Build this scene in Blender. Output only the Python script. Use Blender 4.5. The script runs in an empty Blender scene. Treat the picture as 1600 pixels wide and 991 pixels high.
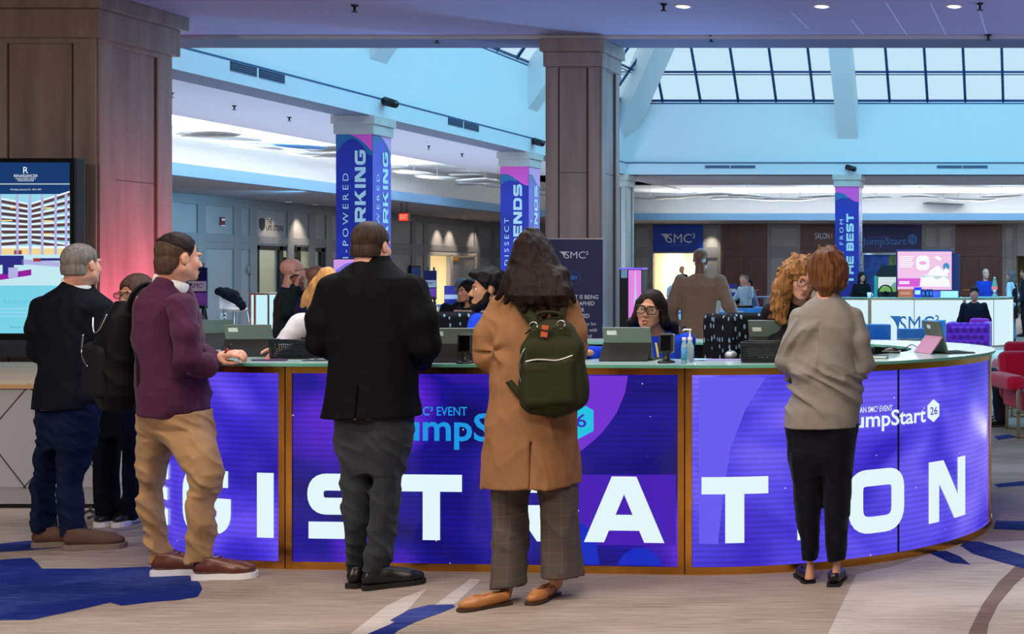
import bpy, bmesh, math, random
import numpy as np
from mathutils import Vector, Matrix
random.seed(7)
R_ = math.radians
SC = bpy.context.scene
COL = SC.collection
# ---------------------------------------------------------------- camera (shift lens, horizontal, looking along +Y)
FX, CX, CY, CAMH = 2100.0, 1660.0, 432.0, 1.55
cam = bpy.data.cameras.new('camera'); cam.sensor_width = 36.0; cam.lens = FX / 1600 * 36
cam.shift_x = -(CX - 800) / 1600; cam.shift_y = -(495.5 - CY) / 1600
cam.clip_start = 0.1; cam.clip_end = 300
camo = bpy.data.objects.new('camera', cam); COL.objects.link(camo)
camo.location = (0, 0, CAMH); camo.rotation_euler = (R_(90), 0, 0)
SC.camera = camo
def WX(x, Y): return (x - CX) * Y / FX
def WZ(y, Y): return CAMH - (y - CY) * Y / FX
def PT(x, y, Y): return Vector((WX(x, Y), Y, WZ(y, Y)))
# ---------------------------------------------------------------- exposure, sky, lamps
SC.view_settings.view_transform = 'Standard'; SC.view_settings.look = 'None'
SC.view_settings.exposure = 0.0; SC.view_settings.gamma = 1.0
SC.view_settings.use_curve_mapping = False
SC.cycles.use_denoising = True
SC.cycles.max_bounces = 8; SC.cycles.diffuse_bounces = 4; SC.cycles.transparent_max_bounces = 12
SC.cycles.sample_clamp_indirect = 4.0
wd = bpy.data.worlds.new('sky'); SC.world = wd; wd.use_nodes = True
wb = wd.node_tree.nodes['Background']; wb.inputs[0].default_value = (0.62, 0.86, 1.0, 1); wb.inputs[1].default_value = 0.95
def area(name, loc, size, rot, energy, color, sy=None, spread=180):
    l = bpy.data.lights.new(name, 'AREA'); l.energy = energy; l.color = color; l.size = size
    if sy: l.shape = 'RECTANGLE'; l.size_y = sy
    l.spread = R_(spread)
    o = bpy.data.objects.new(name, l); COL.objects.link(o); o.location = loc; o.rotation_euler = [R_(a) for a in rot]
    return o
def spot(name, loc, target, energy, color, ang=60, blend=0.6, rad=0.08):
    l = bpy.data.lights.new(name, 'SPOT'); l.energy = energy; l.color = color
    l.spot_size = R_(ang); l.spot_blend = blend; l.shadow_soft_size = rad
    o = bpy.data.objects.new(name, l); COL.objects.link(o); o.location = loc
    d = Vector(target) - Vector(loc); o.rotation_euler = d.to_track_quat('-Z', 'Y').to_euler()
    return o
BLUE = (0.10, 0.66, 1.0)
WARM = (1.0, 0.86, 0.72)
# daylight falling through the skylight into the atrium
area('daylight', (-2.5, 24, 9.2), 12, (0, 0, 0), 1350, BLUE, 14)
# hall lamps behind and above the camera (recessed ceiling lamps), aimed at the counter
area('hall_lamp', (-7.5, 1.2, 4.0), 0.7, (38, 0, -8), 210, WARM, 0.6)
area('hall_lamp', (-1.0, 2.2, 4.0), 1.0, (30, 0, 8), 100, WARM, 0.8)
area('hall_lamp', (-3.0, 4.6, 4.05), 7.0, (0, 0, 0), 225, WARM, 1.0)
area('hall_lamp', (-3.2, 8.4, 4.05), 4.6, (0, 0, 0), 190, (0.86, 0.93, 1.0), 1.4)
spot('pink_uplight', (-7.7, 12.8, 0.25), (-8.83, 12.8, 0.85), 520, (1.0, 0.09, 0.20), 100, 1.0)
# unseen upward fill near the floor, added to brighten the ceilings
area('unseen_ceiling_fill', (-5.0, 17.5, 0.1), 7.0, (180, 0, 0), 150, (0.34, 0.42, 1.0), 1.2)
spot('added_column_fill', (-2.6, 16.6, 0.15), (-4.94, 14.7, 2.6), 420, (0.25, 0.62, 1.0), 80, 1.0, .2)  # added spot, turns the bare column's right side blue
spot('unseen_lounge_light', (-1.5, 25.5, 5.9), (-1.5, 27.5, 0), 2600, (0.30, 0.62, 1.0), 95, 1.0, .5)  # added spot with no fitting, brightens the far lounge
area('unseen_ceiling_fill', (2.5, 12.5, 0.1), 3.0, (180, 0, 0), 80, (0.50, 0.48, 1.0), 1.2)
area('unseen_ceiling_fill', (-12.6, 25, 0.1), 1.0, (180, 0, 0), 330, (0.66, 0.78, 1.0), 16)
spot('added_blue_wall_fill', (-18.9, 33.5, 3.6), (-22.5, 35.0, 1.6), 750, (0.18, 0.62, 1.0), 110, 1.0, .2)  # added spot with no fitting, tints the left wall blue
# cove strips inside the ceiling recesses
area('cove_strip', (-18.3, 27.0, 3.98), 0.25, (180, 25, 0), 620, (0.93, 0.97, 1.0), 22)
area('cove_strip', (-14.4, 26.0, 4.15), 0.25, (180, -25, 0), 240, (0.93, 0.97, 1.0), 21)
area('cove_strip', (-2.0, 50.6, 3.98), 26, (205, 0, 0), 900, (0.93, 0.97, 1.0), 0.25)
area('cove_strip', (-0.0, 38.0, 4.15), 26, (155, 0, 0), 420, (0.93, 0.97, 1.0), 0.25)
area('aisle_lamp', (-16.5, 30, 4.5), 4.0, (0, 0, 0), 540, (0.80, 0.85, 1.0), 22)
area('aisle_lamp', (-2, 45, 4.5), 22, (0, 0, 0), 900, (0.66, 0.78, 1.0), 5)

# ---------------------------------------------------------------- materials
def lin(c):
    return tuple((v / 255 / 12.92) if v / 255 <= 0.04045 else ((v / 255 + 0.055) / 1.055) ** 2.4 for v in c)
MATS = {}
def mat(name, rgb=(128, 128, 128), rough=0.6, metal=0.0, emit=None, strength=1.0, bump=0.0, bscale=200.0, var=0.0, vscale=8.0,
        spec=0.5, trans=0.0, alpha=1.0, sheen=0.0, stretch=(1, 1, 1), coat=0.0):
    if name in MATS: return MATS[name]
    m = bpy.data.materials.new(name); m.use_nodes = True; nt = m.node_tree
    b = nt.nodes['Principled BSDF']; c = lin(rgb)
    b.inputs['Base Color'].default_value = (*c, 1); b.inputs['Roughness'].default_value = rough
    b.inputs['Metallic'].default_value = metal; b.inputs['Specular IOR Level'].default_value = spec
    b.inputs['Transmission Weight'].default_value = trans; b.inputs['Alpha'].default_value = alpha
    b.inputs['Sheen Weight'].default_value = sheen; b.inputs['Coat Weight'].default_value = coat
    if emit is not None:
        b.inputs['Emission Color'].default_value = (*lin(emit), 1); b.inputs['Emission Strength'].default_value = strength
    if bump or var:
        tc = nt.nodes.new('ShaderNodeTexCoord'); mp = nt.nodes.new('ShaderNodeMapping')
        mp.inputs['Scale'].default_value = stretch
        nt.links.new(tc.outputs['Object'], mp.inputs['Vector'])
        if bump:
            n = nt.nodes.new('ShaderNodeTexNoise'); n.inputs['Scale'].default_value = bscale; n.inputs['Detail'].default_value = 3
            nt.links.new(mp.outputs[0], n.inputs['Vector'])
            bp = nt.nodes.new('ShaderNodeBump'); bp.inputs['Strength'].default_value = bump; bp.inputs['Distance'].default_value = 0.01
            nt.links.new(n.outputs[0], bp.inputs['Height']); nt.links.new(bp.outputs[0], b.inputs['Normal'])
        if var:
            n2 = nt.nodes.new('ShaderNodeTexNoise'); n2.inputs['Scale'].default_value = vscale; n2.inputs['Detail'].default_value = 6
            nt.links.new(mp.outputs[0], n2.inputs['Vector'])
            cr = nt.nodes.new('ShaderNodeValToRGB')
            cr.color_ramp.elements[0].position = 0.3; cr.color_ramp.elements[1].position = 0.72
            cr.color_ramp.elements[0].color = (*[v * (1 - var) for v in c], 1)
            cr.color_ramp.elements[1].color = (*[min(1, v * (1 + var)) for v in c], 1)
            nt.links.new(n2.outputs[0], cr.inputs[0]); nt.links.new(cr.outputs[0], b.inputs['Base Color'])
    MATS[name] = m
    return m
def glow(name, rgb, s=1.0, rough=0.3):
    return mat(name, (8, 8, 10), rough, emit=rgb, strength=s, spec=0.2)

# ---------------------------------------------------------------- object helpers
def tag(o, label=None, cat=None, group=None, kind=None):
    if label: o['label'] = label
    if cat: o['category'] = cat
    if group: o['group'] = group
    if kind: o['kind'] = kind
    return o
def empty(name, loc, rz=0.0, label=None, cat=None, group=None):
    o = bpy.data.objects.new(name, None); COL.objects.link(o); o.location = loc; o.rotation_euler = (0, 0, rz)
    o.empty_display_size = 0.1
    return tag(o, label, cat, group)
def link(name, me, m, parent=None, smooth=False):
    o = bpy.data.objects.new(name, me); COL.objects.link(o)
    for mm in (m if isinstance(m, (list, tuple)) else [m]): me.materials.append(mm)
    if parent is not None: o.parent = parent
    if smooth:
        me.polygons.foreach_set('use_smooth', [True] * len(me.polygons))
    return o
class MB:
    """collects shapes in one bmesh and links them as one mesh object"""
    def __init__(s): s.b = bmesh.new(); s.mi = 0
    def _t(s, r):
        for f in r: f.material_index = s.mi
    def box(s, lo, hi, bev=0.0, M=None):
        lo, hi = Vector(lo), Vector(hi)
        r = bmesh.ops.create_cube(s.b, size=1.0)
        vs = r['verts']; c = (lo + hi) / 2; d = hi - lo
        for v in vs: v.co = Vector((v.co.x * d.x, v.co.y * d.y, v.co.z * d.z)) + c
        fs = set(f for v in vs for f in v.link_faces)
        if bev > 0:
            es = set(e for v in vs for e in v.link_edges)
            rb = bmesh.ops.bevel(s.b, geom=list(es), offset=min(bev, min(abs(d.x), abs(d.y), abs(d.z)) * 0.45), segments=2, affect='EDGES', profile=0.6)
            vs = list(set(v for f in rb['faces'] for v in f.verts) | set(v for v in vs if v.is_valid))
            fs = set(f for v in vs for f in v.link_faces)
        if M is not None:
            for v in vs: v.co = M @ v.co
        s._t(fs); return s
    def cbox(s, c, d, bev=0.0, M=None):
        c, d = Vector(c), Vector(d) / 2
        return s.box(c - d, c + d, bev, M)
    def tube(s, pts, r, n=8, cap=True):
        pts = [Vector(p) for p in pts]; rs = r if isinstance(r, (list, tuple)) else [r] * len(pts)
        rings = []; up = None
        for i, p in enumerate(pts):
            t = (pts[min(i + 1, len(pts) - 1)] - pts[max(i - 1, 0)]).normalized()
            if up is None:
                up = Vector((0, 0, 1)) if abs(t.z) < 0.9 else Vector((1, 0, 0))
            a = t.cross(up)
            if a.length < 1e-4: a = t.cross(Vector((0, 1, 0.3)))
            a.normalize(); bb = t.cross(a).normalized(); up = a.cross(t)
            rings.append([s.b.verts.new(p + rs[i] * (math.cos(2 * math.pi * k / n) * a + math.sin(2 * math.pi * k / n) * bb)) for k in range(n)])
        fs = []
        for A, B in zip(rings, rings[1:]):
            for k in range(n): fs.append(s.b.faces.new((A[k], A[(k + 1) % n], B[(k + 1) % n], B[k])))
        if cap:
            fs.append(s.b.faces.new(rings[0][::-1])); fs.append(s.b.faces.new(rings[-1]))
        for f in fs: f.smooth = True
        s._t(fs); return s
    def lathe(s, prof, c=(0, 0, 0), n=24, M=None):
        c = Vector(c); rings = []
        for r, z in prof:
            rings.append([s.b.verts.new(c + Vector((max(r, 1e-4) * math.cos(2 * math.pi * k / n), max(r, 1e-4) * math.sin(2 * math.pi * k / n), z))) for k in range(n)])
        fs = []
        for A, B in zip(rings, rings[1:]):
            for k in range(n): fs.append(s.b.faces.new((A[k], A[(k + 1) % n], B[(k + 1) % n], B[k])))
        fs.append(s.b.faces.new(rings[0][::-1])); fs.append(s.b.faces.new(rings[-1]))
        for f in fs: f.smooth = True
        if M is not None:
            for v in set(v for f in fs for v in f.verts): v.co = M @ v.co
        s._t(fs); return s
    def poly(s, pts, depth=None):
        """flat polygon, or a prism when a depth vector is given"""
        vs = [s.b.verts.new(Vector(p)) for p in pts]
        fs = [s.b.faces.new(vs)]
        if depth is not None:
            d = Vector(depth); ws = [s.b.verts.new(Vector(p) + d) for p in pts]
            fs.append(s.b.faces.new(ws[::-1])); n = len(vs)
            for k in range(n): fs.append(s.b.faces.new((vs[(k + 1) % n], vs[k], ws[k], ws[(k + 1) % n])))
        s._t(fs); return s
    def grid(s, rows, close=False):
        g = [[s.b.verts.new(Vector(p)) for p in r] for r in rows]; fs = []
        for A, B in zip(g, g[1:]):
            m = len(A)
            for k in range(m if close else m - 1): fs.append(s.b.faces.new((A[k], A[(k + 1) % m], B[(k + 1) % m], B[k])))
        for f in fs: f.smooth = True
        s._t(fs); return s
    def sphere(s, c, r, sc=(1, 1, 1), n=16, M=None):
        rr = bmesh.ops.create_uvsphere(s.b, u_segments=n, v_segments=max(6, n // 2), radius=r)
        c = Vector(c)
        for v in rr['verts']:
            v.co = Vector((v.co.x * sc[0], v.co.y * sc[1], v.co.z * sc[2]))
            if M is not None: v.co = M @ v.co
            v.co += c
        fs = set(f for v in rr['verts'] for f in v.link_faces)
        for f in fs: f.smooth = True
        s._t(fs); return s
    def slot(s, i): s.mi = i; return s
    def map(s, fn):
        for v in s.b.verts: v.co = Vector(fn(v.co))
        return s
    def slice_x(s, step):
        xs = [v.co.x for v in s.b.verts]
        x = math.floor(min(xs) / step) * step + step
        while x < max(xs):
            bmesh.ops.bisect_plane(s.b, geom=s.b.verts[:] + s.b.edges[:] + s.b.faces[:], plane_co=(x, 0, 0), plane_no=(1, 0, 0))
            x += step
        return s
    def build(s, name, m, parent=None, fixn=True):
        if fixn: bmesh.ops.recalc_face_normals(s.b, faces=s.b.faces[:])
        me = bpy.data.meshes.new(name); s.b.to_mesh(me); s.b.free()
        return link(name, me, m, parent)
def copy_tree(o, parent=None):
    c = o.copy(); COL.objects.link(c); c.parent = parent
    for ch in list(o.children): copy_tree(ch, c)
    return c
def rotz(a): return Matrix.Rotation(a, 4, 'Z')
# ---------------------------------------------------------------- lettering
def text_bm(body, size=1.0, bold=0.0, spacing=1.0, sx=1.0, extrude=0.0, align='LEFT', res=3):
    cu = bpy.data.curves.new('t', 'FONT'); cu.body = body; cu.size = size; cu.offset = bold; cu.space_character = spacing
    cu.extrude = extrude; cu.align_x = align; cu.resolution_u = res
    o = bpy.data.objects.new('t', cu); COL.objects.link(o)
    dg = bpy.context.evaluated_depsgraph_get(); me = bpy.data.meshes.new_from_object(o.evaluated_get(dg))
    mb = MB(); mb.b.from_mesh(me); bpy.data.objects.remove(o); bpy.data.curves.remove(cu); bpy.data.meshes.remove(me)
    for v in mb.b.verts: v.co.x *= sx
    return mb
def frame_map(origin, xdir, up):
    """letters laid in (x, y) land on a plane given by two directions; depth comes towards the reader"""
    o, xd, u = Vector(origin), Vector(xdir).normalized(), Vector(up).normalized()
    n = xd.cross(u)
    return lambda c: o + c.x * xd + c.y * u + c.z * n
def fit(mb, w=None, h=None, cx=None, x0=None, y0=None):
    xs = [v.co.x for v in mb.b.verts]; ys = [v.co.y for v in mb.b.verts]
    kx = w / (max(xs) - min(xs)) if w else None; ky = h / (max(ys) - min(ys)) if h else None
    kx = kx or ky or 1; ky = ky or kx
    for v in mb.b.verts:
        v.co.x = (v.co.x - min(xs)) * kx; v.co.y = (v.co.y - min(ys)) * ky
    dx = x0 if x0 is not None else (cx - (max(xs) - min(xs)) * kx / 2 if cx is not None else 0)
    for v in mb.b.verts: v.co.x += dx; v.co.y += (y0 or 0)
    return mb
def lettering(name, body, origin, xdir, up, m, parent, w=None, h=None, cx=None, x0=None, bold=0.0, spacing=1.0, ext=0.0015):
    mb = text_bm(body, 1.0, bold, spacing)
    fit(mb, w, h, cx, x0); mb.map(frame_map(origin, xdir, up))
    return mb.build(name, m, parent, fixn=False)
def fillet(pts, r, n=6):
    out = []
    pts = [Vector((p[0], p[1], 0)) for p in pts]
    for i, p in enumerate(pts):
        if i == 0 or i == len(pts) - 1: out.append(p); continue
        a, b = (pts[i - 1] - p), (pts[i + 1] - p); la, lb = a.length, b.length
        a.normalize(); b.normalize(); q = min(r, la * 0.5, lb * 0.5)
        if a.dot(b) < -0.98: out.append(p); continue
        for k in range(n + 1):
            t = k / n
            out.append((p + a * q) * (1 - t) ** 2 + p * 2 * t * (1 - t) + (p + b * q) * t ** 2)
    return out
T_ = 0.26
def strip(mb, pts, w=T_, r=0.2):
    P0 = fillet(pts, r); P = [P0[0]]; L, Rr = [], []
    for p in P0[1:]:
        if (p - P[-1]).length > 0.012: P.append(p)
    for i, p in enumerate(P):
        if i == 0: d = P[1] - p
        elif i == len(P) - 1: d = p - P[i - 1]
        else: d = (P[i + 1] - p).normalized() + (p - P[i - 1]).normalized()
        d.normalize(); nn = Vector((-d.y, d.x, 0)); k = 1.0
        if 0 < i < len(P) - 1:
            dd = (P[i + 1] - p).normalized(); k = 1 / max(0.5, abs(nn.dot(Vector((-dd.y, dd.x, 0)))))
        L.append(p + nn * w / 2 * k); Rr.append(p - nn * w / 2 * k)
    for i in range(len(P) - 1):
        vs = [mb.b.verts.new(v) for v in (Rr[i], Rr[i + 1], L[i + 1], L[i])]
        mb.b.faces.new(vs).material_index = mb.mi
def glyph(mb, ch, x, h, W=None):
    """wide heavy square-round capitals; returns advance"""
    g = MB(); w = {'I': 0.26, 'T': 1.02, 'A': 1.24, 'N': 1.05, 'K': 1.05, 'E': 0.95, 'B': 1.0, 'H': 1.05}.get(ch, 1.05); t = T_ / 2
    lo, hi, l, r = t, 1 - t, t, w - t
    def S(p, **k):
        n0 = len(g.b.verts); strip(g, p, **k); g.b.verts.ensure_lookup_table()
        for v in g.b.verts[n0:]: v.co.z = 0.0006 * S.n
        S.n += 1
    S.n = 0
    def Q(*p): g.b.faces.new([g.b.verts.new((a, b, 0.0006 * S.n)) for a, b in p]); S.n += 1
    if ch == 'I': S([(l, 0), (l, 1)])
    elif ch == 'T': S([(0, hi), (w, hi)]); S([(w / 2, 0), (w / 2, hi)], w=0.29)
    elif ch == 'E': S([(l, 0), (l, 1)]); S([(0, hi), (w, hi)]); S([(0, 0.5), (w * 0.95, 0.5)], w=0.2); S([(0, lo), (w, lo)])
    elif ch == 'H': S([(l, 0), (l, 1)]); S([(r, 0), (r, 1)]); S([(l, .5), (r, .5)])
    elif ch == 'O': S([(w / 2, hi), (l, hi), (l, lo), (r, lo), (r, hi), (w / 2, hi)], r=0.26)
    elif ch == 'D': S([(0, hi), (r, hi), (r, lo), (0, lo)], r=0.26); S([(l, 0), (l, 1)])
    elif ch == 'S': S([(w - 0.06, hi), (l, hi), (l, 0.5), (r, 0.5), (r, lo), (0.02, lo)], r=0.19)
    elif ch == 'G': S([(w - 0.05, hi), (l, hi), (l, lo), (r, lo), (r, 0.56)], r=0.24); S([(w * 0.52, 0.47), (w, 0.47)], w=0.2)
    elif ch == 'R': S([(l, 0), (l, 1)]); S([(0, hi), (r, hi), (r, 0.42), (l, 0.42)], r=0.2); Q((0.40 * w, .42), (0.40 * w + .33, .42), (w + .02, 0), (w - .33, 0))
    elif ch == 'B': S([(l, 0), (l, 1)]); S([(0, hi), (r - .03, hi), (r - .03, 0.5), (l, 0.5)], r=0.18); S([(0, lo), (r, lo), (r, 0.5), (l, 0.5)], r=0.18)
    elif ch == 'N': S([(l, 0), (l, 1)]); S([(r, 0), (r, 1)]); Q((0, 1), (0.37, 1), (w, 0), (w - 0.37, 0))
    elif ch == 'K': S([(l, 0), (l, 1)]); Q((0.2, .34), (w - .36, 1), (w, 1), (0.3, .34)); Q((0.36, .58), (0.62, .72), (w + .03, 0), (w - .34, 0))
    elif ch == 'A':
        for q in ([(0, 0), (0.31, 0), (0.735, 1), (0.43, 1)], [(w, 0), (w - 0.31, 0), (w - 0.735, 1), (w - 0.43, 1)], [(0.3, 0.18), (w - 0.3, 0.18), (w - 0.38, 0.42), (0.38, 0.42)]):
            zq = 0.0006 * S.n; S.n += 1; g.b.faces.new([g.b.verts.new((a, b, zq)) for a, b in q])
    k = (W / (w * h)) if W else 1.0
    for f in g.b.faces:
        nf = mb.b.faces.new([mb.b.verts.new((x + v.co.x * h * k, v.co.y * h, v.co.z)) for v in f.verts]); nf.material_index = mb.mi
    g.b.free()
    return w * h * k
def swoosh_logo(mb, h):
    """little swooping triangle mark and the three letters with a raised 3, cap height h"""
    pts = [(0, h), (0.85 * h, h), (0.62 * h, 0.0), (0.56 * h, 0.35 * h), (0.42 * h, 0.62 * h), (0.25 * h, 0.82 * h)]
    mb.b.faces.new([mb.b.verts.new((a, b, 0)) for a, b in pts])
    t = fit(text_bm('SMC', 1.0), None, h, x0=0.75 * h)
    t3 = fit(text_bm('3', 1.0, 0.01), None, h * 0.55)
    xe = max(v.co.x for v in t.b.verts)
    for v in t3.b.verts: v.co.x += xe + 0.08 * h; v.co.y += h * 0.5
    for q in (t, t3):
        for f in q.b.faces: mb.b.faces.new([mb.b.verts.new(v.co) for v in f.verts])
        q.b.free()
    return mb
# ================================================================ THE SETTING
def struct(o): o['kind'] = 'structure'; return o
M_wallw = mat('white_wall', (222, 226, 230), 0.75, bump=0.03, bscale=60)
M_ceil = mat('ceiling_paint', (176, 172, 206), 0.85, bump=0.05, bscale=90)
M_cove = mat('cove_paint', (238, 240, 240), 0.85)
M_shadow_line = mat('painted_shadow_line', (40, 80, 130), 0.6)
M_pan = mat('panelled_wall_paint', (146, 146, 148), 0.6, var=0.06, vscale=1.2)
M_pan2 = mat('wall_moulding_paint', (124, 126, 130), 0.55)
M_wood = mat('mahogany', (74, 34, 32), 0.35, var=0.3, vscale=2.0, stretch=(6, 6, 0.4))
M_dark = mat('dark_metal', (24, 27, 32), 0.45, 0.3)
M_black = mat('black_plastic', (14, 15, 17), 0.45)
M_sky_fr = mat('skylight_frame', (30, 70, 130), 0.4, 0.3)
M_steel = mat('brushed_steel', (170, 175, 180), 0.3, 1.0)
M_white = mat('white_plastic', (235, 236, 238), 0.4)
# carpet
def carpet(name, c1, c2, sc, p0=.38, p1=.58):
    m = bpy.data.materials.new(name); m.use_nodes = True; nt = m.node_tree; b = nt.nodes['Principled BSDF']
    b.inputs['Roughness'].default_value = 0.95; b.inputs['Specular IOR Level'].default_value = 0.1
    tc = nt.nodes.new('ShaderNodeTexCoord'); mp = nt.nodes.new('ShaderNodeMapping'); mp.inputs['Scale'].default_value = (1.1, 22, 1)
    n = nt.nodes.new('ShaderNodeTexNoise'); n.inputs['Scale'].default_value = sc; n.inputs['Detail'].default_value = 6; n.inputs['Roughness'].default_value = 0.7
    mp2 = nt.nodes.new('ShaderNodeMapping'); mp2.inputs['Scale'].default_value = (0.5, 0.9, 1)
    n2 = nt.nodes.new('ShaderNodeTexNoise'); n2.inputs['Scale'].default_value = 1.6; n2.inputs['Detail'].default_value = 4
    mx = nt.nodes.new('ShaderNodeMix'); mx.data_type = 'FLOAT'; mx.inputs[0].default_value = 0.45
    cr = nt.nodes.new('ShaderNodeValToRGB'); e = cr.color_ramp.elements
    e[0].position = p0; e[0].color = (*lin(c1), 1); e[1].position = p1; e[1].color = (*lin(c2), 1)
    L = nt.links.new
    L(tc.outputs['Object'], mp.inputs[0]); L(mp.outputs[0], n.inputs['Vector']); L(tc.outputs['Object'], mp2.inputs[0]); L(mp2.outputs[0], n2.inputs['Vector'])
    L(n.outputs[0], mx.inputs[2]); L(n2.outputs[0], mx.inputs[3]); L(mx.outputs[0], cr.inputs[0]); L(cr.outputs[0], b.inputs['Base Color'])
    bp = nt.nodes.new('ShaderNodeBump'); bp.inputs['Strength'].default_value = 0.25; bp.inputs['Distance'].default_value = 0.004
    L(n.outputs[0], bp.inputs['Height']); L(bp.outputs[0], b.inputs['Normal'])
    return m
C_beige = carpet('carpet_beige', (116, 103, 94), (164, 150, 140), 3.0)
C_blue = carpet('carpet_blue', (12, 28, 96), (84, 98, 168), 6.0, .47, .66)
C_pale = carpet('carpet_pale', (146, 138, 134), (192, 185, 181), 3.0)
C_brown = carpet('carpet_brown', (96, 82, 80), (130, 114, 110), 3.0)
def FP(x, y, z=0.0): Y = FX * CAMH / (y - CY); return (WX(x, Y), Y, z)
fb = MB()
fb.poly([(-22.5, -6, 0), (14, -6, 0), (14, 54.5, 0), (-22.5, 54.5, 0)])
def patch(pts, slot, z):
    fb.slot(slot); fb.poly([FP(x, y, z) for x, y in pts])
patch([(0, 875), (48, 872), (58, 880), (66, 889), (150, 889), (230, 886), (285, 894), (312, 911), (316, 921), (309, 933), (280, 938), (240, 941), (190, 947), (172, 942), (130, 952), (50, 969), (-120, 972), (-160, 880)], 1, 0.0012)
patch([(-90, 858), (0, 850), (45, 845), (96, 849), (94, 856), (50, 860), (0, 863), (-80, 872)], 1, 0.0012)
patch([(708, 945), (711, 949), (690, 958), (650, 972), (622, 986), (600, 1004), (540, 1012), (575, 991), (617, 973), (609, 970), (640, 953), (670, 946)], 1, 0.0016)
patch([(628, 935), (668, 920), (640, 950), (600, 985), (570, 1012), (520, 1012), (562, 980), (600, 950)], 2, 0.0012)
patch([(735, 905), (752, 906), (715, 940), (690, 958), (665, 958), (690, 938)], 2, 0.0008)
patch([(1338, 898), (1400, 884), (1500, 850), (1600, 845), (1760, 850), (1800, 1030), (1275, 1030)], 2, 0.0006)
patch([(1592, 880), (1625, 880), (1585, 915), (1560, 945), (1545, 975), (1535, 1030), (1500, 1030), (1515, 985), (1535, 945), (1560, 910)], 3, 0.0010)
patch([(1500, 853), (1512, 846), (1532, 847), (1600, 868), (1660, 884), (1660, 905), (1600, 889), (1560, 878), (1520, 866)], 1, 0.0012)
patch([(1448, 863), (1478, 861), (1500, 870), (1517, 883), (1485, 880)], 1, 0.0012)
patch([(1556, 814), (1600, 815), (1680, 812), (1680, 828), (1600, 829), (1552, 827)], 1, 0.0012)
patch([(1553, 757), (1600, 752), (1600, 759), (1560, 762)], 1, 0.0012)
patch([(1552, 682), (1575, 679), (1592, 683), (1560, 688)], 1, 0.0012)
patch([(1551, 601), (1566, 600), (1574, 605), (1565, 612), (1551, 614)], 1, 0.0012)
patch([(1552, 570), (1575, 560), (1590, 563), (1560, 576)], 1, 0.0012)
patch([(1545, 548), (1590, 546), (1600, 550), (1555, 556)], 2, 0.0012)
floor = struct(fb.build('floor', [C_beige, C_blue, C_pale, C_brown]))

# ---- front hall ceiling and the beams round the atrium
ZB, ZT = 4.09, 4.385
b = MB(); b.box((-22.5, -6, 4.13), (14, 14.38, 4.3))
b.slot(1)
for x0, y0, x1, y1 in ((1332, 30, 1349, 55), (1386, 4, 1416, 55), (1458, 4, 1477, 55), (1530, 4, 1541, 55), (1240, 20, 1262, 45)):
    a = [2100 * 2.58 / (432 - y) for y in (y0, y1)]; p = [WX(x0, a[0]), WX(x1, a[1])]
    b.box((min(p) , a[0], 4.127), (min(p) + 0.018, a[1], 4.1302))
struct(b.build('ceiling', [M_ceil, mat('ceiling_seam_strip', (200, 215, 240), 0.5)]))
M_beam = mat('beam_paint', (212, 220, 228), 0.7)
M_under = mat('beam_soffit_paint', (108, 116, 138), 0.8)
def beam(name, lo, hi):
    b = MB(); b.box(lo, hi); o = b.build(name, [M_beam, M_under])
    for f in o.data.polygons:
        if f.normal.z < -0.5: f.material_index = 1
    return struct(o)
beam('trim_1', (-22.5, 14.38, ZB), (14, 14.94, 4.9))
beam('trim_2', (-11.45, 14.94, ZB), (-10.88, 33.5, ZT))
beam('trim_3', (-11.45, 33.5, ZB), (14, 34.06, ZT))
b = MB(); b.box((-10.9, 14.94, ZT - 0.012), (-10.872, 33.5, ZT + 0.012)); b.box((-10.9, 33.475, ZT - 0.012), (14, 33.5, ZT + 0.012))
struct(b.build('shadow_line_strip', M_shadow_line))  # dark strip painted in for the shadow line along the beam top
# upper atrium walls
ZW = 5.94
b = MB(); b.box((-11.3, 14.94, ZT), (-10.93, 33.6, ZW)); struct(b.build('wall_left_upper', M_wallw))
b = MB(); b.box((-11.3, 33.55, ZT), (14, 33.9, ZW)); struct(b.build('wall_back_upper', M_wallw))
b = MB(); b.box((-11.3, 14.5, 4.9), (14, 14.94, ZW)); struct(b.build('wall_front_upper', M_wallw))
# skylight glazing, leaning inwards: frame bars and panes
SLY, SLZ = -0.85, 1.22
def thin_glass():
    m = bpy.data.materials.new('skylight_glass'); m.use_nodes = True; nt = m.node_tree; nt.nodes.clear()
    o = nt.nodes.new('ShaderNodeOutputMaterial'); t = nt.nodes.new('ShaderNodeBsdfTransparent'); t.inputs[0].default_value = (0.97, 0.985, 1, 1)
    g = nt.nodes.new('ShaderNodeBsdfTranslucent'); g.inputs[0].default_value = (0.95, 0.97, 1, 1)
    mx = nt.nodes.new('ShaderNodeMixShader'); mx.inputs[0].default_value = 0.3
    tc = nt.nodes.new('ShaderNodeTexCoord'); mp = nt.nodes.new('ShaderNodeMapping'); mp.inputs['Scale'].default_value = (0.6, 0.6, 6)
    n = nt.nodes.new('ShaderNodeTexNoise'); n.inputs['Scale'].default_value = 2.0; n.inputs['Detail'].default_value = 5
    mr = nt.nodes.new('ShaderNodeMapRange'); mr.inputs[3].default_value = 0.1; mr.inputs[4].default_value = 0.42
    L = nt.links.new; L(tc.outputs['Object'], mp.inputs[0]); L(mp.outputs[0], n.inputs['Vector']); L(n.outputs[0], mr.inputs[0]); L(mr.outputs[0], mx.inputs[0])
    L(t.outputs[0], mx.inputs[1]); L(g.outputs[0], mx.inputs[2]); L(mx.outputs[0], o.inputs[0])
    return m
M_pane = thin_glass()
KROW = 0.53
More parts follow.
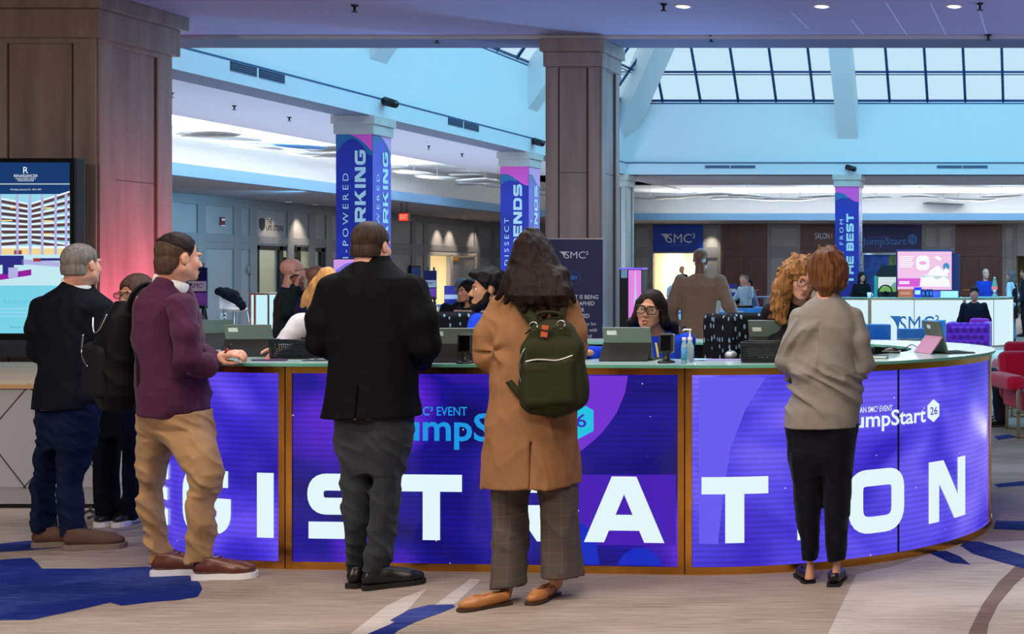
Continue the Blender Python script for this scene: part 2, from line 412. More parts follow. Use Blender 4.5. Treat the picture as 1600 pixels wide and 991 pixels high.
def skylight(name, P, nx, along, inward, pitch, rows=6):
    """P(u, k): point on the glazing plane"""
    e = empty(name, P(0, 0)); struct(e); root = e
    f = MB(); g = MB()
    n = int(nx)
    for i in range(n + 1):
        f.tube([P(i * pitch, -0.05), P(i * pitch, rows * KROW)], 0.035, 6)
    for r in range(rows + 1):
        f.tube([P(0, r * KROW), P(n * pitch, r * KROW)], 0.03, 6)
        f.tube([P(0, r * KROW - 0.05), P(n * pitch, r * KROW - 0.05)], 0.014, 6)
    f.tube([P(0, -0.06), P(n * pitch, -0.06)], 0.06, 6)
    for i in range(n):
        for r in range(rows):
            a, c = i * pitch, (i + 1) * pitch
            g.poly([P(a, r * KROW), P(c, r * KROW), P(c, (r + 1) * KROW), P(a, (r + 1) * KROW)])
    for mb, nm, mm in ((f, 'frame', M_sky_fr), (g, 'pane', M_pane)):
        for v in mb.b.verts: v.co -= e.location
        mb.build(nm, mm, e)
skylight('window_1', lambda u, k: Vector((-10.93 + u, 33.55 + SLY * k, ZW + SLZ * k)), 26, None, None, 0.945)
skylight('window_2', lambda u, k: Vector((-10.93 - SLY * k, 33.55 - u, ZW + SLZ * k)), 19, None, None, 0.945)
# white rafters under the glazing
def rafter(x, y, dx, dy, wvec, t=3.4):
    b = MB(); w = Vector(wvec)
    p = [Vector((x, y, 4.98)), Vector((x, y, ZW)), Vector((x + dx * t, y + dy * t, ZW + SLZ * t)), Vector((x + dx * t, y + dy * t, 4.98 + SLZ * t))]
    b.poly([q - w / 2 for q in p], w); return b
for y in (21.2, 27.45): struct(rafter(-10.93, y + 0.28, 0.85, 0, (0, 0.5, 0)).build('trim_5', M_wallw))
for x in (-5.35, 0.8, 6.95): struct(rafter(x, 33.55, 0, -0.85, (0.5, 0, 0)).build('trim_6', M_wallw))
hb = rafter(-10.93, 33.55, 0.85, -0.85, (0.36, 0.36, 0)); struct(hb.build('trim_7', M_wallw))
# outer aisles: flat ceiling, recessed cove, lip, low soffit
b = MB(); b.box((-14.1, 14.94, 4.11), (-11.45, 37.7, 4.3)); b.box((-14.1, 34.06, 4.11), (14, 37.7, 4.3)); b.box((-18.65, 14.94, 4.11), (-14.1, 15.4, 4.3))
struct(b.build('ceiling_aisle', mat('aisle_ceiling_paint', (205, 206, 220), 0.85)))
b = MB(); b.box((-19.7, 14.94, 4.75), (-14.0, 52.0, 4.85)); b.box((-14.1, 37.6, 4.75), (14, 52.0, 4.85)); b.box((-19.7, 14.94, 3.75), (-19.5, 52, 4.75)); b.box((-19.5, 51.9, 3.75), (14, 52.1, 4.75))
b.box((-14.1, 14.94, 4.3), (-14.0, 37.7, 4.75)); b.box((-14.1, 37.6, 4.3), (14, 37.7, 4.75))
struct(b.build('ceiling_cove', M_cove))
b = MB(); b.box((-18.83, 14.94, 3.68), (-18.65, 51.1, 3.945)); b.box((-18.65, 50.95, 3.68), (14, 51.1, 3.945))
struct(b.build('trim_8', mat('cove_lip_paint', (100, 146, 186), 0.7)))
b = MB(); b.box((-22.5, 14.94, 3.68), (-18.83, 54.5, 3.75)); b.box((-18.83, 51.1, 3.68), (14, 54.5, 3.75))
struct(b.build('ceiling_soffit', mat('soffit_paint', (160, 158, 170), 0.85)))

# ---- outer walls with raised panels
XL, YB = -22.5, 54.5
def yl(x): return -XL * FX / (CX - x)          # depth on the left wall under pixel column x
w = MB(); w.box((XL - 0.2, -6, 0), (XL, yl(401), 4.3)); w.box((XL - 0.2, yl(401), 2.42), (XL, yl(508), 4.3)); w.box((XL - 0.2, yl(508), 0), (XL, yl(668), 4.3))
w.box((XL - 0.2, yl(668), 2.3), (XL, yl(741), 4.3)); w.box((XL - 0.2, yl(741), 0), (XL, YB, 4.3))
w.slot(1)
stiles = [20, 24, 28, 31.5, yl(240), yl(313), yl(369), yl(394), yl(452), yl(486), yl(512), yl(560), yl(606), yl(645), yl(664), yl(743), yl(770), yl(790)]
for y in stiles: w.box((XL, y - 0.16, 0), (XL + 0.05, y + 0.16, 3.68), 0.012)
for a, c in zip(stiles, stiles[1:]):
    op = (a >= yl(393) and c <= yl(513)) or (a >= yl(660) and c <= yl(744))
    w.box((XL, a + 0.16, 3.42), (XL + 0.045, c - 0.16, 3.68), 0.01)
    w.box((XL, a + 0.16, 2.46), (XL + 0.045, c - 0.16, 2.68), 0.01)
    if not op:
        w.box((XL, a + 0.16, 0), (XL + 0.05, c - 0.16, 0.22), 0.01); w.box((XL, a + 0.16, 2.28), (XL + 0.04, c - 0.16, 2.46), 0.01)
struct(w.build('wall_left', [M_pan, M_pan2]))
def xb(x): return WX(x, YB)
def zb(y): return WZ(y, YB)
w = MB(); edges = [(-22.5, 1021), (1100, 1588), (1606, None)]
w.box((XL, YB, 0), (xb(1021), YB + 0.2, 4.3)); w.box((xb(1021), YB, zb(396)), (xb(1100), YB + 0.2, 4.3)); w.box((xb(1100), YB, 0), (xb(1346), YB + 0.2, 4.3))
w.box((xb(1346), YB, zb(396)), (xb(1440), YB + 0.2, 4.3)); w.box((xb(1440), YB, 0), (xb(1588), YB + 0.2, 4.3)); w.box((xb(1588), YB, zb(400)), (xb(1620), YB + 0.2, 4.3)); w.box((xb(1620), YB, 0), (14, YB + 0.2, 4.3))
w.slot(1)
for x0, x1 in ((988, 994), (1015, 1021), (1099, 1104), (1121, 1127), (1199, 1205), (1246, 1251), (1440, 1446), (1462, 1468), (1487, 1493), (1566, 1571), (1583, 1588)):
    w.box((xb(x0), YB - 0.06, 0), (xb(x1), YB, 3.68), 0.01)
for x0, x1 in ((994, 1015), (1104, 1121), (1205, 1246), (1446, 1462), (1468, 1487), (1571, 1583)):
    for z0, z1 in ((0, 0.25), (2.3, 2.75), (3.5, 3.68)): w.box((xb(x0), YB - 0.05, z0), (xb(x1), YB, z1), 0.01)
struct(w.build('wall_back', [M_pan, M_pan2]))
b = MB(); b.box((14, -6, 0), (14.2, 54.7, 9)); struct(b.build('wall_right', M_wallw))
b = MB(); b.box((XL, -6.2, 0), (14, -6, 4.3)); struct(b.build('wall_front', M_wallw))
# rooms seen through the openings
M_room = mat('lit_room_paint', (232, 222, 196), 0.8)
def room(lo, hi, name):
    b = MB(); lo, hi = Vector(lo), Vector(hi)
    b.box(lo, hi); o = b.build(name, M_room, fixn=False); return struct(o)
def alcove(name, x0, x1, y0, y1, z1, axis):
    b = MB()
    b.poly([(x0, y0, z1), (x1, y0, z1), (x1, y1, z1), (x0, y1, z1)]); b.poly([(x0, y0, 0), (x1, y0, 0), (x1, y1, 0), (x0, y1, 0)])
    if axis == 'y':
        b.poly([(x0, y1, 0), (x1, y1, 0), (x1, y1, z1), (x0, y1, z1)]); b.poly([(x0, y0, 0), (x0, y1, 0), (x0, y1, z1), (x0, y0, z1)]); b.poly([(x1, y0, 0), (x1, y1, 0), (x1, y1, z1), (x1, y0, z1)])
    else:
        b.poly([(x0, y0, 0), (x0, y1, 0), (x0, y1, z1), (x0, y0, z1)]); b.poly([(x0, y0, 0), (x1, y0, 0), (x1, y0, z1), (x0, y0, z1)]); b.poly([(x0, y1, 0), (x1, y1, 0), (x1, y1, z1), (x0, y1, z1)])
    return struct(b.build(name, M_room, fixn=False))
alcove('wall_store', XL - 3, XL - 0.2, yl(401), yl(508), 2.6, 'x')
area('store_lamp', (XL - 1.2, (yl(401) + yl(508)) / 2, 2.5), 1.2, (0, 0, 0), 110, (1, 0.95, 0.82), 3)
alcove('wall_corridor', XL - 4, XL - 0.2, yl(668), yl(741), 2.6, 'x')
area('corridor_lamp', (XL - 1.6, yl(690), 2.5), 1.0, (0, 0, 0), 120, (1, 0.9, 0.7), 2)
alcove('wall_meeting_room', xb(1021), xb(1100), YB + 0.2, YB + 5, 2.9, 'y')
area('meeting_room_lamp', (xb(1065), YB + 3.0, 2.8), 1.4, (0, 0, 0), 210, (1, 0.94, 0.78), 1.4)
alcove('wall_lounge', xb(1346), xb(1440), YB + 0.2, YB + 4, 2.9, 'y')
area('unseen_lounge_light', (xb(1380), YB + 2.0, 2.8), 1.4, (0, 0, 0), 60, (0.2, 0.45, 1.0), 1.4)
alcove('wall_service', xb(1588), xb(1620), YB + 0.2, YB + 4, 2.9, 'y')
# store front: dark posts, glass bays, door
M_glassd = mat('shop_glass', (205, 215, 215), 0.08, trans=0.92, spec=0.5)
e = struct(empty('door_1', (XL - 0.08, yl(455), 0)))
f = MB()
for x in (402.5, 440, 467.5, 505): f.box((XL - 0.16, yl(x) - 0.09, 0), (XL, yl(x) + 0.09, 2.42))
f.box((XL - 0.16, yl(401), 2.3), (XL, yl(508), 2.42)); f.box((XL - 0.14, yl(442), 2.02), (XL - 0.04, yl(466), 2.1))
for x in (445, 463): f.box((XL - 0.12, yl(x) - 0.05, 0), (XL - 0.04, yl(x) + 0.05, 2.05))
for v in f.b.verts: v.co -= e.location
f.build('frame', M_dark, e)
g = MB()
for x0, x1 in ((404, 438.5), (446, 462), (469, 503)): g.box((XL - 0.1, yl(x0), 0.05), (XL - 0.085, yl(x1), 2.3))
for v in g.b.verts: v.co -= e.location
g.build('pane', mat('frosted_shop_glass', (170, 180, 178), 0.35, trans=0.6), e)
# pair of grey doors in the corridor opening (one standing open)
e = struct(empty('door_2', (XL, yl(705), 0)))
f = MB()
for x in (667.5, 703, 741): f.box((XL - 0.1, yl(x) - 0.1, 0), (XL + 0.07, yl(x) + 0.1, 2.35), 0.01)
f.box((XL - 0.1, yl(667), 2.3), (XL + 0.07, yl(742), 2.42), 0.01)
for v in f.b.verts: v.co -= e.location
f.build('frame', mat('pale_door_frame', (190, 186, 180), 0.5), e)
l = MB(); l.box((XL - 0.04, yl(704), 0.01), (XL + 0.01, yl(739), 2.28), 0.01); l.slot(1); l.box((XL + 0.01, yl(704), 2.12), (XL + 0.06, yl(715), 2.24), 0.01)
for v in l.b.verts: v.co -= e.location
l.build('leaf', [mat('grey_door_paint', (150, 150, 152), 0.5), mat('amber_door_closer', (200, 140, 30), 0.5)], e)
l = MB(); l.box((XL - 1.3, yl(668) + 0.1, 0.01), (XL - 0.1, yl(668) + 0.16, 2.26), 0.01)
for v in l.b.verts: v.co -= e.location
l.build('open_leaf', M_wood, e)
# mahogany doors in the back wall
def wood_door(n, x0, x1, head=3.64):
    e = struct(empty('door_%d' % n, (xb((x0 + x1) / 2), YB - 0.02, 0))); o = e.location
    X0, X1 = xb(x0), xb(x1); xm = (X0 + X1) / 2
    f = MB(); f.box((X0, YB - 0.07, 2.72), (X1, YB - 0.01, head)); f.box((X0, YB - 0.1, 2.62), (X1, YB - 0.01, 2.72), 0.01); f.box((X0, YB - 0.09, 0), (X0 + 0.12, YB - 0.01, 2.62)); f.box((X1 - 0.12, YB - 0.09, 0), (X1, YB - 0.01, 2.62))
    f.box((X0, YB - 0.085, 2.36), (X1, YB - 0.01, 2.62))
    for v in f.b.verts: v.co -= o
    f.build('frame', M_wood, e)
    for a, c in ((X0 + 0.13, xm - 0.01), (xm + 0.01, X1 - 0.13)):
        l = MB(); l.box((a, YB - 0.06, 0.01), (c, YB - 0.02, 2.35))
        for z0, z1 in ((0.2, 0.9), (1.15, 2.2)):
            l.box((a + 0.15, YB - 0.075, z0), (c - 0.15, YB - 0.06, z1), 0.01)
        for v in l.b.verts: v.co -= o
        lf = l.build('leaf', M_wood, e)
        h = MB(); hx = c - 0.1 if a < xm - 0.5 else a + 0.1
        h.box((min(hx, hx), YB - 0.12, 0.98), (hx + 0.02, YB - 0.06, 1.3), 0.005); h.box((a + 0.2, YB - 0.11, 0.98), (c - 0.2, YB - 0.08, 1.02), 0.005)
        for v in h.b.verts: v.co -= o
        h.build('handle', mat('brass', (190, 140, 60), 0.3, 1.0), lf)
wood_door(3, 1127, 1199); wood_door(4, 1251, 1342); wood_door(5, 1493, 1566)

# ---------------------------------------------------------------- columns
M_stone = mat('travertine', (150, 134, 124), 0.42, var=0.25, vscale=3.0, stretch=(2.2, 2.2, 0.25), bump=0.05, bscale=14, spec=0.5)
M_stone2 = mat('pale_capital_stone', (190, 190, 188), 0.5, var=0.08, vscale=4)
M_groove = mat('panel_groove', (78, 56, 48), 0.6)
def column(x0, y0, w, label, panels=True, top=ZB, d=None, joint=2.66, margin=0.21, ptop=3.78, m=None, capdark=False):
    d = d or w
    e = empty('column', (x0 + w / 2, y0 + d / 2, 0), 0, label, 'column', None); o = e.location
    s = MB()
    def face(fx, fn):     # fn(u, v, depth): four faces framed round a sunken field
        pass
    hw, hd = w / 2, d / 2
    s.box((-hw, -hd, 0), (hw, hd, top - 0.25)); s.slot(1)
    s.box((-hw - 0.001, -hd - 0.001, joint - 0.004), (hw + 0.001, hd + 0.001, joint + 0.004)); s.slot(0)
    if panels:
        mg = margin * w
        for ax in range(4):
            M = rotz(ax * math.pi / 2); ww, dd = (hw, hd) if ax % 2 == 0 else (hd, hw); t = 0.022
            mgk = mg
            for a, c, z0, z1 in ((-ww, -ww + mgk, 0, top - 0.3), (ww - mgk, ww, 0, top - 0.3), (-ww + mgk, ww - mgk, ptop, top - 0.3), (-ww + mgk, ww - mgk, 0, 0.35)):
                s.box((a, -dd - t, z0), (c, -dd, z1), 0.006, M)
            s.slot(1)
            s.box((ww - mgk - 0.03, -dd - 0.004, 0.35), (ww - mgk, -dd, ptop), 0, M); s.box((-ww + mgk, -dd - 0.004, 0.35), (-ww + mgk + 0.012, -dd, ptop), 0, M)
            s.slot(0)
    s.build('shaft', [m or M_stone, M_groove], e)
    c = MB()
    k = w / 0.57
    c.box((-hw - 0.035 * k, -hd - 0.035 * k, top - 0.3 * k ** 0.5), (hw + 0.035 * k, hd + 0.035 * k, top - 0.14), 0.008)
    c.box((-hw - 0.065 * k, -hd - 0.065 * k, top - 0.14), (hw + 0.065 * k, hd + 0.065 * k, top), 0.01)
    c.build('capital', (m or M_stone) if capdark else M_stone2, e)
    b_ = MB(); b_.box((-hw - 0.05, -hd - 0.05, 0), (hw + 0.05, hd + 0.05, 0.2), 0.012); b_.build('plinth', m or M_stone, e)
    return e
column(-5.51, 14.38, 0.565, 'bare brown stone column behind the dark blue roll-up sign', capdark=True, m=mat('grey_travertine', (150, 140, 138), 0.42, var=0.2, vscale=3.0, stretch=(2.2, 2.2, 0.25)))
column(-9.855, 12.3, 1.025, 'wide brown stone pillar at left lit pink on its right side', margin=0.2, d=1.0, top=4.13, ptop=3.68, joint=2.45, capdark=True)
column(-11.45, 33.5, 0.57, 'pale stone column standing in the far corner of the atrium', panels=True, m=mat('pale_travertine', (180, 178, 176), 0.5, var=0.12, vscale=3, stretch=(2, 2, .3)))
# columns wrapped in printed vinyl
V_blue = mat('vinyl_blue', (24, 47, 164), 0.4, var=0.35, vscale=1.1)
V_teal = mat('vinyl_teal', (26, 112, 168), 0.4)
V_pink = mat('vinyl_pink', (236, 92, 204), 0.4)
V_lilac = mat('vinyl_lilac', (216, 160, 222), 0.4)
V_viol = mat('vinyl_violet', (82, 88, 200), 0.4, var=0.25, vscale=1.1)
V_txt = mat('vinyl_letters', (205, 236, 246), 0.4)
def wrapped(x0, y0, w, label, big, bigpix, thin, thinpix, wave):
    e = column(x0, y0, w, label, panels=False)
    o = e.location; hw = w / 2; zt = ZB - 0.27
    wr = MB()
    def side(M, base, acc):
        wr.slot(base); wr.box((-hw - 0.004, -hw - 0.006, 0.25), (hw + 0.004, -hw, zt), 0, M)
        n = 14
        up = [(-hw - 0.004 + (w + 0.008) * i / n) for i in range(n + 1)]
        if wave == 0:
            za = lambda u: zt - 0.30 + 0.26 * math.sin(min(1, max(0, (u + hw) / w * 1.15)) * math.pi) ** 0.7 if True else 0
            zp = lambda u: zt - max(0.0, 0.02 + 0.28 * max(0, ((u + hw) / w - 0.25) / 0.75) ** 1.8)
            wr.slot(1); wr.poly([M @ Vector((u, -hw - 0.008, zt)) for u in up] + [M @ Vector((u, -hw - 0.008, za(u) - 0.06)) for u in up[::-1]])
            wr.slot(acc); wr.poly([M @ Vector((u, -hw - 0.010, zt)) for u in up[2:]] + [M @ Vector((u, -hw - 0.010, zp(u))) for u in up[:1:-1]])
        else:
            zp = lambda u: zt - 0.30 + 0.12 * math.cos((u + hw) / w * math.pi * 1.15 - 0.5)
            za = lambda u: zp(u) - 0.16 * max(0, 1 - (u + hw) / w * 1.9)
            wr.slot(1); wr.poly([M @ Vector((u, -hw - 0.008, zt)) for u in up[:9]] + [M @ Vector((u, -hw - 0.008, za(u) - 0.05)) for u in up[8::-1]])
            wr.slot(acc); wr.poly([M @ Vector((u, -hw - 0.010, zt)) for u in up] + [M @ Vector((u, -hw - 0.010, zp(u))) for u in up[::-1]])
    side(Matrix.Identity(4), 0, 2); side(rotz(math.pi / 2), 4, 3); side(rotz(math.pi), 0, 2); side(rotz(-math.pi / 2), 0, 2)
    wr.build('printed_wrap', [V_blue, V_teal, V_pink, V_lilac, V_viol], e)
    for k, M in enumerate((Matrix.Identity(4), rotz(math.pi / 2))):
        # letters run upwards: text x -> world z, text y -> leftwards
        def place(mb, u0, z0, nm):
            fr = lambda c: M @ Vector((u0 - c.y, -hw - 0.0125 - c.z, z0 + c.x))
            mb.map(fr); mb.build(nm, V_txt, e, fixn=False)
        x1, xr, ytop, hpx = bigpix
        s = y0 / FX; h = hpx * s; g = MB(); x = 0
        for ch in big:
            if ch == ' ': x += h * 0.5; continue
            x += glyph(g, ch, x, h) + h * 0.16
        kz = {'G': 1.3, 'S': 1.32, 'T': 1.12}[big[-1]]
        for v in g.b.verts: v.co.x = v.co.x * kz
        x *= kz
        place(g, WX(xr, y0) - o.x if k == 0 else (WX(xr, y0) - o.x), WZ(ytop, y0) - (x - h * 0.16 * kz), 'lettering')
        x1, xr, ytop, hpx, hh = thinpix
        t = text_bm(thin, 1.0, 0.0, 1.5); fit(t, None, hpx * s, x0=0, y0=0)
        ln = max(v.co.x for v in t.b.verts)
        f2 = hh * s / ln
        for v in t.b.verts: v.co.x *= f2
        place(t, WX(xr, y0) - o.x, WZ(ytop, y0) - hh * s, 'lettering')
    return e
wrapped(-11.45, 21.2, 0.567, 'banner column whose big letters end in KING, behind the dark suit', 'PARKING', (555, 572, 234.5, 17), 'TECH-POWERED', (536, 545, 271, 9, 190), 0)
wrapped(-11.45, 27.4, 0.567, 'banner column lettered ENDS, behind the long dark hair', 'TRENDS', (803, 816, 288, 13.5), 'DISSECT', (788, 795.5, 341, 7, 74), 1)
wrapped(-5.66, 33.5, 0.58, 'banner column ending in THE BEST, beyond the red haired woman', 'THE BEST', (1323, 1334, 334, 11.5), 'LEARN FROM', (1312, 1318, 343, 6, 98), 1)
# ================================================================ REGISTRATION COUNTER (a ring of six lit units)
M_gold = mat('polished_gold', (238, 172, 78), 0.24, 1.0, var=0.2, vscale=5.0)
M_gold2 = mat('pale_gold_trim', (190, 180, 150), 0.25, 1.0)
M_glasstop = mat('green_glass_top', (176, 204, 198), 0.2, spec=0.6, coat=0.2)
M_glassedge = mat('green_glass_edge', (96, 170, 150), 0.15, spec=0.8)
class Ring:
    def __init__(s, A, B, Rr):
        s.A, s.B, s.R = Vector(A), Vector(B), Rr
        s.u = (s.B - s.A).normalized(); s.o = Vector((s.u.y, -s.u.x)); s.L = (s.B - s.A).length; s.q = Rr * math.pi / 2
    def P(s, t, off=0.0, z=0.0):
        """point at arc length t from the start of the straight front, off = outwards"""
        if 0 <= t <= s.L: p = s.A + s.u * t + s.o * off
        elif t > s.L + 2 * s.q: p = s.B - s.u * (t - s.L - 2 * s.q) - s.o * (2 * s.R + off)
        elif t > s.L:
            a = (t - s.L) / s.R; p = s.B - s.o * s.R + (s.R + off) * (s.o * math.cos(a) + s.u * math.sin(a))
        else:
            a = -t / s.R; p = s.A - s.o * s.R + (s.R + off) * (s.o * math.cos(a) - s.u * math.sin(a))
        return Vector((p.x, p.y, z))
    def t_of_x(s, px):
        best = None
        for i in range(1200):
            t = -1.2 + (s.L + s.q + 1.2) * i / 1199; p = s.P(t); x = CX + FX * p.x / p.y
            if best is None or abs(x - px) < best[0]: best = (abs(x - px), t)
        return best[1]
    def sweep(s, mb, t0, t1, sec, n=None):
        """closed section [(off, z)...] swept along the ring"""
        n = n or max(1, int(abs(t1 - t0) / 0.06))
        if (0 <= t0 and t1 <= s.L) or t0 > s.L + 2 * s.q - 1e-6: n = 1
        rows = [[s.P(t0 + (t1 - t0) * i / n, o, z) for o, z in sec] for i in range(n + 1)]
        g = [[mb.b.verts.new(p) for p in r] for r in rows]; m = len(sec); fs = []
        for a, c in zip(g, g[1:]):
            for k in range(m): fs.append(mb.b.faces.new((a[k], a[(k + 1) % m], c[(k + 1) % m], c[k])))
        fs.append(mb.b.faces.new(g[0][::-1])); fs.append(mb.b.faces.new(g[-1]))
        for f in fs: f.material_index = mb.mi
    def bx(s, mb, t0, t1, o0, o1, z0, z1): s.sweep(mb, t0, t1, [(o0, z0), (o1, z0), (o1, z1), (o0, z1)])
def led(name, stops, sc=1.6, strength=1.0, lines=0.12):
    """printed light-box film: soft clouds of colour with fine horizontal rows"""
    m = bpy.data.materials.new(name); m.use_nodes = True; nt = m.node_tree; b = nt.nodes['Principled BSDF']; L = nt.links.new
    b.inputs['Base Color'].default_value = (0.01, 0.01, 0.03, 1); b.inputs['Roughness'].default_value = 0.18; b.inputs['Specular IOR Level'].default_value = 0.35
    tc = nt.nodes.new('ShaderNodeTexCoord'); mp = nt.nodes.new('ShaderNodeMapping'); mp.inputs['Scale'].default_value = (1, 1, 1.5)
    n = nt.nodes.new('ShaderNodeTexNoise'); n.inputs['Scale'].default_value = sc; n.inputs['Detail'].default_value = 1.5; n.inputs['Distortion'].default_value = 0.6
    cr = nt.nodes.new('ShaderNodeValToRGB'); e = cr.color_ramp.elements
    while len(e) < len(stops): e.new(0.5)
    for k, (p, c) in enumerate(stops): e[k].position = p; e[k].color = (*lin(c), 1)
    w = nt.nodes.new('ShaderNodeTexWave'); w.bands_direction = 'Z'; w.inputs['Scale'].default_value = 10.5; w.inputs['Distortion'].default_value = 0.3
    mr = nt.nodes.new('ShaderNodeMapRange'); mr.inputs[3].default_value = 1 - lines; mr.inputs[4].default_value = 1 + lines
    mm = nt.nodes.new('ShaderNodeMix'); mm.data_type = 'RGBA'; mm.blend_type = 'MULTIPLY'; mm.inputs[0].default_value = 1
    vo = nt.nodes.new('ShaderNodeTexVoronoi'); vo.inputs['Scale'].default_value = 9
    st = nt.nodes.new('ShaderNodeMapRange'); st.inputs[1].default_value = 0.03; st.inputs[2].default_value = 0.045; st.inputs[3].default_value = 0.55; st.inputs[4].default_value = 0.0
    ad = nt.nodes.new('ShaderNodeMix'); ad.data_type = 'RGBA'; ad.blend_type = 'ADD'; ad.inputs[0].default_value = 1
    L(tc.outputs['Object'], mp.inputs[0]); L(mp.outputs[0], n.inputs['Vector']); L(n.outputs[0], cr.inputs[0]); L(tc.outputs['Object'], w.inputs['Vector'])
    L(w.outputs['Fac'], mr.inputs[0]); L(cr.outputs[0], mm.inputs[6]); L(mr.outputs[0], mm.inputs[7])
    L(tc.outputs['Object'], vo.inputs['Vector']); L(vo.outputs['Distance'], st.inputs[0]); L(mm.outputs[2], ad.inputs[6]); L(st.outputs[0], ad.inputs[7])
    L(ad.outputs[2], b.inputs['Emission Color']); b.inputs['Emission Strength'].default_value = strength
    return m
F_left = led('lit_film_violet', [(0.30, (26, 12, 150)), (0.48, (62, 44, 205)), (0.66, (100, 76, 236))])
F_mid = led('lit_film_indigo', [(0.34, (10, 6, 92)), (0.5, (24, 14, 140)), (0.6, (74, 30, 190)), (0.74, (120, 50, 215))], 1.3)
F_right = led('lit_film_lilac', [(0.3, (52, 34, 190)), (0.48, (84, 70, 226)), (0.68, (122, 104, 244))])
F_disc = glow('lit_film_purple', (112, 52, 206)); F_disc2 = glow('lit_film_blue', (24, 44, 190)); F_disc3 = glow('lit_film_pale', (104, 92, 238))
L_white = glow('lit_white_letters', (226, 246, 250)); L_cyan = glow('lit_cyan_letters', (30, 150, 226)); L_teal = glow('lit_teal_badge', (34, 192, 226)); L_ink = glow('lit_indigo_ink', (60, 44, 190))
M_inner = mat('counter_inside', (120, 104, 84), 0.5)
RG = Ring((-4.114, 7.123), (-1.96, 6.985), 1.42)
HTOP = 1.09
def local(mb, e):
    for v in mb.b.verts: v.co -= e.location
    return mb
def unit(ring, t0, t1, film, label, h=HTOP, posts=(), group=None, seams=()):
    e = empty('counter_unit', ring.P((t0 + t1) / 2), 0, label, 'counter', group)
    g = 0.003; t0 += g; t1 -= g; zt = h - 0.053
    b = MB(); n = max(1, int((t1 - t0) / 0.06))
    rows = [[ring.P(t0 + 0.02 + (t1 - t0 - 0.04) * i / n, 0.0, z) for i in range(n + 1)] for z in (0.035, zt)]
    b.grid(rows); local(b, e).build('light_panel', film, e)
    b = MB(); ring.bx(b, t0, t1, -0.05, 0.008, 0.0, 0.04); ring.bx(b, t0, t1, -0.05, 0.008, zt, h - 0.016)
    ring.bx(b, t0, t0 + 0.034, -0.05, 0.0095, 0.0, h - 0.016); ring.bx(b, t1 - 0.034, t1, -0.05, 0.0095, 0.0, h - 0.016)
    local(b, e).build('frame', M_gold, e)
    for t in seams:
        b = MB(); ring.bx(b, t - 0.006, t + 0.006, -0.01, 0.002, 0.04, zt); local(b, e).build('seam', mat('dark_seam', (16, 10, 60), 0.4), e)
    b = MB(); ring.bx(b, t0, t1, -0.06, -0.05, 0.02, h - 0.016); ring.bx(b, t0, t1, -0.47, -0.46, 0.02, h - 0.2); ring.bx(b, t0, t1, -0.46, -0.06, 0.62, 0.64)
    local(b, e).build('carcass', M_inner, e)
    b = MB(); ring.bx(b, t0 - g, t1 + g, -0.50, 0.03, h - 0.016, h)
    o = local(b, e).build('glass_top', [M_glasstop, M_glassedge], e)
    for f in o.data.polygons:
        if abs(f.normal.z) < 0.5: f.material_index = 1
    return e
q, L0 = RG.q, RG.L
U_left = unit(RG, -q, 0, F_left, 'curved counter unit at left with lit letters behind the plum blazer', seams=(-q / 2,))
U_mid = unit(RG, 0, L0, F_mid, 'straight middle counter unit glowing indigo with cyan badge and letters')
U_right = unit(RG, L0, L0 + q, F_right, 'curved lilac counter unit at right end lettered T, O and N', seams=(RG.t_of_x(1404),))
unit(RG, L0 + q, L0 + 2 * q, F_right, 'curved counter unit closing the ring behind the pink lit tablet')
unit(RG, L0 + 2 * q, 2 * L0 + 2 * q, F_mid, 'straight rear counter unit across the ring behind the staff')
def on_ring(mb, ring, t0, z0, e, name, m, off=0.004, sl=0.03):
    mb.slice_x(sl)
    mb.map(lambda c: ring.P(t0 + c.x, off + c.z, z0 + c.y))
    return local(mb, e).build(name, m, e, fixn=False)
ZL = 0.163; HL = 0.344
for ch, x0, x1, e in (('R', 120, None, U_left), ('E', 192, 264.5, U_left), ('G', 286.5, 362, U_left), ('I', 402, 429, U_left), ('S', 481, 583, U_mid), ('T', 627, 722, U_mid),
                      ('R', 770, 872, U_mid), ('A', 913, 1039, U_mid), ('T', 1096, 1201, U_right), ('I', 1245, 1273, U_right), ('O', 1325, 1412, U_right), ('N', 1450, 1507, U_right)):
    if ch == 'R' and x0 == 120: ta = RG.t_of_x(264.5) - 0.78; tb = ta + 0.35
    elif ch == 'E': tb = RG.t_of_x(x1); ta = tb - 0.325
    else: ta, tb = RG.t_of_x(x0), RG.t_of_x(x1)
    mb = MB(); glyph(mb, ch, 0, HL, tb - ta); on_ring(mb, RG, ta, ZL, e, 'letter', L_white)
def hexa(mb, cx, cy, w, h):
    mb.b.faces.new([mb.b.verts.new((cx + a * w / 2, cy + c * h / 2, 0)) for a, c in ((0, -1), (1, -0.52), (1, 0.52), (0, 1), (-1, 0.52), (-1, -0.52))]); return mb
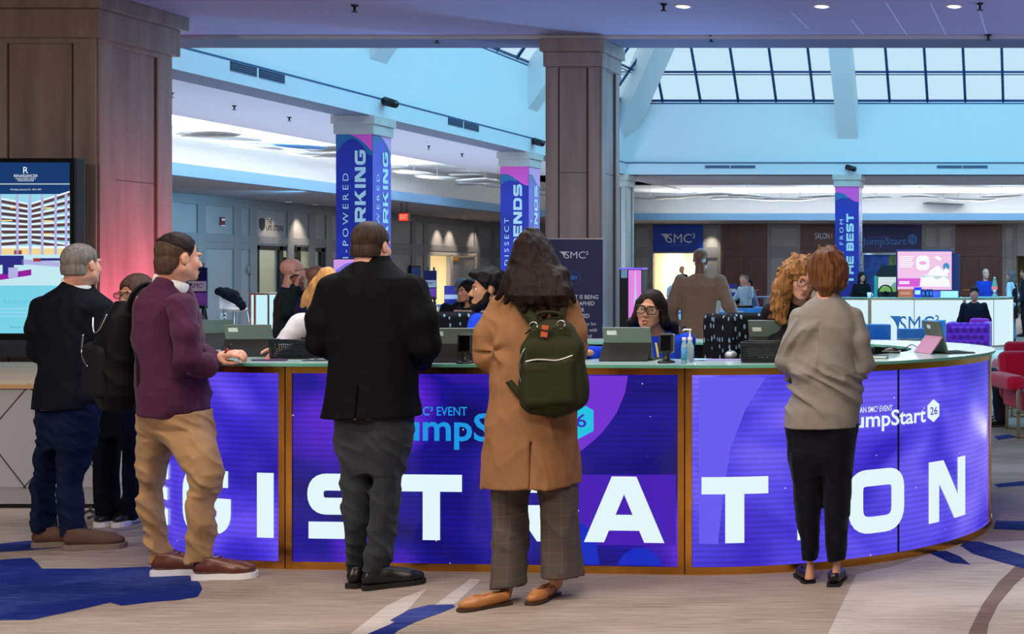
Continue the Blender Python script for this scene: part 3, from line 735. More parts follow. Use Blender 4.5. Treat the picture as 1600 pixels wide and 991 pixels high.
# badge on the middle unit
Y0 = 7.05
zz = lambda y: WZ(y, Y0)
def logo(e, xJ, xT, yb, yt, xh0, xh1, yh0, yh1, xa0, xa1, ya, m1, m2, m3):
    ta, tb = RG.t_of_x(xJ), RG.t_of_x(xT); Y = RG.P(ta).y; z = lambda y: WZ(y, Y)
    t = text_bm('JumpStart', 1.0, 0.018); fit(t, tb - ta, None, x0=0, y0=0)
    hs = max(v.co.y for v in t.b.verts); kk = (z(yt) - z(yb)) / (hs * 0.79)
    for v in t.b.verts: v.co.y = (v.co.y - hs * 0.21) * kk
    on_ring(t, RG, ta, z(yb), e, 'lettering', m1)
    t0, t1 = RG.t_of_x(xh0), RG.t_of_x(xh1); Yh = RG.P(t0).y
    on_ring(hexa(MB(), (t1 - t0) / 2, 0, t1 - t0, (yh1 - yh0) * Yh / FX), RG, t0, WZ((yh0 + yh1) / 2, Yh), e, 'badge', m2, 0.004)
    w = (t1 - t0); n = fit(text_bm('26', 1.0, 0.01), w * 0.62, (yh1 - yh0) * Yh / FX * 0.34, cx=w / 2, y0=0)
    on_ring(n, RG, t0, WZ((yh0 + yh1) / 2, Yh) - (yh1 - yh0) * Yh / FX * 0.17, e, 'badge_number', m3, 0.007)
    ta2, tb2 = RG.t_of_x(xa0), RG.t_of_x(xa1); n = fit(text_bm('AN SMC³ EVENT', 1.0, 0.006), tb2 - ta2, (ya[1] - ya[0]) * Y / FX, x0=0, y0=0)
    on_ring(n, RG, ta2, z(ya[1]), e, 'lettering', m1)
logo(U_mid, 606, 866, 690, 645, 872, 928, 626, 688, 612, 731, (635, 649), L_cyan, L_teal, L_ink)
logo(U_right, 1322, 1446, 671, 645, 1448.5, 1467, 625, 661, 1343, 1394, (637.5, 646.5), L_white, L_white, L_ink)
def film_shape(e, pts, m, off=0.0012):
    mb = MB(); Ys = []
    ts = [RG.t_of_x(x) for x, y in pts]; t0 = min(ts)
    mb.b.faces.new([mb.b.verts.new((t - t0, max(0.045, min(HTOP - 0.058, WZ(y, RG.P(t).y))), 0)) for t, (x, y) in zip(ts, pts)])
    on_ring(mb, RG, t0, 0, e, 'film_print', m, off)
film_shape(U_mid, [(800, 588), (840, 588)] + [(735 + 246 * math.cos(a), 580 + 175 * math.sin(a)) for a in [i / 14 * 1.35 for i in range(0, 15)]] + [(800, 735)], F_disc)
film_shape(U_mid, [(1000 + 36 * math.cos(a), 892 - 36 * math.sin(a)) for a in [i / 12 * math.pi for i in range(13)]], F_disc2, 0.0016)
film_shape(U_mid, [(905 + 32 * math.cos(a), 892 - 75 * math.sin(a)) for a in [i / 12 * math.pi for i in range(13)]], F_disc2, 0.0016)
film_shape(U_mid, [(905, 742), (1056, 742), (1056, 852), (905, 852)], glow('lit_film_plum', (72, 32, 178)), 0.0010)
film_shape(U_right, [(1092, 590), (1196, 590), (1165, 640), (1142, 700), (1130, 770), (1122, 850), (1092, 850)], F_disc3, 0.0012)

# ---------------------------------------------------------------- things on the counter
def top_y(y): return FX * (CAMH - HTOP) / (y - CY)
M_slate = mat('tablet_back', (98, 112, 106), 0.4, 0.2); M_cover = mat('tablet_cover', (18, 19, 22), 0.8)
M_scr = glow('tablet_screen', (150, 190, 220), 0.7); M_lbl = mat('paper_label', (210, 222, 214), 0.6)
def tablet(x, y, rz, label, w=0.262, h=0.185, flap=None, sticker=(-0.085, 0.155), dark=True):
    """tablet propped on its flap: local +y is the screen side, the back looks to -y"""
    Y = top_y(y); e = empty('tablet', (WX(x, Y), Y, HTOP), rz, label, 'tablet', None)
    M = Matrix.Rotation(R_(-16), 4, 'X') @ Matrix.Identity(4)
    M = Matrix.Translation((0, 0.05, 0.006)) @ Matrix.Rotation(R_(17), 4, 'X')
    b = MB(); b.box((-w / 2, -0.005, 0), (w / 2, 0.005, h), 0.004, M); b.build('body', M_slate, e)
    b = MB(); b.box((-w / 2 + 0.008, 0.0051, 0.01), (w / 2 - 0.008, 0.0056, h - 0.008), 0, M); b.build('screen', M_scr, e)
    hz = h * 0.52; p = M @ Vector((0, -0.006, hz)); tip = Vector((0, p.y - 0.075, 0.003))
    d = tip - p
    b = MB(); n = d.cross(Vector((1, 0, 0))).normalized() * 0.0025
    b.poly([p + n + Vector((-w / 2, 0, 0)), p + n + Vector((w / 2, 0, 0)), tip + n + Vector((w / 2, 0, 0)), tip + n + Vector((-w / 2, 0, 0))], -2 * n)
    b.build('stand_flap', flap or M_cover, e)
    b = MB(); b.box((-w / 2 - 0.002, 0.04, 0.0), (w / 2 + 0.002, 0.225, 0.006), 0.002); b.build('keyboard', M_cover, e)
    if sticker:
        b = MB(); b.box((sticker[0] - 0.022, -0.0056, sticker[1] - 0.012), (sticker[0] + 0.03, -0.005, sticker[1] + 0.012), 0, M)
        b.build('sticker', M_lbl, e)
    return e
tablet(387, 557, R_(4), 'tablet with pale sticker, standing left of the first black basket')
tablet(709, 566, R_(3), 'tablet propped between the dark suit and the camel coat', w=0.255)
tablet(979, 564, R_(0), 'tablet in front of the woman with large black glasses')
tablet(1204, 556, R_(-4), 'tablet rising behind the right black basket, by the curly hair', h=0.21)
tablet(1456, 552, R_(-62), 'tablet with stand flap coloured as pink lit near the right end of counter', flap=mat('pink_lit_flap', (176, 122, 150), 0.6), h=0.195, sticker=(-0.05, 0.16))  # pink light is put into the flap's colour
tablet(331, 546, R_(62), 'tablet turned sideways beside the hand holding a red pen', h=0.19, sticker=None)
M_bask = mat('basket_plastic', (16, 20, 24), 0.45)
def basket(x, y, rz, label, w=0.26, d=0.18, h=0.105):
    Y = top_y(y); e = empty('basket', (WX(x, Y), Y + d / 2, HTOP), rz, label, 'basket', 'perforated black baskets')
    b = MB(); b.box((-w / 2 + 0.012, -d / 2 + 0.012, 0), (w / 2 - 0.012, d / 2 - 0.012, 0.005)); b.build('floor_plate', M_bask, e)
    def wall(M, ww, nm):
        b = MB(); nx = max(6, int(ww / 0.0125)); t = 0.0022
        b.box((-ww / 2, -t, 0), (ww / 2, t, 0.014), 0, M); b.box((-ww / 2, -t, h - 0.02), (ww / 2, t, h), 0, M)
        for i in range(nx + 1):
            u = -ww / 2 + ww * i / nx; b.box((u - 0.0022, -t, 0.01), (u + 0.0022, t, h - 0.015), 0, M)
        for j in range(1, 6):
            z = 0.012 + (h - 0.032) * j / 6; b.box((-ww / 2, -t * 0.9, z - 0.0028), (ww / 2, t * 0.9, z + 0.0028), 0, M)
        b.build('wall_panel', M_bask, e)
    for k in range(4):
        ww, dd = (w, d) if k % 2 == 0 else (d, w)
        wall(rotz(k * math.pi / 2) @ Matrix.Translation((0, -dd / 2 + 0.004, 0)) @ Matrix.Rotation(R_(5), 4, 'X'), ww, k)
    b = MB(); rr = [(-w / 2, -d / 2), (w / 2, -d / 2), (w / 2, d / 2), (-w / 2, d / 2), (-w / 2, -d / 2)]
    for (a, c), (a2, c2) in zip(rr, rr[1:]): b.tube([(a * 1.02, c * 1.02, h), (a2 * 1.02, c2 * 1.02, h)], 0.005, 6)
    b.build('rim', M_bask, e)
    return e
basket(458, 561, R_(-6), 'black basket right of the first tablet, left of dark suit')
basket(1195, 567, R_(4), 'black basket against the left elbow of the grey polo')
def reader(x, y, rz, label):
    Y = top_y(y); e = empty('card_reader', (WX(x, Y), Y, HTOP), rz, label, 'card reader', 'black card readers on stands')
    b = MB(); b.lathe([(0.001, 0), (0.046, 0), (0.046, 0.008), (0.03, 0.014), (0.02, 0.018), (0.017, 0.045), (0.02, 0.06), (0.001, 0.06)], n=20); b.build('stand', M_black, e)
    b = MB(); b.box((-0.037, -0.028, 0.05), (0.037, 0.024, 0.158), 0.012, Matrix.Rotation(R_(-6), 4, 'X')); b.build('housing', M_black, e)
    b = MB(); b.box((0.034, -0.02, 0.056), (0.041, 0.02, 0.152), 0.004, Matrix.Rotation(R_(-6), 4, 'X')); b.build('side_trim', M_steel, e)
    b = MB(); b.box((-0.026, -0.0305, 0.062), (0.026, -0.028, 0.146), 0.003, Matrix.Rotation(R_(-6), 4, 'X')); b.build('window', mat('reader_window', (6, 6, 9), 0.1), e)
    return e
reader(727, 568, R_(12), 'card reader in front of the bearded man, by the camel sleeve')
reader(1041, 567, R_(6), 'card reader standing left of the hand sanitiser bottles')
M_clear = mat('clear_bottle', (200, 225, 230), 0.15, trans=0.7); M_label = mat('blue_label', (70, 150, 200), 0.5)
def put(x, y, name, label, cat, group=None, rz=0, dz=0):
    Y = top_y(y); return empty(name, (WX(x, Y), Y, HTOP + dz), rz, label, cat, group)
e = put(1069, 569, 'sanitiser_bottle', 'slim sanitiser bottle with blue label, left of the pump bottle', 'bottle')
b = MB(); b.lathe([(0.001, 0), (0.0145, 0), (0.015, 0.01), (0.015, 0.10), (0.009, 0.115), (0.009, 0.125), (0.001, 0.125)], n=16); b.build('bottle_body', M_clear, e)
b = MB(); b.lathe([(0.0152, 0.02), (0.0156, 0.02), (0.0156, 0.085), (0.0152, 0.085)], n=16); b.build('bottle_label', M_label, e)
b = MB(); b.lathe([(0.001, 0.122), (0.011, 0.122), (0.011, 0.14), (0.001, 0.14)], n=14); b.build('cap', M_white, e)
e = put(1078, 566, 'sanitiser_pump_bottle', 'clear pump bottle with white nozzle beside folded papers', 'bottle')
b = MB(); b.lathe([(0.001, 0), (0.019, 0), (0.021, 0.008), (0.021, 0.085), (0.011, 0.108), (0.010, 0.118), (0.001, 0.118)], n=18); b.build('bottle_body', M_clear, e)
b = MB(); b.lathe([(0.001, 0.115), (0.013, 0.115), (0.013, 0.132), (0.005, 0.136), (0.004, 0.168), (0.009, 0.170), (0.009, 0.178), (0.001, 0.178)], n=14); b.tube([(0, 0, 0.174), (-0.03, -0.005, 0.175), (-0.036, -0.006, 0.168)], 0.0045, 8); b.build('pump', M_white, e)
e = put(1092, 563, 'paper_stack', 'fan of pale blue papers right of the pump bottle', 'papers')
b = MB()
for k in range(5): b.box((-0.05, -0.06, 0.0012 * k), (0.05, 0.06, 0.0012 * k + 0.0009), 0, rotz(0.35 - 0.12 * k))
b.build('sheets', mat('blue_paper', (150, 190, 225), 0.6), e)
e = put(1135, 563, 'mouse_pad', 'thin lilac mouse pad under the silver mouse', 'mouse pad')
b = MB(); b.box((-0.1, -0.06, 0), (0.1, 0.08, 0.003), 0.002); b.build('pad', mat('lilac_pad', (140, 130, 180), 0.8), e)
e = put(1142, 560, 'computer_mouse', 'silver and black computer mouse left of the right basket', 'mouse', dz=0.003)
b = MB(); b.sphere((0, 0, 0.014), 0.034, (1.0, 1.25, 0.78), 20); b.map(lambda c: (c.x, c.y, max(c.z, 0.0))); b.build('mouse_body', mat('silver_plastic', (168, 170, 176), 0.3, 0.4), e)
b = MB(); b.sphere((0, 0.006, 0.016), 0.031, (0.75, 1.1, 0.85), 16); b.map(lambda c: (c.x, c.y, max(c.z, 0.002))); b.build('button_panel', M_black, e)
b = MB(); b.tube([(-0.004, -0.02, 0.041), (0.004, -0.02, 0.041)], 0.006, 10); b.build('wheel', M_steel, e)
e = put(421, 564, 'flat_pen_case', 'slim purple pen case lying before the left basket', 'pen case')
b = MB(); b.box((-0.095, -0.012, 0), (0.095, 0.012, 0.008), 0.004); b.build('case', mat('purple_case', (84, 30, 90), 0.4), e)
e = put(496, 564, 'clipboard', 'dark flat clipboard tucked by the left arm of dark suit', 'clipboard')
b = MB(); b.box((-0.075, -0.02, 0), (0.075, 0.05, 0.004), 0.001); b.build('board', M_black, e)
b = MB(); b.box((-0.07, 0.028, 0.004), (-0.03, 0.048, 0.009), 0.002); b.build('clip', M_steel, e)
e = put(1371, 560, 'notebook', 'dark blue notebook on glass right of the grey polo', 'notebook')
b = MB(); b.box((-0.055, -0.045, 0), (0.055, 0.06, 0.018), 0.003); b.build('cover', mat('navy_cover', (24, 34, 62), 0.5), e)
b = MB(); b.box((-0.052, -0.0455, 0.003), (0.0555, 0.058, 0.015)); b.build('pages', M_lbl, e)
e = put(1393, 552, 'leather_case', 'rounded dark leather case between notebook and pink lit tablet', 'case')
b = MB(); b.sphere((0, 0, 0.0), 0.052, (1.0, 0.7, 0.75), 20); b.map(lambda c: (c.x, c.y, max(c.z, 0.0))); b.build('shell', mat('dark_leather', (44, 32, 26), 0.3), e)
b = MB(); b.box((-0.053, -0.037, 0.010), (0.053, 0.037, 0.014)); b.build('zip', M_steel, e)
e = put(1361, 552, 'phone_charger', 'small black charger block behind the notebook', 'charger')
b = MB(); b.box((-0.018, -0.018, 0), (0.018, 0.018, 0.036), 0.005); b.build('block', M_black, e)
b = MB(); b.box((-0.006, -0.0195, 0.012), (0.006, -0.018, 0.02)); b.build('socket', M_steel, e)
def cable(name, pts, r, label, m=None):
    b = MB(); P = [Vector(p) for p in pts]; out = []
    for i in range(len(P) - 1):
        p0, p1, p2, p3 = P[max(i - 1, 0)], P[i], P[i + 1], P[min(i + 2, len(P) - 1)]
        for k in range(8):
            t = k / 8; out.append(0.5 * ((2 * p1) + (p2 - p0) * t + (2 * p0 - 5 * p1 + 4 * p2 - p3) * t * t + (3 * p1 - p0 - 3 * p2 + p3) * t ** 3))
    out.append(P[-1]); b.tube(out, r, 6)
    return tag(b.build(name, m or M_black), label, 'cable')
def on_top(x, y, dz=0.004): Y = top_y(y); return (WX(x, Y), Y, HTOP + dz)
cable('power_cable', [on_top(1440, 549), on_top(1425, 546, 0.03), on_top(1412, 547, 0.006), on_top(1398, 545), on_top(1385, 543)], 0.003, 'thin black cable curling left from the pink lit tablet')
cable('power_cable', [on_top(357, 545), on_top(345, 541, 0.02), on_top(338, 538, 0.03), on_top(331, 534, 0.02)], 0.003, 'thin black cable running left from the first tablet')
cable('power_cable', [on_top(413, 548), on_top(420, 544, 0.05), on_top(430, 543, 0.055), on_top(437, 545, 0.02), on_top(436, 549, 0.004)], 0.003, 'looped grey cable above the left basket', mat('grey_cable', (90, 96, 104), 0.5))
cable('power_cable', [on_top(1051, 560, 0.06), on_top(1058, 555, 0.075), on_top(1063, 558, 0.04), on_top(1062, 561, 0.004)], 0.0028, 'black cable arching behind the right card reader')

# ---------------------------------------------------------------- left kiosk: white cabinet with wooden top, tall display
e = empty('kiosk_cabinet', (-7.9, 10.2, 0), 0, 'low white cabinet with diamond lines and wooden top at left', 'cabinet')
o = e.location
b = MB(); b.box((-9.6, 8.97, 0.14), (-6.42, 11.25, 0.80), 0.004); local(b, e).build('body', mat('kiosk_white', (176, 176, 182), 0.5), e)
b = MB(); b.box((-9.6, 8.975, 0.03), (-6.42, 11.25, 0.142)); local(b, e).build('plinth', mat('kiosk_plinth', (160, 160, 166), 0.5), e)
b = MB(); b.box((-9.6, 9.0, 0.0), (-6.44, 11.2, 0.03)); local(b, e).build('skirting', M_black, e)
b = MB(); b.box((-9.62, 8.95, 0.80), (-6.40, 10.05, 0.832), 0.004); b.box((-9.62, 10.055, 0.80), (-6.40, 11.27, 0.832), 0.004)
local(b, e).build('wooden_top', mat('pale_oak', (196, 160, 116), 0.45, var=0.15, vscale=2.0, stretch=(0.6, 8, 4)), e)
b = MB(); Yk = 8.968
for (xa, ya), (xb_, yb_) in (((47, 600), (-30, 690)), ((42, 600), (120, 690)), ((-30, 672), (40, 763)), ((36, 763), (120, 672)), ((100, 672), (152, 738)), ((116, 600), (155, 648))):
    a, c = PT(xa, ya, Yk), PT(xb_, yb_, Yk); d = (c - a).normalized(); n_ = Vector((-d.z, 0, d.x)) * 0.004
    b.poly([a - n_, c - n_, c + n_, a + n_], (0, 0.004, 0))
local(b, e).build('diamond_lines', mat('line_grey', (58, 60, 66), 0.5), e)
for k, pts in enumerate(([(128, 806), (140, 801), (150, 806), (138, 812)], [(140, 800), (146, 793), (155, 800), (148, 808)], [(186, 808), (194, 800), (196, 790), (190, 784)])):
    cable('floor_cable', [FP(x, y, 0.012) for x, y in pts], 0.008, ('coil of black cable on carpet by the cabinet foot', 'upper loop of black cable against the cabinet skirting', 'black cable on the floor between the two standing legs')[k])
# tall screen
DY = 11.95; DX0, DX1, DZ0, DZ1 = WX(118, DY) - 0.95, WX(118, DY), 0.90, WZ(247, DY)
e = empty('display_screen', ((DX0 + DX1) / 2, DY + 0.1, 0.832), 0, 'tall upright black framed display on the wooden cabinet top', 'display screen')
b = MB(); b.box((DX0, DY, DZ0), (DX1, DY + 0.12, DZ1), 0.01); local(b, e).build('housing', M_black, e)
b = MB(); b.box((DX0 - 0.15, DY - 0.02, 0.833), (DX1 + 0.05, DY + 0.15, 0.985), 0.01); local(b, e).build('base', mat('kiosk_grey', (58, 62, 70), 0.5), e)
sx0, sx1, sz0, sz1 = DX0 + 0.05, DX1 - 0.05, WZ(521, DY), WZ(254, DY)
sp = MB(); yy = DY - 0.002; SW, SH = sx1 - sx0, sz1 - sz0
scr_m = [glow('screen_navy', (24, 58, 110)), glow('screen_white', (236, 248, 252)), glow('screen_sky', (150, 214, 236)), glow('screen_brown', (96, 62, 66)), glow('screen_cream', (240, 214, 150)),
         glow('screen_lilac', (176, 178, 226)), glow('screen_floor', (196, 232, 240)), glow('screen_magenta', (150, 30, 160)), glow('screen_indigo', (44, 44, 130)), glow('screen_rust', (150, 60, 60)), glow('screen_cyan', (120, 210, 230))]
def sq(i, u0, v0, u1, v1, d=0.0, sk0=0.0, sk1=0.0):
    sp.slot(i); sp.poly([(sx0 + u0 * SW, yy - d, sz0 + v0 * SH), (sx0 + u1 * SW, yy - d, sz0 + (v0 + sk1) * SH), (sx0 + u1 * SW, yy - d, sz0 + (v1 + sk1) * SH), (sx0 + u0 * SW, yy - d, sz0 + v1 * SH)])
sq(10, 0, 0, 1, 0.28); sq(0, 0, 0.815, 1, 1); sq(1, 0, 0.872, 1, 0.876, .001)
sq(2, 0, 0.28, 1, 0.815)
for k in range(8):                                  # balconies climbing to the inner corner of a courtyard
    v = 0.50 + 0.038 * k; f = 1 + 0.04 * k
    sq(3, 0, v + 0.004 * k, 0.56, v + 0.018 + 0.004 * k, .001, 0, -0.012 * (k - 2)); sq(1, 0, v + 0.020 + 0.004 * k, 0.56, v + 0.030 + 0.004 * k, .001, 0, -0.012 * (k - 2))
    sq(3, 0.60, v - 0.012 * (k - 2) + 0.004 * k, 1, v + 0.018 - 0.012 * (k - 2) + 0.004 * k, .001, 0, 0.014 * (k - 2)); sq(1, 0.60, v + 0.020 - 0.012 * (k - 2) + 0.004 * k, 1, v + 0.030 - 0.012 * (k - 2) + 0.004 * k, .001, 0, 0.014 * (k - 2))
    if k % 2 == 0: sq(4, 0.08 + 0.05 * k, v + 0.004, 0.2 + 0.05 * k, v + 0.012, .0015); sq(4, 0.7, v, 0.82, v + 0.01, .0015)
for u in (0.06, 0.26, 0.44, 0.575, 0.70, 0.84, 0.95): sq(5, u, 0.46, u + 0.028, 0.815, .002)
sq(4, 0, 0.462, 1, 0.50, .0018); sq(9, 0.1, 0.462, 0.16, 0.49, .002); sq(9, 0.42, 0.462, 0.5, 0.486, .002); sq(1, 0, 0.497, 1, 0.512, .0019)
sq(6, 0, 0.28, 1, 0.462, .001); sq(7, 0.02, 0.29, 0.60, 0.325, .002, 0, 0.05); sq(8, 0.20, 0.40, 0.52, 0.455, .002); sq(8, 0.30, 0.345, 0.42, 0.40, .0025); sq(5, 0.36, 0.325, 0.46, 0.385, .003); sq(9, 0.10, 0.34, 0.24, 0.375, .0025); sq(8, 0.16, 0.36, 0.20, 0.405, .0028)
sq(5, 0.50, 0.405, 0.98, 0.435, .002, 0, -0.02); sq(8, 0.66, 0.425, 0.98, 0.44, .0025); sq(9, 0.62, 0.42, 0.70, 0.44, .0027)
for k in range(3): sq(2, 0.05, 0.14 - 0.022 * k, 0.95, 0.147 - 0.022 * k, .001)
local(sp, e).build('screen_image', scr_m, e)
def scr_text(body, uc, v, h, m, w=None, bold=0.0):
    mb = text_bm(body, 1.0, bold); fit(mb, w * SW if w else None, h * SH, cx=0)
    mb.map(frame_map((sx0 + uc * SW - o_.x, yy - 0.004 - o_.y, sz0 + v * SH - o_.z), (1, 0, 0), (0, 0, 1))); mb.build('screen_text', m, e, fixn=False)
o_ = e.location; TW = scr_m[1]
uC = (WX(41, DY) - sx0) / SW
vy = lambda y: (WZ(y, DY) - sz0) / SH
scr_text('R', uC, vy(271), vy(261) - vy(271), TW); scr_text('RENAISSANCE®', uC, vy(277), vy(272.5) - vy(277), TW, 36 / 105 * 0.72)
scr_text('ATLANTA WAVERLY HOTEL &', uC, vy(280.5), vy(278) - vy(280.5), TW, 0.21); scr_text('CONVENTION CENTER', uC, vy(283.5), vy(281) - vy(283.5), TW, 0.17)
scr_text('Monday, January 26 - 8:31 AM', uC, vy(298), vy(295) - vy(298), TW, 0.32)
M_scyan = glow('screen_text_cyan', (96, 190, 222)); scr_text('Relax and unwind', uC + 0.0, vy(474), vy(468) - vy(474), M_scyan, 0.46); scr_text('Events  |  Map  |  Dining', uC + 0.04, vy(513.5), vy(510) - vy(513.5), mat('screen_text_grey', (8, 8, 10), 0.4, emit=(70, 110, 140)), 0.40)
# ================================================================ PEOPLE: bodies and clothes grown as smooth solids
_rng = np.random.RandomState(11)
_LAT = _rng.rand(32, 32, 32).astype(np.float32)
def vnoise(x, y, z, seed=0):
    x = x + seed * 7.31; y = y + seed * 3.17; z = z + seed * 5.53
    xi, yi, zi = np.floor(x).astype(np.int32), np.floor(y).astype(np.int32), np.floor(z).astype(np.int32)
    fx, fy, fz = x - xi, y - yi, z - zi
    fx, fy, fz = fx * fx * (3 - 2 * fx), fy * fy * (3 - 2 * fy), fz * fz * (3 - 2 * fz)
    g = lambda a, b, c: _LAT[(xi + a) & 31, (yi + b) & 31, (zi + c) & 31]
    x00 = g(0, 0, 0) * (1 - fx) + g(1, 0, 0) * fx; x10 = g(0, 1, 0) * (1 - fx) + g(1, 1, 0) * fx
    x01 = g(0, 0, 1) * (1 - fx) + g(1, 0, 1) * fx; x11 = g(0, 1, 1) * (1 - fx) + g(1, 1, 1) * fx
    return (x00 * (1 - fy) + x10 * fy) * (1 - fz) + (x01 * (1 - fy) + x11 * fy) * fz
class Fr:
    """a frame: origin, axes, scale"""
    def __init__(s, o, yaw=0, pitch=0, roll=0, k=1.0):
        s.o = np.array(o, float); s.k = k
        s.R = np.array((Matrix.Rotation(R_(yaw), 3, 'Z') @ Matrix.Rotation(R_(-pitch), 3, 'X') @ Matrix.Rotation(R_(roll), 3, 'Y')))
    def __call__(s, p): return s.o + s.R @ (np.array(p, float) * s.k)
ID = Fr((0, 0, 0))
class Field:
    def __init__(s, lo, hi, vox):
        s.lo = np.array(lo, float); s.vox = vox
        s.n = np.maximum(4, np.ceil((np.array(hi, float) - s.lo) / vox).astype(int) + 1)
        s.v = np.full(s.n, 0.3, np.float32)
        s.ax = [(s.lo[i] + vox * np.arange(s.n[i])).astype(np.float32) for i in range(3)]
    def sub(s, lo, hi, pad):
        a = [max(0, int((lo[i] - pad - s.lo[i]) / s.vox)) for i in range(3)]
        b = [min(int(s.n[i]), int((hi[i] + pad - s.lo[i]) / s.vox) + 2) for i in range(3)]
        if any(b[i] <= a[i] for i in range(3)): return None
        sl = tuple(slice(a[i], b[i]) for i in range(3))
        return sl, s.ax[0][sl[0]][:, None, None], s.ax[1][sl[1]][None, :, None], s.ax[2][sl[2]][None, None, :]
    def merge(s, sl, d, k):
        v = s.v[sl]
        if k <= 0: s.v[sl] = np.minimum(v, d); return
        h = np.clip(0.5 + 0.5 * (v - d) / k, 0, 1); s.v[sl] = v * (1 - h) + d * h - k * h * (1 - h)
    def carve(s, sl, d, k):
        v = s.v[sl]; d = -d
        h = np.clip(0.5 - 0.5 * (v - d) / max(k, 1e-5), 0, 1); s.v[sl] = v * (1 - h) + d * h + max(k, 1e-5) * h * (1 - h)
    def cone(s, p0, p1, r0, r1=None, k=0.02, flat=None, cut=False):
        r1 = r0 if r1 is None else r1; p0 = np.array(p0, float); p1 = np.array(p1, float); rm = max(r0, r1)
        q = s.sub(np.minimum(p0, p1) - rm, np.maximum(p0, p1) + rm, k + 0.02)
        if q is None: return s
        sl, X, Y, Z = q; ba = p1 - p0; L = max(1e-9, ba @ ba)
        dx, dy, dz = X - p0[0], Y - p0[1], Z - p0[2]
        t = np.clip((dx * ba[0] + dy * ba[1] + dz * ba[2]) / L, 0, 1)
        ex, ey, ez = dx - t * ba[0], dy - t * ba[1], dz - t * ba[2]
        r = r0 + (r1 - r0) * t
        if flat is not None:      # (direction, factor): thinner along that direction
            n, f = np.array(flat[0], float), flat[1]; n = n / np.linalg.norm(n)
            c = (ex * n[0] + ey * n[1] + ez * n[2]) * (1 / f - 1)
            ex, ey, ez = ex + c * n[0], ey + c * n[1], ez + c * n[2]
            d = (np.sqrt(ex * ex + ey * ey + ez * ez) - r) * max(f, 0.5)
        else: d = np.sqrt(ex * ex + ey * ey + ez * ez) - r
        (s.carve if cut else s.merge)(sl, d.astype(np.float32), k); return s
    def chain(s, pts, rs, k=0.02, flat=None):
        for i in range(len(pts) - 1): s.cone(pts[i], pts[i + 1], rs[i], rs[i + 1], k, flat)
        return s
    def ell(s, c, r, k=0.02, T=ID, cut=False, rot=None):
        c = T(c); r = np.array(r, float) * T.k; R = T.R if rot is None else T.R @ rot; rm = r.max()
        q = s.sub(c - rm, c + rm, k + 0.02)
        if q is None: return s
        sl, X, Y, Z = q; X, Y, Z = X - c[0], Y - c[1], Z - c[2]
        a = [(R[0, i] * X + R[1, i] * Y + R[2, i] * Z) / r[i] for i in range(3)]
        k0 = np.sqrt(a[0] ** 2 + a[1] ** 2 + a[2] ** 2); k1 = np.sqrt((a[0] / r[0]) ** 2 + (a[1] / r[1]) ** 2 + (a[2] / r[2]) ** 2) + 1e-6
        (s.carve if cut else s.merge)(sl, (k0 * (k0 - 1) / k1).astype(np.float32), k); return s
    def tc(s, T, p0, p1, r0, r1=None, k=0.02, cut=False): return s.cone(T(p0), T(p1), r0 * T.k, (r0 if r1 is None else r1) * T.k, k, None, cut)
    def local(s, T, fn, lo, hi, k=0.02, cut=False):
        cs = np.array([T((a, b, c)) for a in (lo[0], hi[0]) for b in (lo[1], hi[1]) for c in (lo[2], hi[2])])
        q = s.sub(cs.min(0), cs.max(0), k)
        if q is None: return s
        sl, X, Y, Z = q; X, Y, Z = X - T.o[0], Y - T.o[1], Z - T.o[2]; R = T.R
        l = [(R[0, i] * X + R[1, i] * Y + R[2, i] * Z) / T.k for i in range(3)]
        d = (fn(*l) * T.k).astype(np.float32)
        (s.carve if cut else s.merge)(sl, d, k); return s
    def stack(s, st, k=0.02, n=2.3, T=None, shrink=0.0, cap=0.012):
        """st: (z, cx, cy, a, b) rows from low to high: a rounded trunk through these sections"""
        st = sorted(st); A = np.array(st, float)
        def fn(X, Y, Z):
            f = lambda j: np.interp(Z, A[:, 0], A[:, j])
            a, b = np.maximum(f(3) - shrink, 0.004), np.maximum(f(4) - shrink, 0.004); u, w = np.abs(X - f(1)) / a, np.abs(Y - f(2)) / b
            rr = (u ** n + w ** n + 1e-9) ** (1 / n); d = (rr - 1) * np.minimum(a, b)
            dz = np.maximum(A[0, 0] - Z, Z - A[-1, 0]); h = np.maximum(cap + np.minimum(0, np.maximum(d, dz) + 0) * 0, 0)
            return np.maximum(d, dz)
        m = A[:, 3].max(); mb = A[:, 4].max()
        lo = (A[:, 1].min() - m, A[:, 2].min() - mb, A[0, 0]); hi = (A[:, 1].max() + m, A[:, 2].max() + mb, A[-1, 0])
        return s.local(T or ID, fn, [v - 0.03 for v in lo], [v + 0.03 for v in hi], k)
    def box(s, T, lo, hi, r=0.01, k=0.02, cut=False):
        c = [(a + b) / 2 for a, b in zip(lo, hi)]; h = [(b - a) / 2 - r for a, b in zip(lo, hi)]
        def fn(X, Y, Z):
            qx, qy, qz = np.abs(X - c[0]) - h[0], np.abs(Y - c[1]) - h[1], np.abs(Z - c[2]) - h[2]
            return np.sqrt(np.maximum(qx, 0) ** 2 + np.maximum(qy, 0) ** 2 + np.maximum(qz, 0) ** 2) + np.minimum(np.maximum(qx, np.maximum(qy, qz)), 0) - r
        return s.local(T, fn, [v - 0.03 for v in lo], [v + 0.03 for v in hi], k, cut)
    def clip(s, p, n, k=0.003):
        """keep what lies behind the plane"""
        n = np.array(n, float); n = n / np.linalg.norm(n)
        d = (s.ax[0][:, None, None] - p[0]) * n[0] + (s.ax[1][None, :, None] - p[1]) * n[1] + (s.ax[2][None, None, :] - p[2]) * n[2]
        s.v = np.maximum(s.v, d.astype(np.float32)); return s
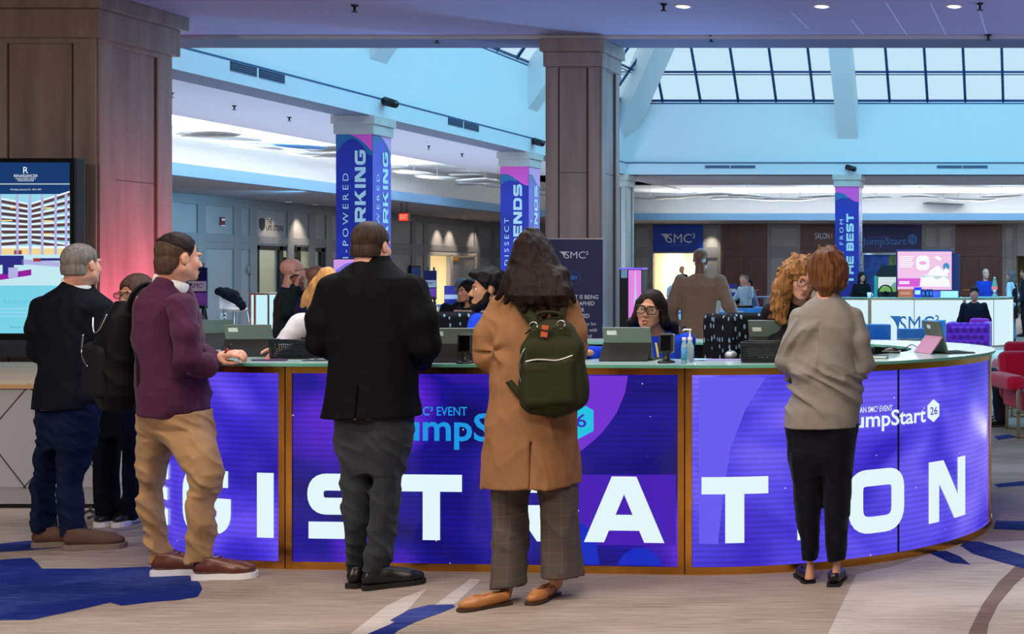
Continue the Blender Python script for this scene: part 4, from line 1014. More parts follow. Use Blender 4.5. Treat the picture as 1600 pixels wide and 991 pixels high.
    def warp(s, fn, band=0.035):
        m = np.abs(s.v) < band; i = np.nonzero(m)
        if len(i[0]): s.v[i] -= fn(s.ax[0][i[0]], s.ax[1][i[1]], s.ax[2][i[2]]).astype(np.float32)
        return s
    def folds(s, amp, f, seed=1, region=None, tilt=(0, 0)):
        """soft cloth creases; f = lattice frequency along x, y, z"""
        def fn(x, y, z):
            zz = z + tilt[0] * x + tilt[1] * y
            w = vnoise(x * 5, y * 5, z * 5, seed + 3) * 0.9
            nse = vnoise(x * f[0] + w, y * f[1] + w, zz * f[2] + w * 1.5, seed); r = 1 - np.abs(2 * nse - 1)
            g = amp * (r ** 2.2 - 0.35)
            return g * region(x, y, z) if region else g
        return s.warp(fn)
    def strands(s, amp, f=70, fz=7, seed=2):
        return s.warp(lambda x, y, z: amp * (vnoise(x * f + 3 * vnoise(x * 6, y * 6, z * 9, seed), y * f, z * fz, seed) - 0.45) + amp * 1.2 * (vnoise(x * f * .3, y * f * .3, z * fz * .7, seed + 5) - .5))
    def mesh(s, name, m, root, off=(0, 0, 0)):
        v = s.v; ins = v < 0; nx, ny, nz = v.shape
        c = np.zeros((nx - 1, ny - 1, nz - 1), np.uint8)
        for a in (0, 1):
            for b in (0, 1):
                for d in (0, 1): c += ins[a:nx - 1 + a, b:ny - 1 + b, d:nz - 1 + d]
        act = np.argwhere((c > 0) & (c < 8))
        if not len(act): return None
        i, j, k = act.T; pos = np.zeros((len(act), 3)); cnt = np.zeros(len(act))
        cor = {(a, b, d): v[i + a, j + b, k + d] for a in (0, 1) for b in (0, 1) for d in (0, 1)}
        for ax in range(3):
            o1, o2 = [q for q in range(3) if q != ax]
            for a in (0, 1):
                for b in (0, 1):
                    p = [0, 0, 0]; p[o1] = a; p[o2] = b; q = list(p); q[ax] = 1
                    va, vb = cor[tuple(p)], cor[tuple(q)]; cr = (va < 0) != (vb < 0)
                    t = np.where(cr, va / np.where(cr, va - vb, 1), 0)
                    pp = np.tile(np.array(p, float), (len(act), 1)); pp[:, ax] = t
                    pos[cr] += pp[cr]; cnt[cr] += 1
        P = s.lo + (act + pos / cnt[:, None]) * s.vox - np.array(root.location) - np.array(off)
        idg = np.full((nx - 1, ny - 1, nz - 1), -1, np.int32); idg[i, j, k] = np.arange(len(act))
        quads = []
        for ax in range(3):
            o1, o2 = [(1, 2), (2, 0), (0, 1)][ax]
            A = [slice(None)] * 3; B = [slice(None)] * 3; A[ax] = slice(0, -1); B[ax] = slice(1, None)
            fl = ins[tuple(A)] != ins[tuple(B)]
            e = np.argwhere(fl); n_ = np.array(v.shape)
            ok = (e[:, o1] > 0) & (e[:, o2] > 0) & (e[:, o1] < n_[o1] - 1) & (e[:, o2] < n_[o2] - 1); e = e[ok]
            if not len(e): continue
            d1 = np.zeros(3, int); d1[o1] = 1; d2 = np.zeros(3, int); d2[o2] = 1
            g = lambda w: idg[w[:, 0], w[:, 1], w[:, 2]]
            q = np.stack([g(e - d1 - d2), g(e - d2), g(e), g(e - d1)], 1)
            flip = ~ins[e[:, 0], e[:, 1], e[:, 2]]
            q[flip] = q[flip][:, ::-1]; quads.append(q)
        Q = np.concatenate(quads); Q = Q[(Q >= 0).all(1)]
        me = bpy.data.meshes.new(name); me.vertices.add(len(P)); me.vertices.foreach_set('co', P.astype(np.float32).ravel())
        me.loops.add(Q.size); me.loops.foreach_set('vertex_index', Q.astype(np.int32).ravel())
        me.polygons.add(len(Q)); me.polygons.foreach_set('loop_start', np.arange(0, Q.size, 4, dtype=np.int32))
        me.polygons.foreach_set('use_smooth', np.ones(len(Q), bool)); me.update(calc_edges=True); me.validate()
        o = link(name, me, m, root)
        return o
# ---------------------------------------------------------------- skin, cloth
def skin(name, rgb): return mat(name, rgb, 0.5, var=0.07, vscale=30, bump=0.04, bscale=300)
S_fair = skin('skin_fair', (206, 150, 126)); S_pink = skin('skin_pink', (214, 156, 138)); S_tan = skin('skin_tan', (188, 134, 104)); S_brown = skin('skin_brown', (122, 82, 62)); S_dark = skin('skin_dark', (104, 70, 56))
def cloth(name, rgb, rough=0.85, var=0.06, bump=0.12, bscale=420, sheen=0.0): return mat(name, rgb, rough, bump=bump, bscale=bscale, var=var, vscale=25, sheen=sheen, spec=0.12)
def hairm(name, rgb, rough=0.55, var=0.4): return mat(name, rgb, rough, var=var, vscale=45, stretch=(1.6, 1.6, 0.25), bump=0.35, bscale=120, spec=0.15)
H_dark = hairm('hair_dark_brown', (30, 19, 17)); H_black = hairm('hair_black', (12, 10, 11)); H_grey = hairm('hair_grey', (112, 106, 102)); H_short = hairm('hair_short_brown', (54, 42, 35)); H_auburn = hairm('hair_auburn', (98, 62, 36), var=.6)
H_blonde = hairm('hair_blonde', (204, 152, 96)); H_curl = hairm('hair_golden_curls', (142, 98, 56), var=.75); H_stub = hairm('hair_stubble', (72, 56, 48))
M_eye = mat('eye_white', (225, 220, 215), 0.2); M_iris = mat('iris_brown', (40, 24, 16), 0.15); M_lip = mat('lips', (168, 92, 84), 0.4); M_lip2 = mat('lips_dark', (120, 50, 50), 0.4)
M_mouth = mat('open_mouth', (48, 14, 16), 0.5)
def head(F, T, k=0.012, ears=True, fem=False):
    """skull, face, ears in a frame: +y the face, z up, origin at eye height between the ears"""
    j = 0.9 if fem else 1.0
    F.ell((0, -0.018, 0.03), (0.076, 0.096, 0.087), k, T); F.ell((0, 0.028, -0.045), (0.061 * j, 0.064, 0.076), 0.02, T)
    for s in (-1, 1):
        F.tc(T, (s * 0.052 * j, 0.0, -0.058), (s * 0.018, 0.068, -0.098), 0.022 * j, 0.018, 0.02); F.ell((s * 0.04, 0.056, -0.03), (0.024, 0.024, 0.026), 0.02, T)
        if ears:
            F.ell((s * 0.078, -0.012, -0.012), (0.010, 0.018, 0.030), 0.006, T); F.ell((s * 0.088, -0.006, -0.006), (0.006, 0.010, 0.018), 0.004, T, cut=True)
    F.ell((0, 0.080, -0.100), (0.022 * j, 0.017, 0.017), 0.014, T)
    F.tc(T, (0, 0.087, 0.0), (0, 0.111, -0.037), 0.008, 0.012, 0.012)
    for s in (-1, 1): F.ell((s * 0.011, 0.101, -0.042), (0.009, 0.010, 0.008), 0.006, T)
    F.tc(T, (-0.036, 0.083, 0.018), (0.036, 0.083, 0.018), 0.011, None, 0.012)
    for s in (-1, 1): F.ell((s * 0.032, 0.099, -0.003), (0.017, 0.014, 0.010), 0.008, T, cut=True)
    F.ell((0, 0.094, -0.071), (0.021, 0.010, 0.005), 0.006, T); F.ell((0, 0.092, -0.081), (0.017, 0.010, 0.006), 0.006, T)
    F.ell((0, 0.104, -0.0755), (0.022, 0.006, 0.0018), 0.003, T, cut=True)
def T4(T):
    M = Matrix.Identity(4)
    for a in range(3):
        for b in range(3): M[a][b] = T.R[a, b] * T.k
        M[a][3] = T.o[a]
    return M
def face_bits(root, T, brow=None, lips=M_lip, eyes=True, mouth_open=False):
    L = Matrix.Translation(-root.location) @ T4(T)
    if eyes:
        for s in (-1, 1):
            b = MB(); b.sphere((s * 0.032, 0.0705, -0.003), 0.0122, n=12); b.slot(1).sphere((s * 0.032, 0.0794, -0.003), 0.0064, (1, .8, 1), 10); b.map(lambda c: L @ c); b.build('eye', [M_eye, M_iris], root)
            if brow:
                b = MB(); b.tube([(s * 0.014, 0.093, 0.016), (s * 0.03, 0.092, 0.021), (s * 0.048, 0.080, 0.016)], [0.003, 0.004, 0.002], 6); b.map(lambda c: L @ c); b.build('eyebrow', brow, root)
    if lips:
        b = MB(); b.sphere((0, 0.0975, -0.0705), 0.02, (1.0, 0.42, 0.22), 12); b.sphere((0, 0.0955, -0.0815 - (0.012 if mouth_open else 0)), 0.018, (1.0, 0.42, 0.28), 12); b.map(lambda c: L @ c); b.build('lips', lips, root)
        if mouth_open:
            b = MB(); b.sphere((0, 0.095, -0.078), 0.017, (1.0, 0.3, 0.5), 12); b.map(lambda c: L @ c); b.build('mouth', M_mouth, root)
def glasses(root, T, m, r=0.024, th=0.0028, square=False):
    L = Matrix.Translation(-root.location) @ T4(T); b = MB(); g = MB()
    for s in (-1, 1):
        pts = []
        for k in range(21):
            a = 2 * math.pi * k / 20; e = 3.2 if square else 2.0; cx, cz = math.cos(a), math.sin(a)
            u = math.copysign(abs(cx) ** (2 / e), cx); w = math.copysign(abs(cz) ** (2 / e), cz)
            pts.append((s * 0.034 + u * r * 1.12, 0.113 - abs(s * 0.034 + u * r) * 0.10, -0.004 + w * r * 0.92))
        b.tube(pts, th, 6, cap=False); g.poly([(p[0], p[1] - 0.0005, p[2]) for p in pts[:-1]], (0, -0.001, 0))
        b.tube([(s * 0.060, 0.106, 0.004), (s * 0.078, 0.085, 0.004), (s * 0.083, 0.0, 0.0), (s * 0.080, -0.02, -0.014)], th * 0.8, 6)
    b.tube([(-0.012, 0.114, 0.002), (0, 0.117, 0.005), (0.012, 0.114, 0.002)], th, 6)
    b.map(lambda c: L @ c); o = b.build('glasses', m, root)
    g.map(lambda c: L @ c); g.build('lens', mat('spectacle_lens', (230, 236, 240), 0.05, trans=1.0, alpha=0.35), o)
def cap_hair(F, T, t=0.006, zs=(-.12, -.07, -.05, -.02, .02, .05, .08, .12), ys=(-.06, -.045, -.034, -.008, .032, .046, .060, .072), low=-0.085, top=0.0):
    zs, ys = np.array(zs), np.array(ys)
    def fn(x, y, z):
        a = np.sqrt((x / (0.0765 + t)) ** 2 + ((y + 0.018) / (0.0965 + t)) ** 2 + ((z - 0.03) / (0.088 + t + top)) ** 2)
        d = (a - 1) * 0.08
        e = np.sqrt((x / (0.066 + t)) ** 2 + ((y + 0.055) / (0.055 + t)) ** 2 + ((z + 0.03) / (0.085)) ** 2); d = np.minimum(d, (e - 1) * 0.06)
        d = np.maximum(d, (y - np.interp(z, zs, ys)) * 0.9)
        ear = np.sqrt(((np.abs(x) - 0.078) / 0.03) ** 2 + ((y + 0.012) / 0.024) ** 2 + ((z + 0.012) / 0.037) ** 2); d = np.maximum(d, (1 - ear) * 0.024)
        return np.maximum(d, low - z)
    return F.local(T, fn, (-.11, -.14, -.14), (.11, .11, .15), 0.004)
def hand(F, w, fwd, back, side, curl=0.6, k=1.0, spread=0.5, thumb=0.8):
    """wrist point, direction of the fingers, normal of the back of the hand, side (+1: thumb towards fwd x back)"""
    w = np.array(w, float); f = np.array(fwd, float); f /= np.linalg.norm(f); b = np.array(back, float); b -= f * (b @ f); b /= np.linalg.norm(b)
    s = np.cross(f, b) * side
    P = lambda u, v, h: w + k * (f * u + s * v + b * h)
    F.cone(P(-0.02, 0, 0), P(0.02, 0, 0), 0.026 * k, 0.028 * k, 0.012, (b, 0.72))
    for v in (-0.026, -0.009, 0.009, 0.026): F.cone(P(0.02, v * 0.8, 0), P(0.088, v, 0.003), 0.016 * k, 0.0125 * k, 0.012, (b, 0.9))
    for v, L, c in ((-0.030, 0.060, 1.12), (-0.010, 0.074, 1.04), (0.011, 0.079, 1.0), (0.031, 0.070, 0.94)):
        p = P(0.088, v, 0.003); a = 0.25 * curl; r = [0.0098, 0.0092, 0.0085, 0.0072]
        for q, (ln, da) in enumerate(((0.45, 0.9), (0.30, 1.15), (0.25, 0.8))):
            d = f * math.cos(a) - b * math.sin(a) + s * (v * 4 * spread); d /= np.linalg.norm(d)
            p2 = p + d * L * ln * k; F.cone(p, p2, r[q] * k, r[q + 1] * k, 0.003); p = p2; a += da * curl * c
    p = P(0.025, 0.028, -0.006); p2 = P(0.055, 0.052, -0.014 - 0.01 * thumb); p3 = P(0.082, 0.055 - 0.02 * thumb, -0.026 - 0.01 * thumb); p4 = P(0.103, 0.050 - 0.034 * thumb, -0.032 - 0.012 * thumb)
    F.cone(p, p2, 0.0145 * k, 0.0115 * k, 0.010); F.cone(p2, p3, 0.0112 * k, 0.0098 * k, 0.003); F.cone(p3, p4, 0.0098 * k, 0.0078 * k, 0.003)
def shoe(root, heel, ang, m, sole, L=0.29, w=0.098, style='derby', laces=None, vox=0.006, z0=0.0, sole_h=0.024):
    """heel point on the floor, heading of the toe (degrees, 0 = +X)"""
    T = Fr((heel[0], heel[1], z0), ang - 90); hw = w / 2
    F = Field(np.array([heel[0], heel[1], z0]) - [0.34, 0.34, 0.01], np.array([heel[0], heel[1], z0]) + [0.34, 0.34, 0.17], vox)
    hz = sole_h
    F.tc(T, (0, 0.035, hz + 0.03), (0, 0.09, hz + 0.032), hw * 0.72, hw * 0.74, 0.02); F.tc(T, (0, 0.09, hz + 0.03), (0.004, L - 0.085, hz + 0.018), hw * 0.74, hw * 0.86, 0.03)
    F.ell((0.003, L - 0.075, hz + 0.016), (hw * 0.9, 0.070, 0.032), 0.02, T)
    if style == 'flat':
        F.clip((0, 0, z0 + hz + 0.055), (0, 0, 1)); F.ell((0, 0.105, hz + 0.066), (hw * 0.60, 0.078, 0.045), 0.006, T, cut=True)
    else:
        F.tc(T, (0, 0.045, hz + 0.04), (0, 0.050, hz + 0.085), hw * 0.72, hw * 0.70, 0.02); F.tc(T, (0, 0.075, hz + 0.065), (0, L * 0.62, hz + 0.03), hw * 0.6, hw * 0.6, 0.02)
        F.clip((0, 0, z0 + hz + 0.082), (0, 0, 1))
    F.clip((0, 0, z0 + hz * 0.7), (0, 0, -1))
    o = F.mesh('shoe', m, root)
    prof = [(0.0, 0.45), (0.012, 0.68), (0.05, 0.78), (0.12, 0.74), (0.18, 0.92), (0.22, 1.0), (0.25, 0.93), (0.275, 0.7), (0.29, 0.3)]
    out = [(r * hw * 1.04 + 0.003, t / 0.29 * L) for t, r in prof]; out = out + [(-a, t) for a, t in out[::-1]]
    b = MB(); b.poly([T((a, t, 0.001)) - np.array(root.location) for a, t in out], (0, 0, hz)); sb = b.build('sole', sole, o); 
    if laces:
        b = MB()
        for q in range(4):
            y = 0.105 + q * 0.02; z = hz + 0.098 - q * 0.012
            b.tube([Vector(T((-0.018, y, z - 0.006))) - root.location, Vector(T((0, y + 0.006, z))) - root.location, Vector(T((0.018, y, z - 0.006))) - root.location], 0.0026, 6)
        b.build('laces', laces, o)
    return o
def px(y, xl, xr, b, Y, dy=0.0):
    """a section of a trunk from its outline in the frame: height, centre, half width and half depth"""
    xm = (xl + xr) / 2; Yc = Y + dy; half = (xr - xl) / 2 * Yc / FX; t = (xm - CX) / FX
    a = math.sqrt(max(half * half - (b * t) ** 2, (0.55 * half) ** 2))
    return (WZ(y, Yc), WX(xm, Yc), Yc, a, b)
def W3(x, y, Y): return np.array([WX(x, Y), Y, WZ(y, Y)])
def ribbon(pts, side, w, t=0.004):
    """flat strap along points; side = its width direction"""
    b = MB(); P = [Vector(p) for p in pts]; rows = []
    for i, p in enumerate(P):
        d = (P[min(i + 1, len(P) - 1)] - P[max(i - 1, 0)]).normalized(); sd = Vector(side[i] if isinstance(side, list) else side); sd = (sd - d * sd.dot(d)).normalized(); n = d.cross(sd).normalized()
        rows.append([p + sd * w / 2 + n * t / 2, p - sd * w / 2 + n * t / 2, p - sd * w / 2 - n * t / 2, p + sd * w / 2 - n * t / 2])
    b.grid(rows, close=True); b.poly(rows[0]); b.poly(rows[-1][::-1]); return b
def smooth_path(P, n=8):
    P = [np.array(p, float) for p in P]; out = []
    for i in range(len(P) - 1):
        p0, p1, p2, p3 = P[max(i - 1, 0)], P[i], P[i + 1], P[min(i + 2, len(P) - 1)]
        for k in range(n):
            t = k / n; out.append(0.5 * ((2 * p1) + (p2 - p0) * t + (2 * p0 - 5 * p1 + 4 * p2 - p3) * t * t + (3 * p1 - p0 - 3 * p2 + p3) * t ** 3))
    out.append(P[-1]); return out
def loc(mb, root):
    for v in mb.b.verts: v.co -= root.location
    return mb
# ---------------------------------------------------------------- the six people in front of the counter
def person(x, Y, label, group=None):
    return empty('person', (WX(x, Y), Y, 0), 0, label, 'person', group)
def body_of(root, torso, arms, legs, T, sk, lo, hi, vox=0.0065, neck=(0.052, 0.058), hands=(), fem=False, nb=None, extra=None, ls=None):
    F = Field(lo, hi, vox)
    F.stack(torso, 0.02, shrink=0.022)
    for pts, rs in arms: F.chain(pts, [r * 0.68 for r in rs], 0.02)
    for st in legs: F.stack(st, 0.02, shrink=ls or (0.006 if fem else 0.02))
    head(F, T, fem=fem)
    F.cone(T((0, -0.03, -0.06)), nb if nb is not None else T((0, -0.05, -0.20)), neck[0], neck[1], 0.025)
    for h in hands: hand(F, *h[0], **h[1])
    if extra: extra(F)
    return F.mesh('body', sk, root)
def suit_top(root, name, torso, arms, m, lo, hi, k=0.035, vox=0.007, n=2.4, fold=0.010, seed=3, hem=None, f=(9, 9, 5), region=None, extra=None, tilt=(0.6, 0.4)):
    F = Field(lo, hi, vox); F.stack(torso, k, n)
    for pts, rs in arms: F.chain(pts, rs, k)
    if fold: F.folds(fold, f, seed, region, tilt); F.folds(fold * .45, [v * 2.3 for v in f], seed + 2, region, tilt)
    if extra: extra(F)
    if hem: F.clip(*hem)
    return F.mesh(name, m, root)
def trousers(root, legs, hips, m, lo, hi, fold=0.010, seed=9, vox=0.007, k=0.03, f=(7, 7, 9), extra=None, clip=None, n=2.2):
    F = Field(lo, hi, vox)
    if hips: F.stack(hips, k, n)
    for st in legs: F.stack(st, k, n)
    if fold: F.folds(fold, f, seed, None, (0.9, 0.6)); F.folds(fold * .55, [v * 2.1 for v in f], seed + 2, None, (0.7, .3))
    if extra: extra(F)
    if clip: F.clip(*clip)
    return F.mesh('trousers', m, root)
def bounds(o, w, d, z0, z1): return (o[0] - w, o[1] - d, z0), (o[0] + w, o[1] + d, z1)

# ===== man in the black suit jacket, seen from behind
Y = 6.72; p = person(582, Y, 'man in black suit jacket and grey trousers seen from behind'); O = p.location
T = Fr((WX(581, Y + .03), Y + .03, WZ(347, Y) - 0.117), -4, 2)
torso = [px(651, 505, 657, .185, Y, .0), px(600, 512, 650, .15, Y), px(560, 516, 647, .14, Y), px(515, 514, 651, .135, Y), px(472, 511, 654, .13, Y), px(446, 511, 655, .12, Y), px(436, 519, 648, .11, Y), px(427, 531, 634, .095, Y, .01), px(417, 546, 618, .08, Y, .015), px(409, 556, 609, .072, Y, .02), px(402, 558, 606, .068, Y, .025)]
arms = [([W3(522, 452, Y), W3(503, 500, Y - .02), W3(500, 538, Y), W3(540, 562, Y + .26)], [.068, .062, .056, .044]),
        ([W3(643, 452, Y), W3(661, 500, Y - .02), W3(668, 540, Y), W3(657, 566, Y + .24)], [.068, .063, .058, .048])]
lg_l = [px(892, 546, 568, .085, Y, .03), px(870, 543, 572, .085, Y, .02), px(840, 541, 575, .08, Y, .01), px(800, 538, 580, .08, Y), px(751, 533, 584, .09, Y), px(700, 530, 588, .11, Y), px(645, 526, 590, .13, Y)]
lg_r = [px(890, 567, 606, .085, Y - .02), px(865, 569, 615, .085, Y - .02), px(835, 577, 617, .08, Y), px(795, 581, 621, .08, Y), px(745, 584, 630, .09, Y), px(700, 583, 640, .11, Y), px(645, 583, 646, .13, Y)]
lo, hi = bounds(O, .40, .55, 0.0, 1.86)
hips = [px(735, 550, 626, .10, Y), px(700, 531, 641, .12, Y), px(640, 524, 644, .12, Y)]
body_of(p, torso, arms, [lg_l, lg_r], T, S_pink, lo, hi, neck=(.060, .066), hands=[((W3(543, 563, Y + .27), (0.5, 1, -0.05), (0, 0, 1), 1), dict(curl=.5)), ((W3(655, 568, Y + .25), (-0.4, 1, 0.05), (0, 0, 1), -1), dict(curl=.5))])
F = Field(T.o - .16, T.o + .16, .005); cap_hair(F, T, 0.0045, low=-0.062); F.strands(.003, 60, 25); F.mesh('hair', H_short, p)
def suit_x(F):
    for s in (-1, 1): pass
    F.box(Fr((WX(583, Y), Y - .17, WZ(640, Y))), (-.0035, -.05, -.14), (.0035, .06, .13), .001, .004, True)
    c = np.array([WX(582, Y), Y + .02, WZ(405, Y)])
    F.ell((0, .03, .035), (.058, .060, .022), .008, Fr(c), cut=True)
suit_top(p, 'jacket', torso, arms, cloth('black_suiting', (7, 8, 12), .85), (lo[0], lo[1], .75), (hi[0], hi[1], 1.66), fold=.011, f=(7, 7, 4.5), extra=suit_x, hem=((0, 0, WZ(651, Y)), (0, 0, -1)))
F = Field(T.o + [-.14, -.16, -.26], T.o + [.14, .16, -.04], .005); F.cone(T((0, -.036, -.150)), T((0, -.033, -.090)), .078, .071, .0); F.cone(T((0, -.030, -.20)), T((0, -.026, -.03)), .066, .064, .004, cut=True); F.clip(T((0, -.10, -.083)), (0, .45, 1))
F.mesh('collar', cloth('black_collar', (14, 15, 19), .8), p)
trousers(p, [lg_l, lg_r], hips, cloth('grey_suiting', (48, 52, 58), .85, sheen=.06), (lo[0], lo[1], .08), (hi[0], hi[1], .90), fold=.014, seed=5, f=(5, 5, 8))
M_blk_leather = mat('black_leather', (16, 17, 20), 0.35); M_blk_sole = mat('black_rubber', (12, 12, 14), 0.7)
shoe(p, (WX(557, Y), Y - .06), 80, M_blk_leather, M_blk_sole, .29, .10); shoe(p, (WX(580, Y), Y - .09), 38, M_blk_leather, M_blk_sole, .29, .10)

# ===== woman in the camel coat with the green backpack
Y = 6.45; p = person(828, Y, 'woman with long dark wavy hair in camel coat and checked trousers'); O = p.location
T = Fr((WX(832, Y + .02), Y + .02, WZ(357, Y) - 0.135), -10, 4)
torso = [px(764, 755, 880, .19, Y, .0), px(757, 756, 905, .20, Y), px(700, 760, 903, .185, Y), px(650, 764, 902, .17, Y), px(610, 768, 903, .15, Y), px(560, 768, 902, .14, Y), px(520, 770, 898, .135, Y), px(490, 774, 896, .13, Y), px(473, 778, 890, .12, Y), px(462, 786, 880, .105, Y), px(452, 800, 866, .085, Y, .02), px(440, 812, 856, .07, Y, .03)]
torso = torso[1:]
arms = [([W3(787, 478, Y), W3(768, 520, Y - .02), W3(766, 555, Y + .01), W3(792, 578, Y + .22)], [.066, .062, .060, .056]),
        ([W3(882, 480, Y), W3(894, 520, Y), W3(896, 556, Y + .04), W3(878, 580, Y + .24)], [.064, .058, .052, .050])]
lg_l = [px(913, 770, 824, .11, Y - .04), px(880, 771, 825, .105, Y - .03), px(845, 772, 825, .10, Y - .02), px(800, 772, 826, .10, Y), px(740, 772, 830, .11, Y)]
lg_r = [px(900, 846, 912, .11, Y + .03), px(860, 845, 908, .105, Y + .03), px(810, 845, 904, .10, Y + .02), px(760, 844, 900, .11, Y + .01), px(735, 843, 899, .11, Y)]
lo, hi = bounds(O, .36, .52, 0.0, 1.84)
legs_in = [[px(936, 776, 800, .034, Y - .06), px(905, 782, 808, .05, Y - .05), px(740, 780, 826, .09, Y)], [px(920, 855, 879, .034, Y + .06), px(895, 858, 886, .05, Y + .05), px(735, 850, 896, .09, Y)]]
body_of(p, torso, arms, legs_in, T, S_fair, lo, hi, fem=True, neck=(.045, .05), hands=[((W3(792, 575, Y + .25), (0.4, 1, 0.1), (0, 0, 1), 1), dict(curl=.6)), ((W3(878, 578, Y + .27), (-0.4, 1, 0.1), (0, 0, 1), -1), dict(curl=.6))])
def coat_x(F):
    F.box(Fr((WX(852, Y), Y - .2, WZ(745, Y))), (-.006, -.06, -.10), (.006, .09, .19), .001, .006, True)
    def cr(x, y, z):        # deep creases bunching at the crook of the left arm
        cx, cz = WX(786, Y), WZ(548, Y); d = np.sqrt((x - cx) ** 2 + (z - cz) ** 2); a = np.arctan2(z - cz, x - cx)
        return 0.011 * np.exp(-(d / .12) ** 2) * np.cos(a * 3.4 + 1.0 + 4 * vnoise(x * 9, y * 9, z * 9, 3)) * np.clip(d / .04, 0, 1)
    F.warp(cr)
M_camel = cloth('camel_wool', (144, 104, 72), .9)
suit_top(p, 'coat', torso, arms, M_camel, (lo[0], lo[1], .45), (hi[0], hi[1], 1.56), fold=.013, seed=8, f=(6, 6, 3), extra=coat_x, k=.04, hem=((0, 0, WZ(757, Y)), (0.04, 0, -1)))
def check():
    m = cloth('checked_wool', (92, 84, 80), .9); nt = m.node_tree; b_ = nt.nodes['Principled BSDF']; L = nt.links.new
    tc = nt.nodes.new('ShaderNodeTexCoord'); sp = nt.nodes.new('ShaderNodeSeparateXYZ'); L(tc.outputs['Object'], sp.inputs[0]); outs = []
    for ax in (0, 2):
        mu = nt.nodes.new('ShaderNodeMath'); mu.operation = 'MULTIPLY'; mu.inputs[1].default_value = 17.0; L(sp.outputs[ax], mu.inputs[0])
        fr = nt.nodes.new('ShaderNodeMath'); fr.operation = 'FRACT'; L(mu.outputs[0], fr.inputs[0])
        ls = nt.nodes.new('ShaderNodeMath'); ls.operation = 'LESS_THAN'; ls.inputs[1].default_value = 0.06; L(fr.outputs[0], ls.inputs[0]); outs.append(ls)
    mx = nt.nodes.new('ShaderNodeMath'); mx.operation = 'MAXIMUM'; L(outs[0].outputs[0], mx.inputs[0]); L(outs[1].outputs[0], mx.inputs[1])
    q = nt.nodes.new('ShaderNodeMix'); q.data_type = 'RGBA'; q.inputs[6].default_value = (*lin((86, 80, 78)), 1); q.inputs[7].default_value = (*lin((108, 90, 76)), 1)
    L(mx.outputs[0], q.inputs[0]); L(q.outputs[2], b_.inputs['Base Color']); return m
trousers(p, [lg_l, lg_r], None, check(), (lo[0], lo[1], .0), (hi[0], hi[1], .72), fold=.013, seed=12, f=(9, 9, 4), k=.02)
M_tanshoe = mat('tan_leather', (176, 118, 66), 0.4); M_tansole = mat('tan_sole', (60, 42, 30), 0.6)
shoe(p, (WX(797, Y - .1), Y - .085), 222, M_tanshoe, M_tansole, .245, .085, 'flat', sole_h=.012); shoe(p, (WX(868, Y + .1), Y + .11), 262, M_tanshoe, M_tansole, .245, .085, 'flat', sole_h=.012)
# long wavy hair
F = Field(T.o + [-.26, -.24, -.45], T.o + [.26, .2, .16], .0055)
hy = lambda y, xl, xr, b, dy: px(y, xl, xr, b, Y, dy)
F.stack([hy(474, 812, 872, .05, -.13), hy(462, 792, 890, .07, -.12), hy(448, 788, 892, .085, -.09), hy(430, 792, 884, .10, -.05), hy(412, 794, 876, .11, -.02), hy(395, 797, 868, .115, -.01), hy(378, 803, 860, .11, 0), hy(366, 813, 850, .09, 0), hy(358, 824, 842, .05, 0)], .02, 2.1)
for a, c, r0, r1 in ((W3(800, 430, Y - .1), W3(778, 466, Y - .1), .035, .012), (W3(806, 440, Y - .12), W3(790, 474, Y - .14), .035, .010), (W3(878, 430, Y - .06), W3(897, 470, Y - .06), .035, .010), (W3(870, 440, Y - .1), W3(884, 476, Y - .13), .04, .012), (W3(846, 450, Y - .13), W3(850, 492, Y - .15), .045, .014), (W3(824, 450, Y - .13), W3(820, 484, Y - .15), .04, .012), (W3(860, 450, Y - .12), W3(866, 488, Y - .15), .04, .012), (W3(836, 450, Y - .13), W3(836, 480, Y - .15), .04, .012)):
    F.cone(a, c, r0, r1, .02)
F.folds(.008, (14, 14, 7), 37, None, (.6, .4)); F.strands(.008, 48, 8, 4); F.strands(.005, 110, 7, 6); F.mesh('hair', H_dark, p)
COAT = (Y, torso)
# backpack
TB = Fr(W3(868, 640, Y - .20), 4, 0, -3); 
e = empty('backpack', TB.o, 0, 'olive green backpack on the back of the camel coat', 'backpack')
M_olive = cloth('olive_canvas', (44, 47, 29), .7, bump=.2, bscale=600); M_olive2 = cloth('olive_strap', (40, 43, 26), .75); M_silver = mat('zip_silver', (196, 198, 200), .3, 1.0)
F = Field(TB.o - [.22, .16, .06], TB.o + [.22, .16, .54], .006)
F.box(TB, (-.145, -.055, 0.0), (.140, .075, .33), .05, .03); F.ell((0, .01, .31), (.115, .062, .12), .04, TB); F.ell((0, .01, .10), (.147, .085, .14), .05, TB)
F.folds(.010, (7, 7, 5), 21, None, (.8, .3)); F.mesh('bag_body', M_olive, e)
F = Field(TB.o - [.2, .2, .04], TB.o + [.2, .1, .36], .006); F.box(TB, (-.118, -.088, .02), (.118, -.03, .245), .03, .02); F.folds(.006, (8, 8, 6), 23); F.mesh('front_pocket', M_olive, e)
def tb(mb): return mb.map(lambda c: Vector(TB(c)) - e.location)
b = MB(); b.tube(smooth_path([(-.10, -.080, .232), (-.05, -.088, .240), (.0, -.090, .236), (.05, -.088, .232), (.112, -.070, .250)]), .0042, 6); tb(b).build('zip', M_silver, e)
b = MB(); b.tube(smooth_path([(-.135, -.045, .14), (-.140, -.052, .21), (-.120, -.054, .27), (-.10, -.05, .30)]), .0038, 6); tb(b).build('side_zip', M_silver, e)
b = MB(); b.tube(smooth_path([(-.045, -.01, .40), (-.05, -.02, .445), (.0, -.025, .455), (.05, -.02, .44), (.045, -.01, .40)]), .008, 8); tb(b).build('handle', M_olive2, e)
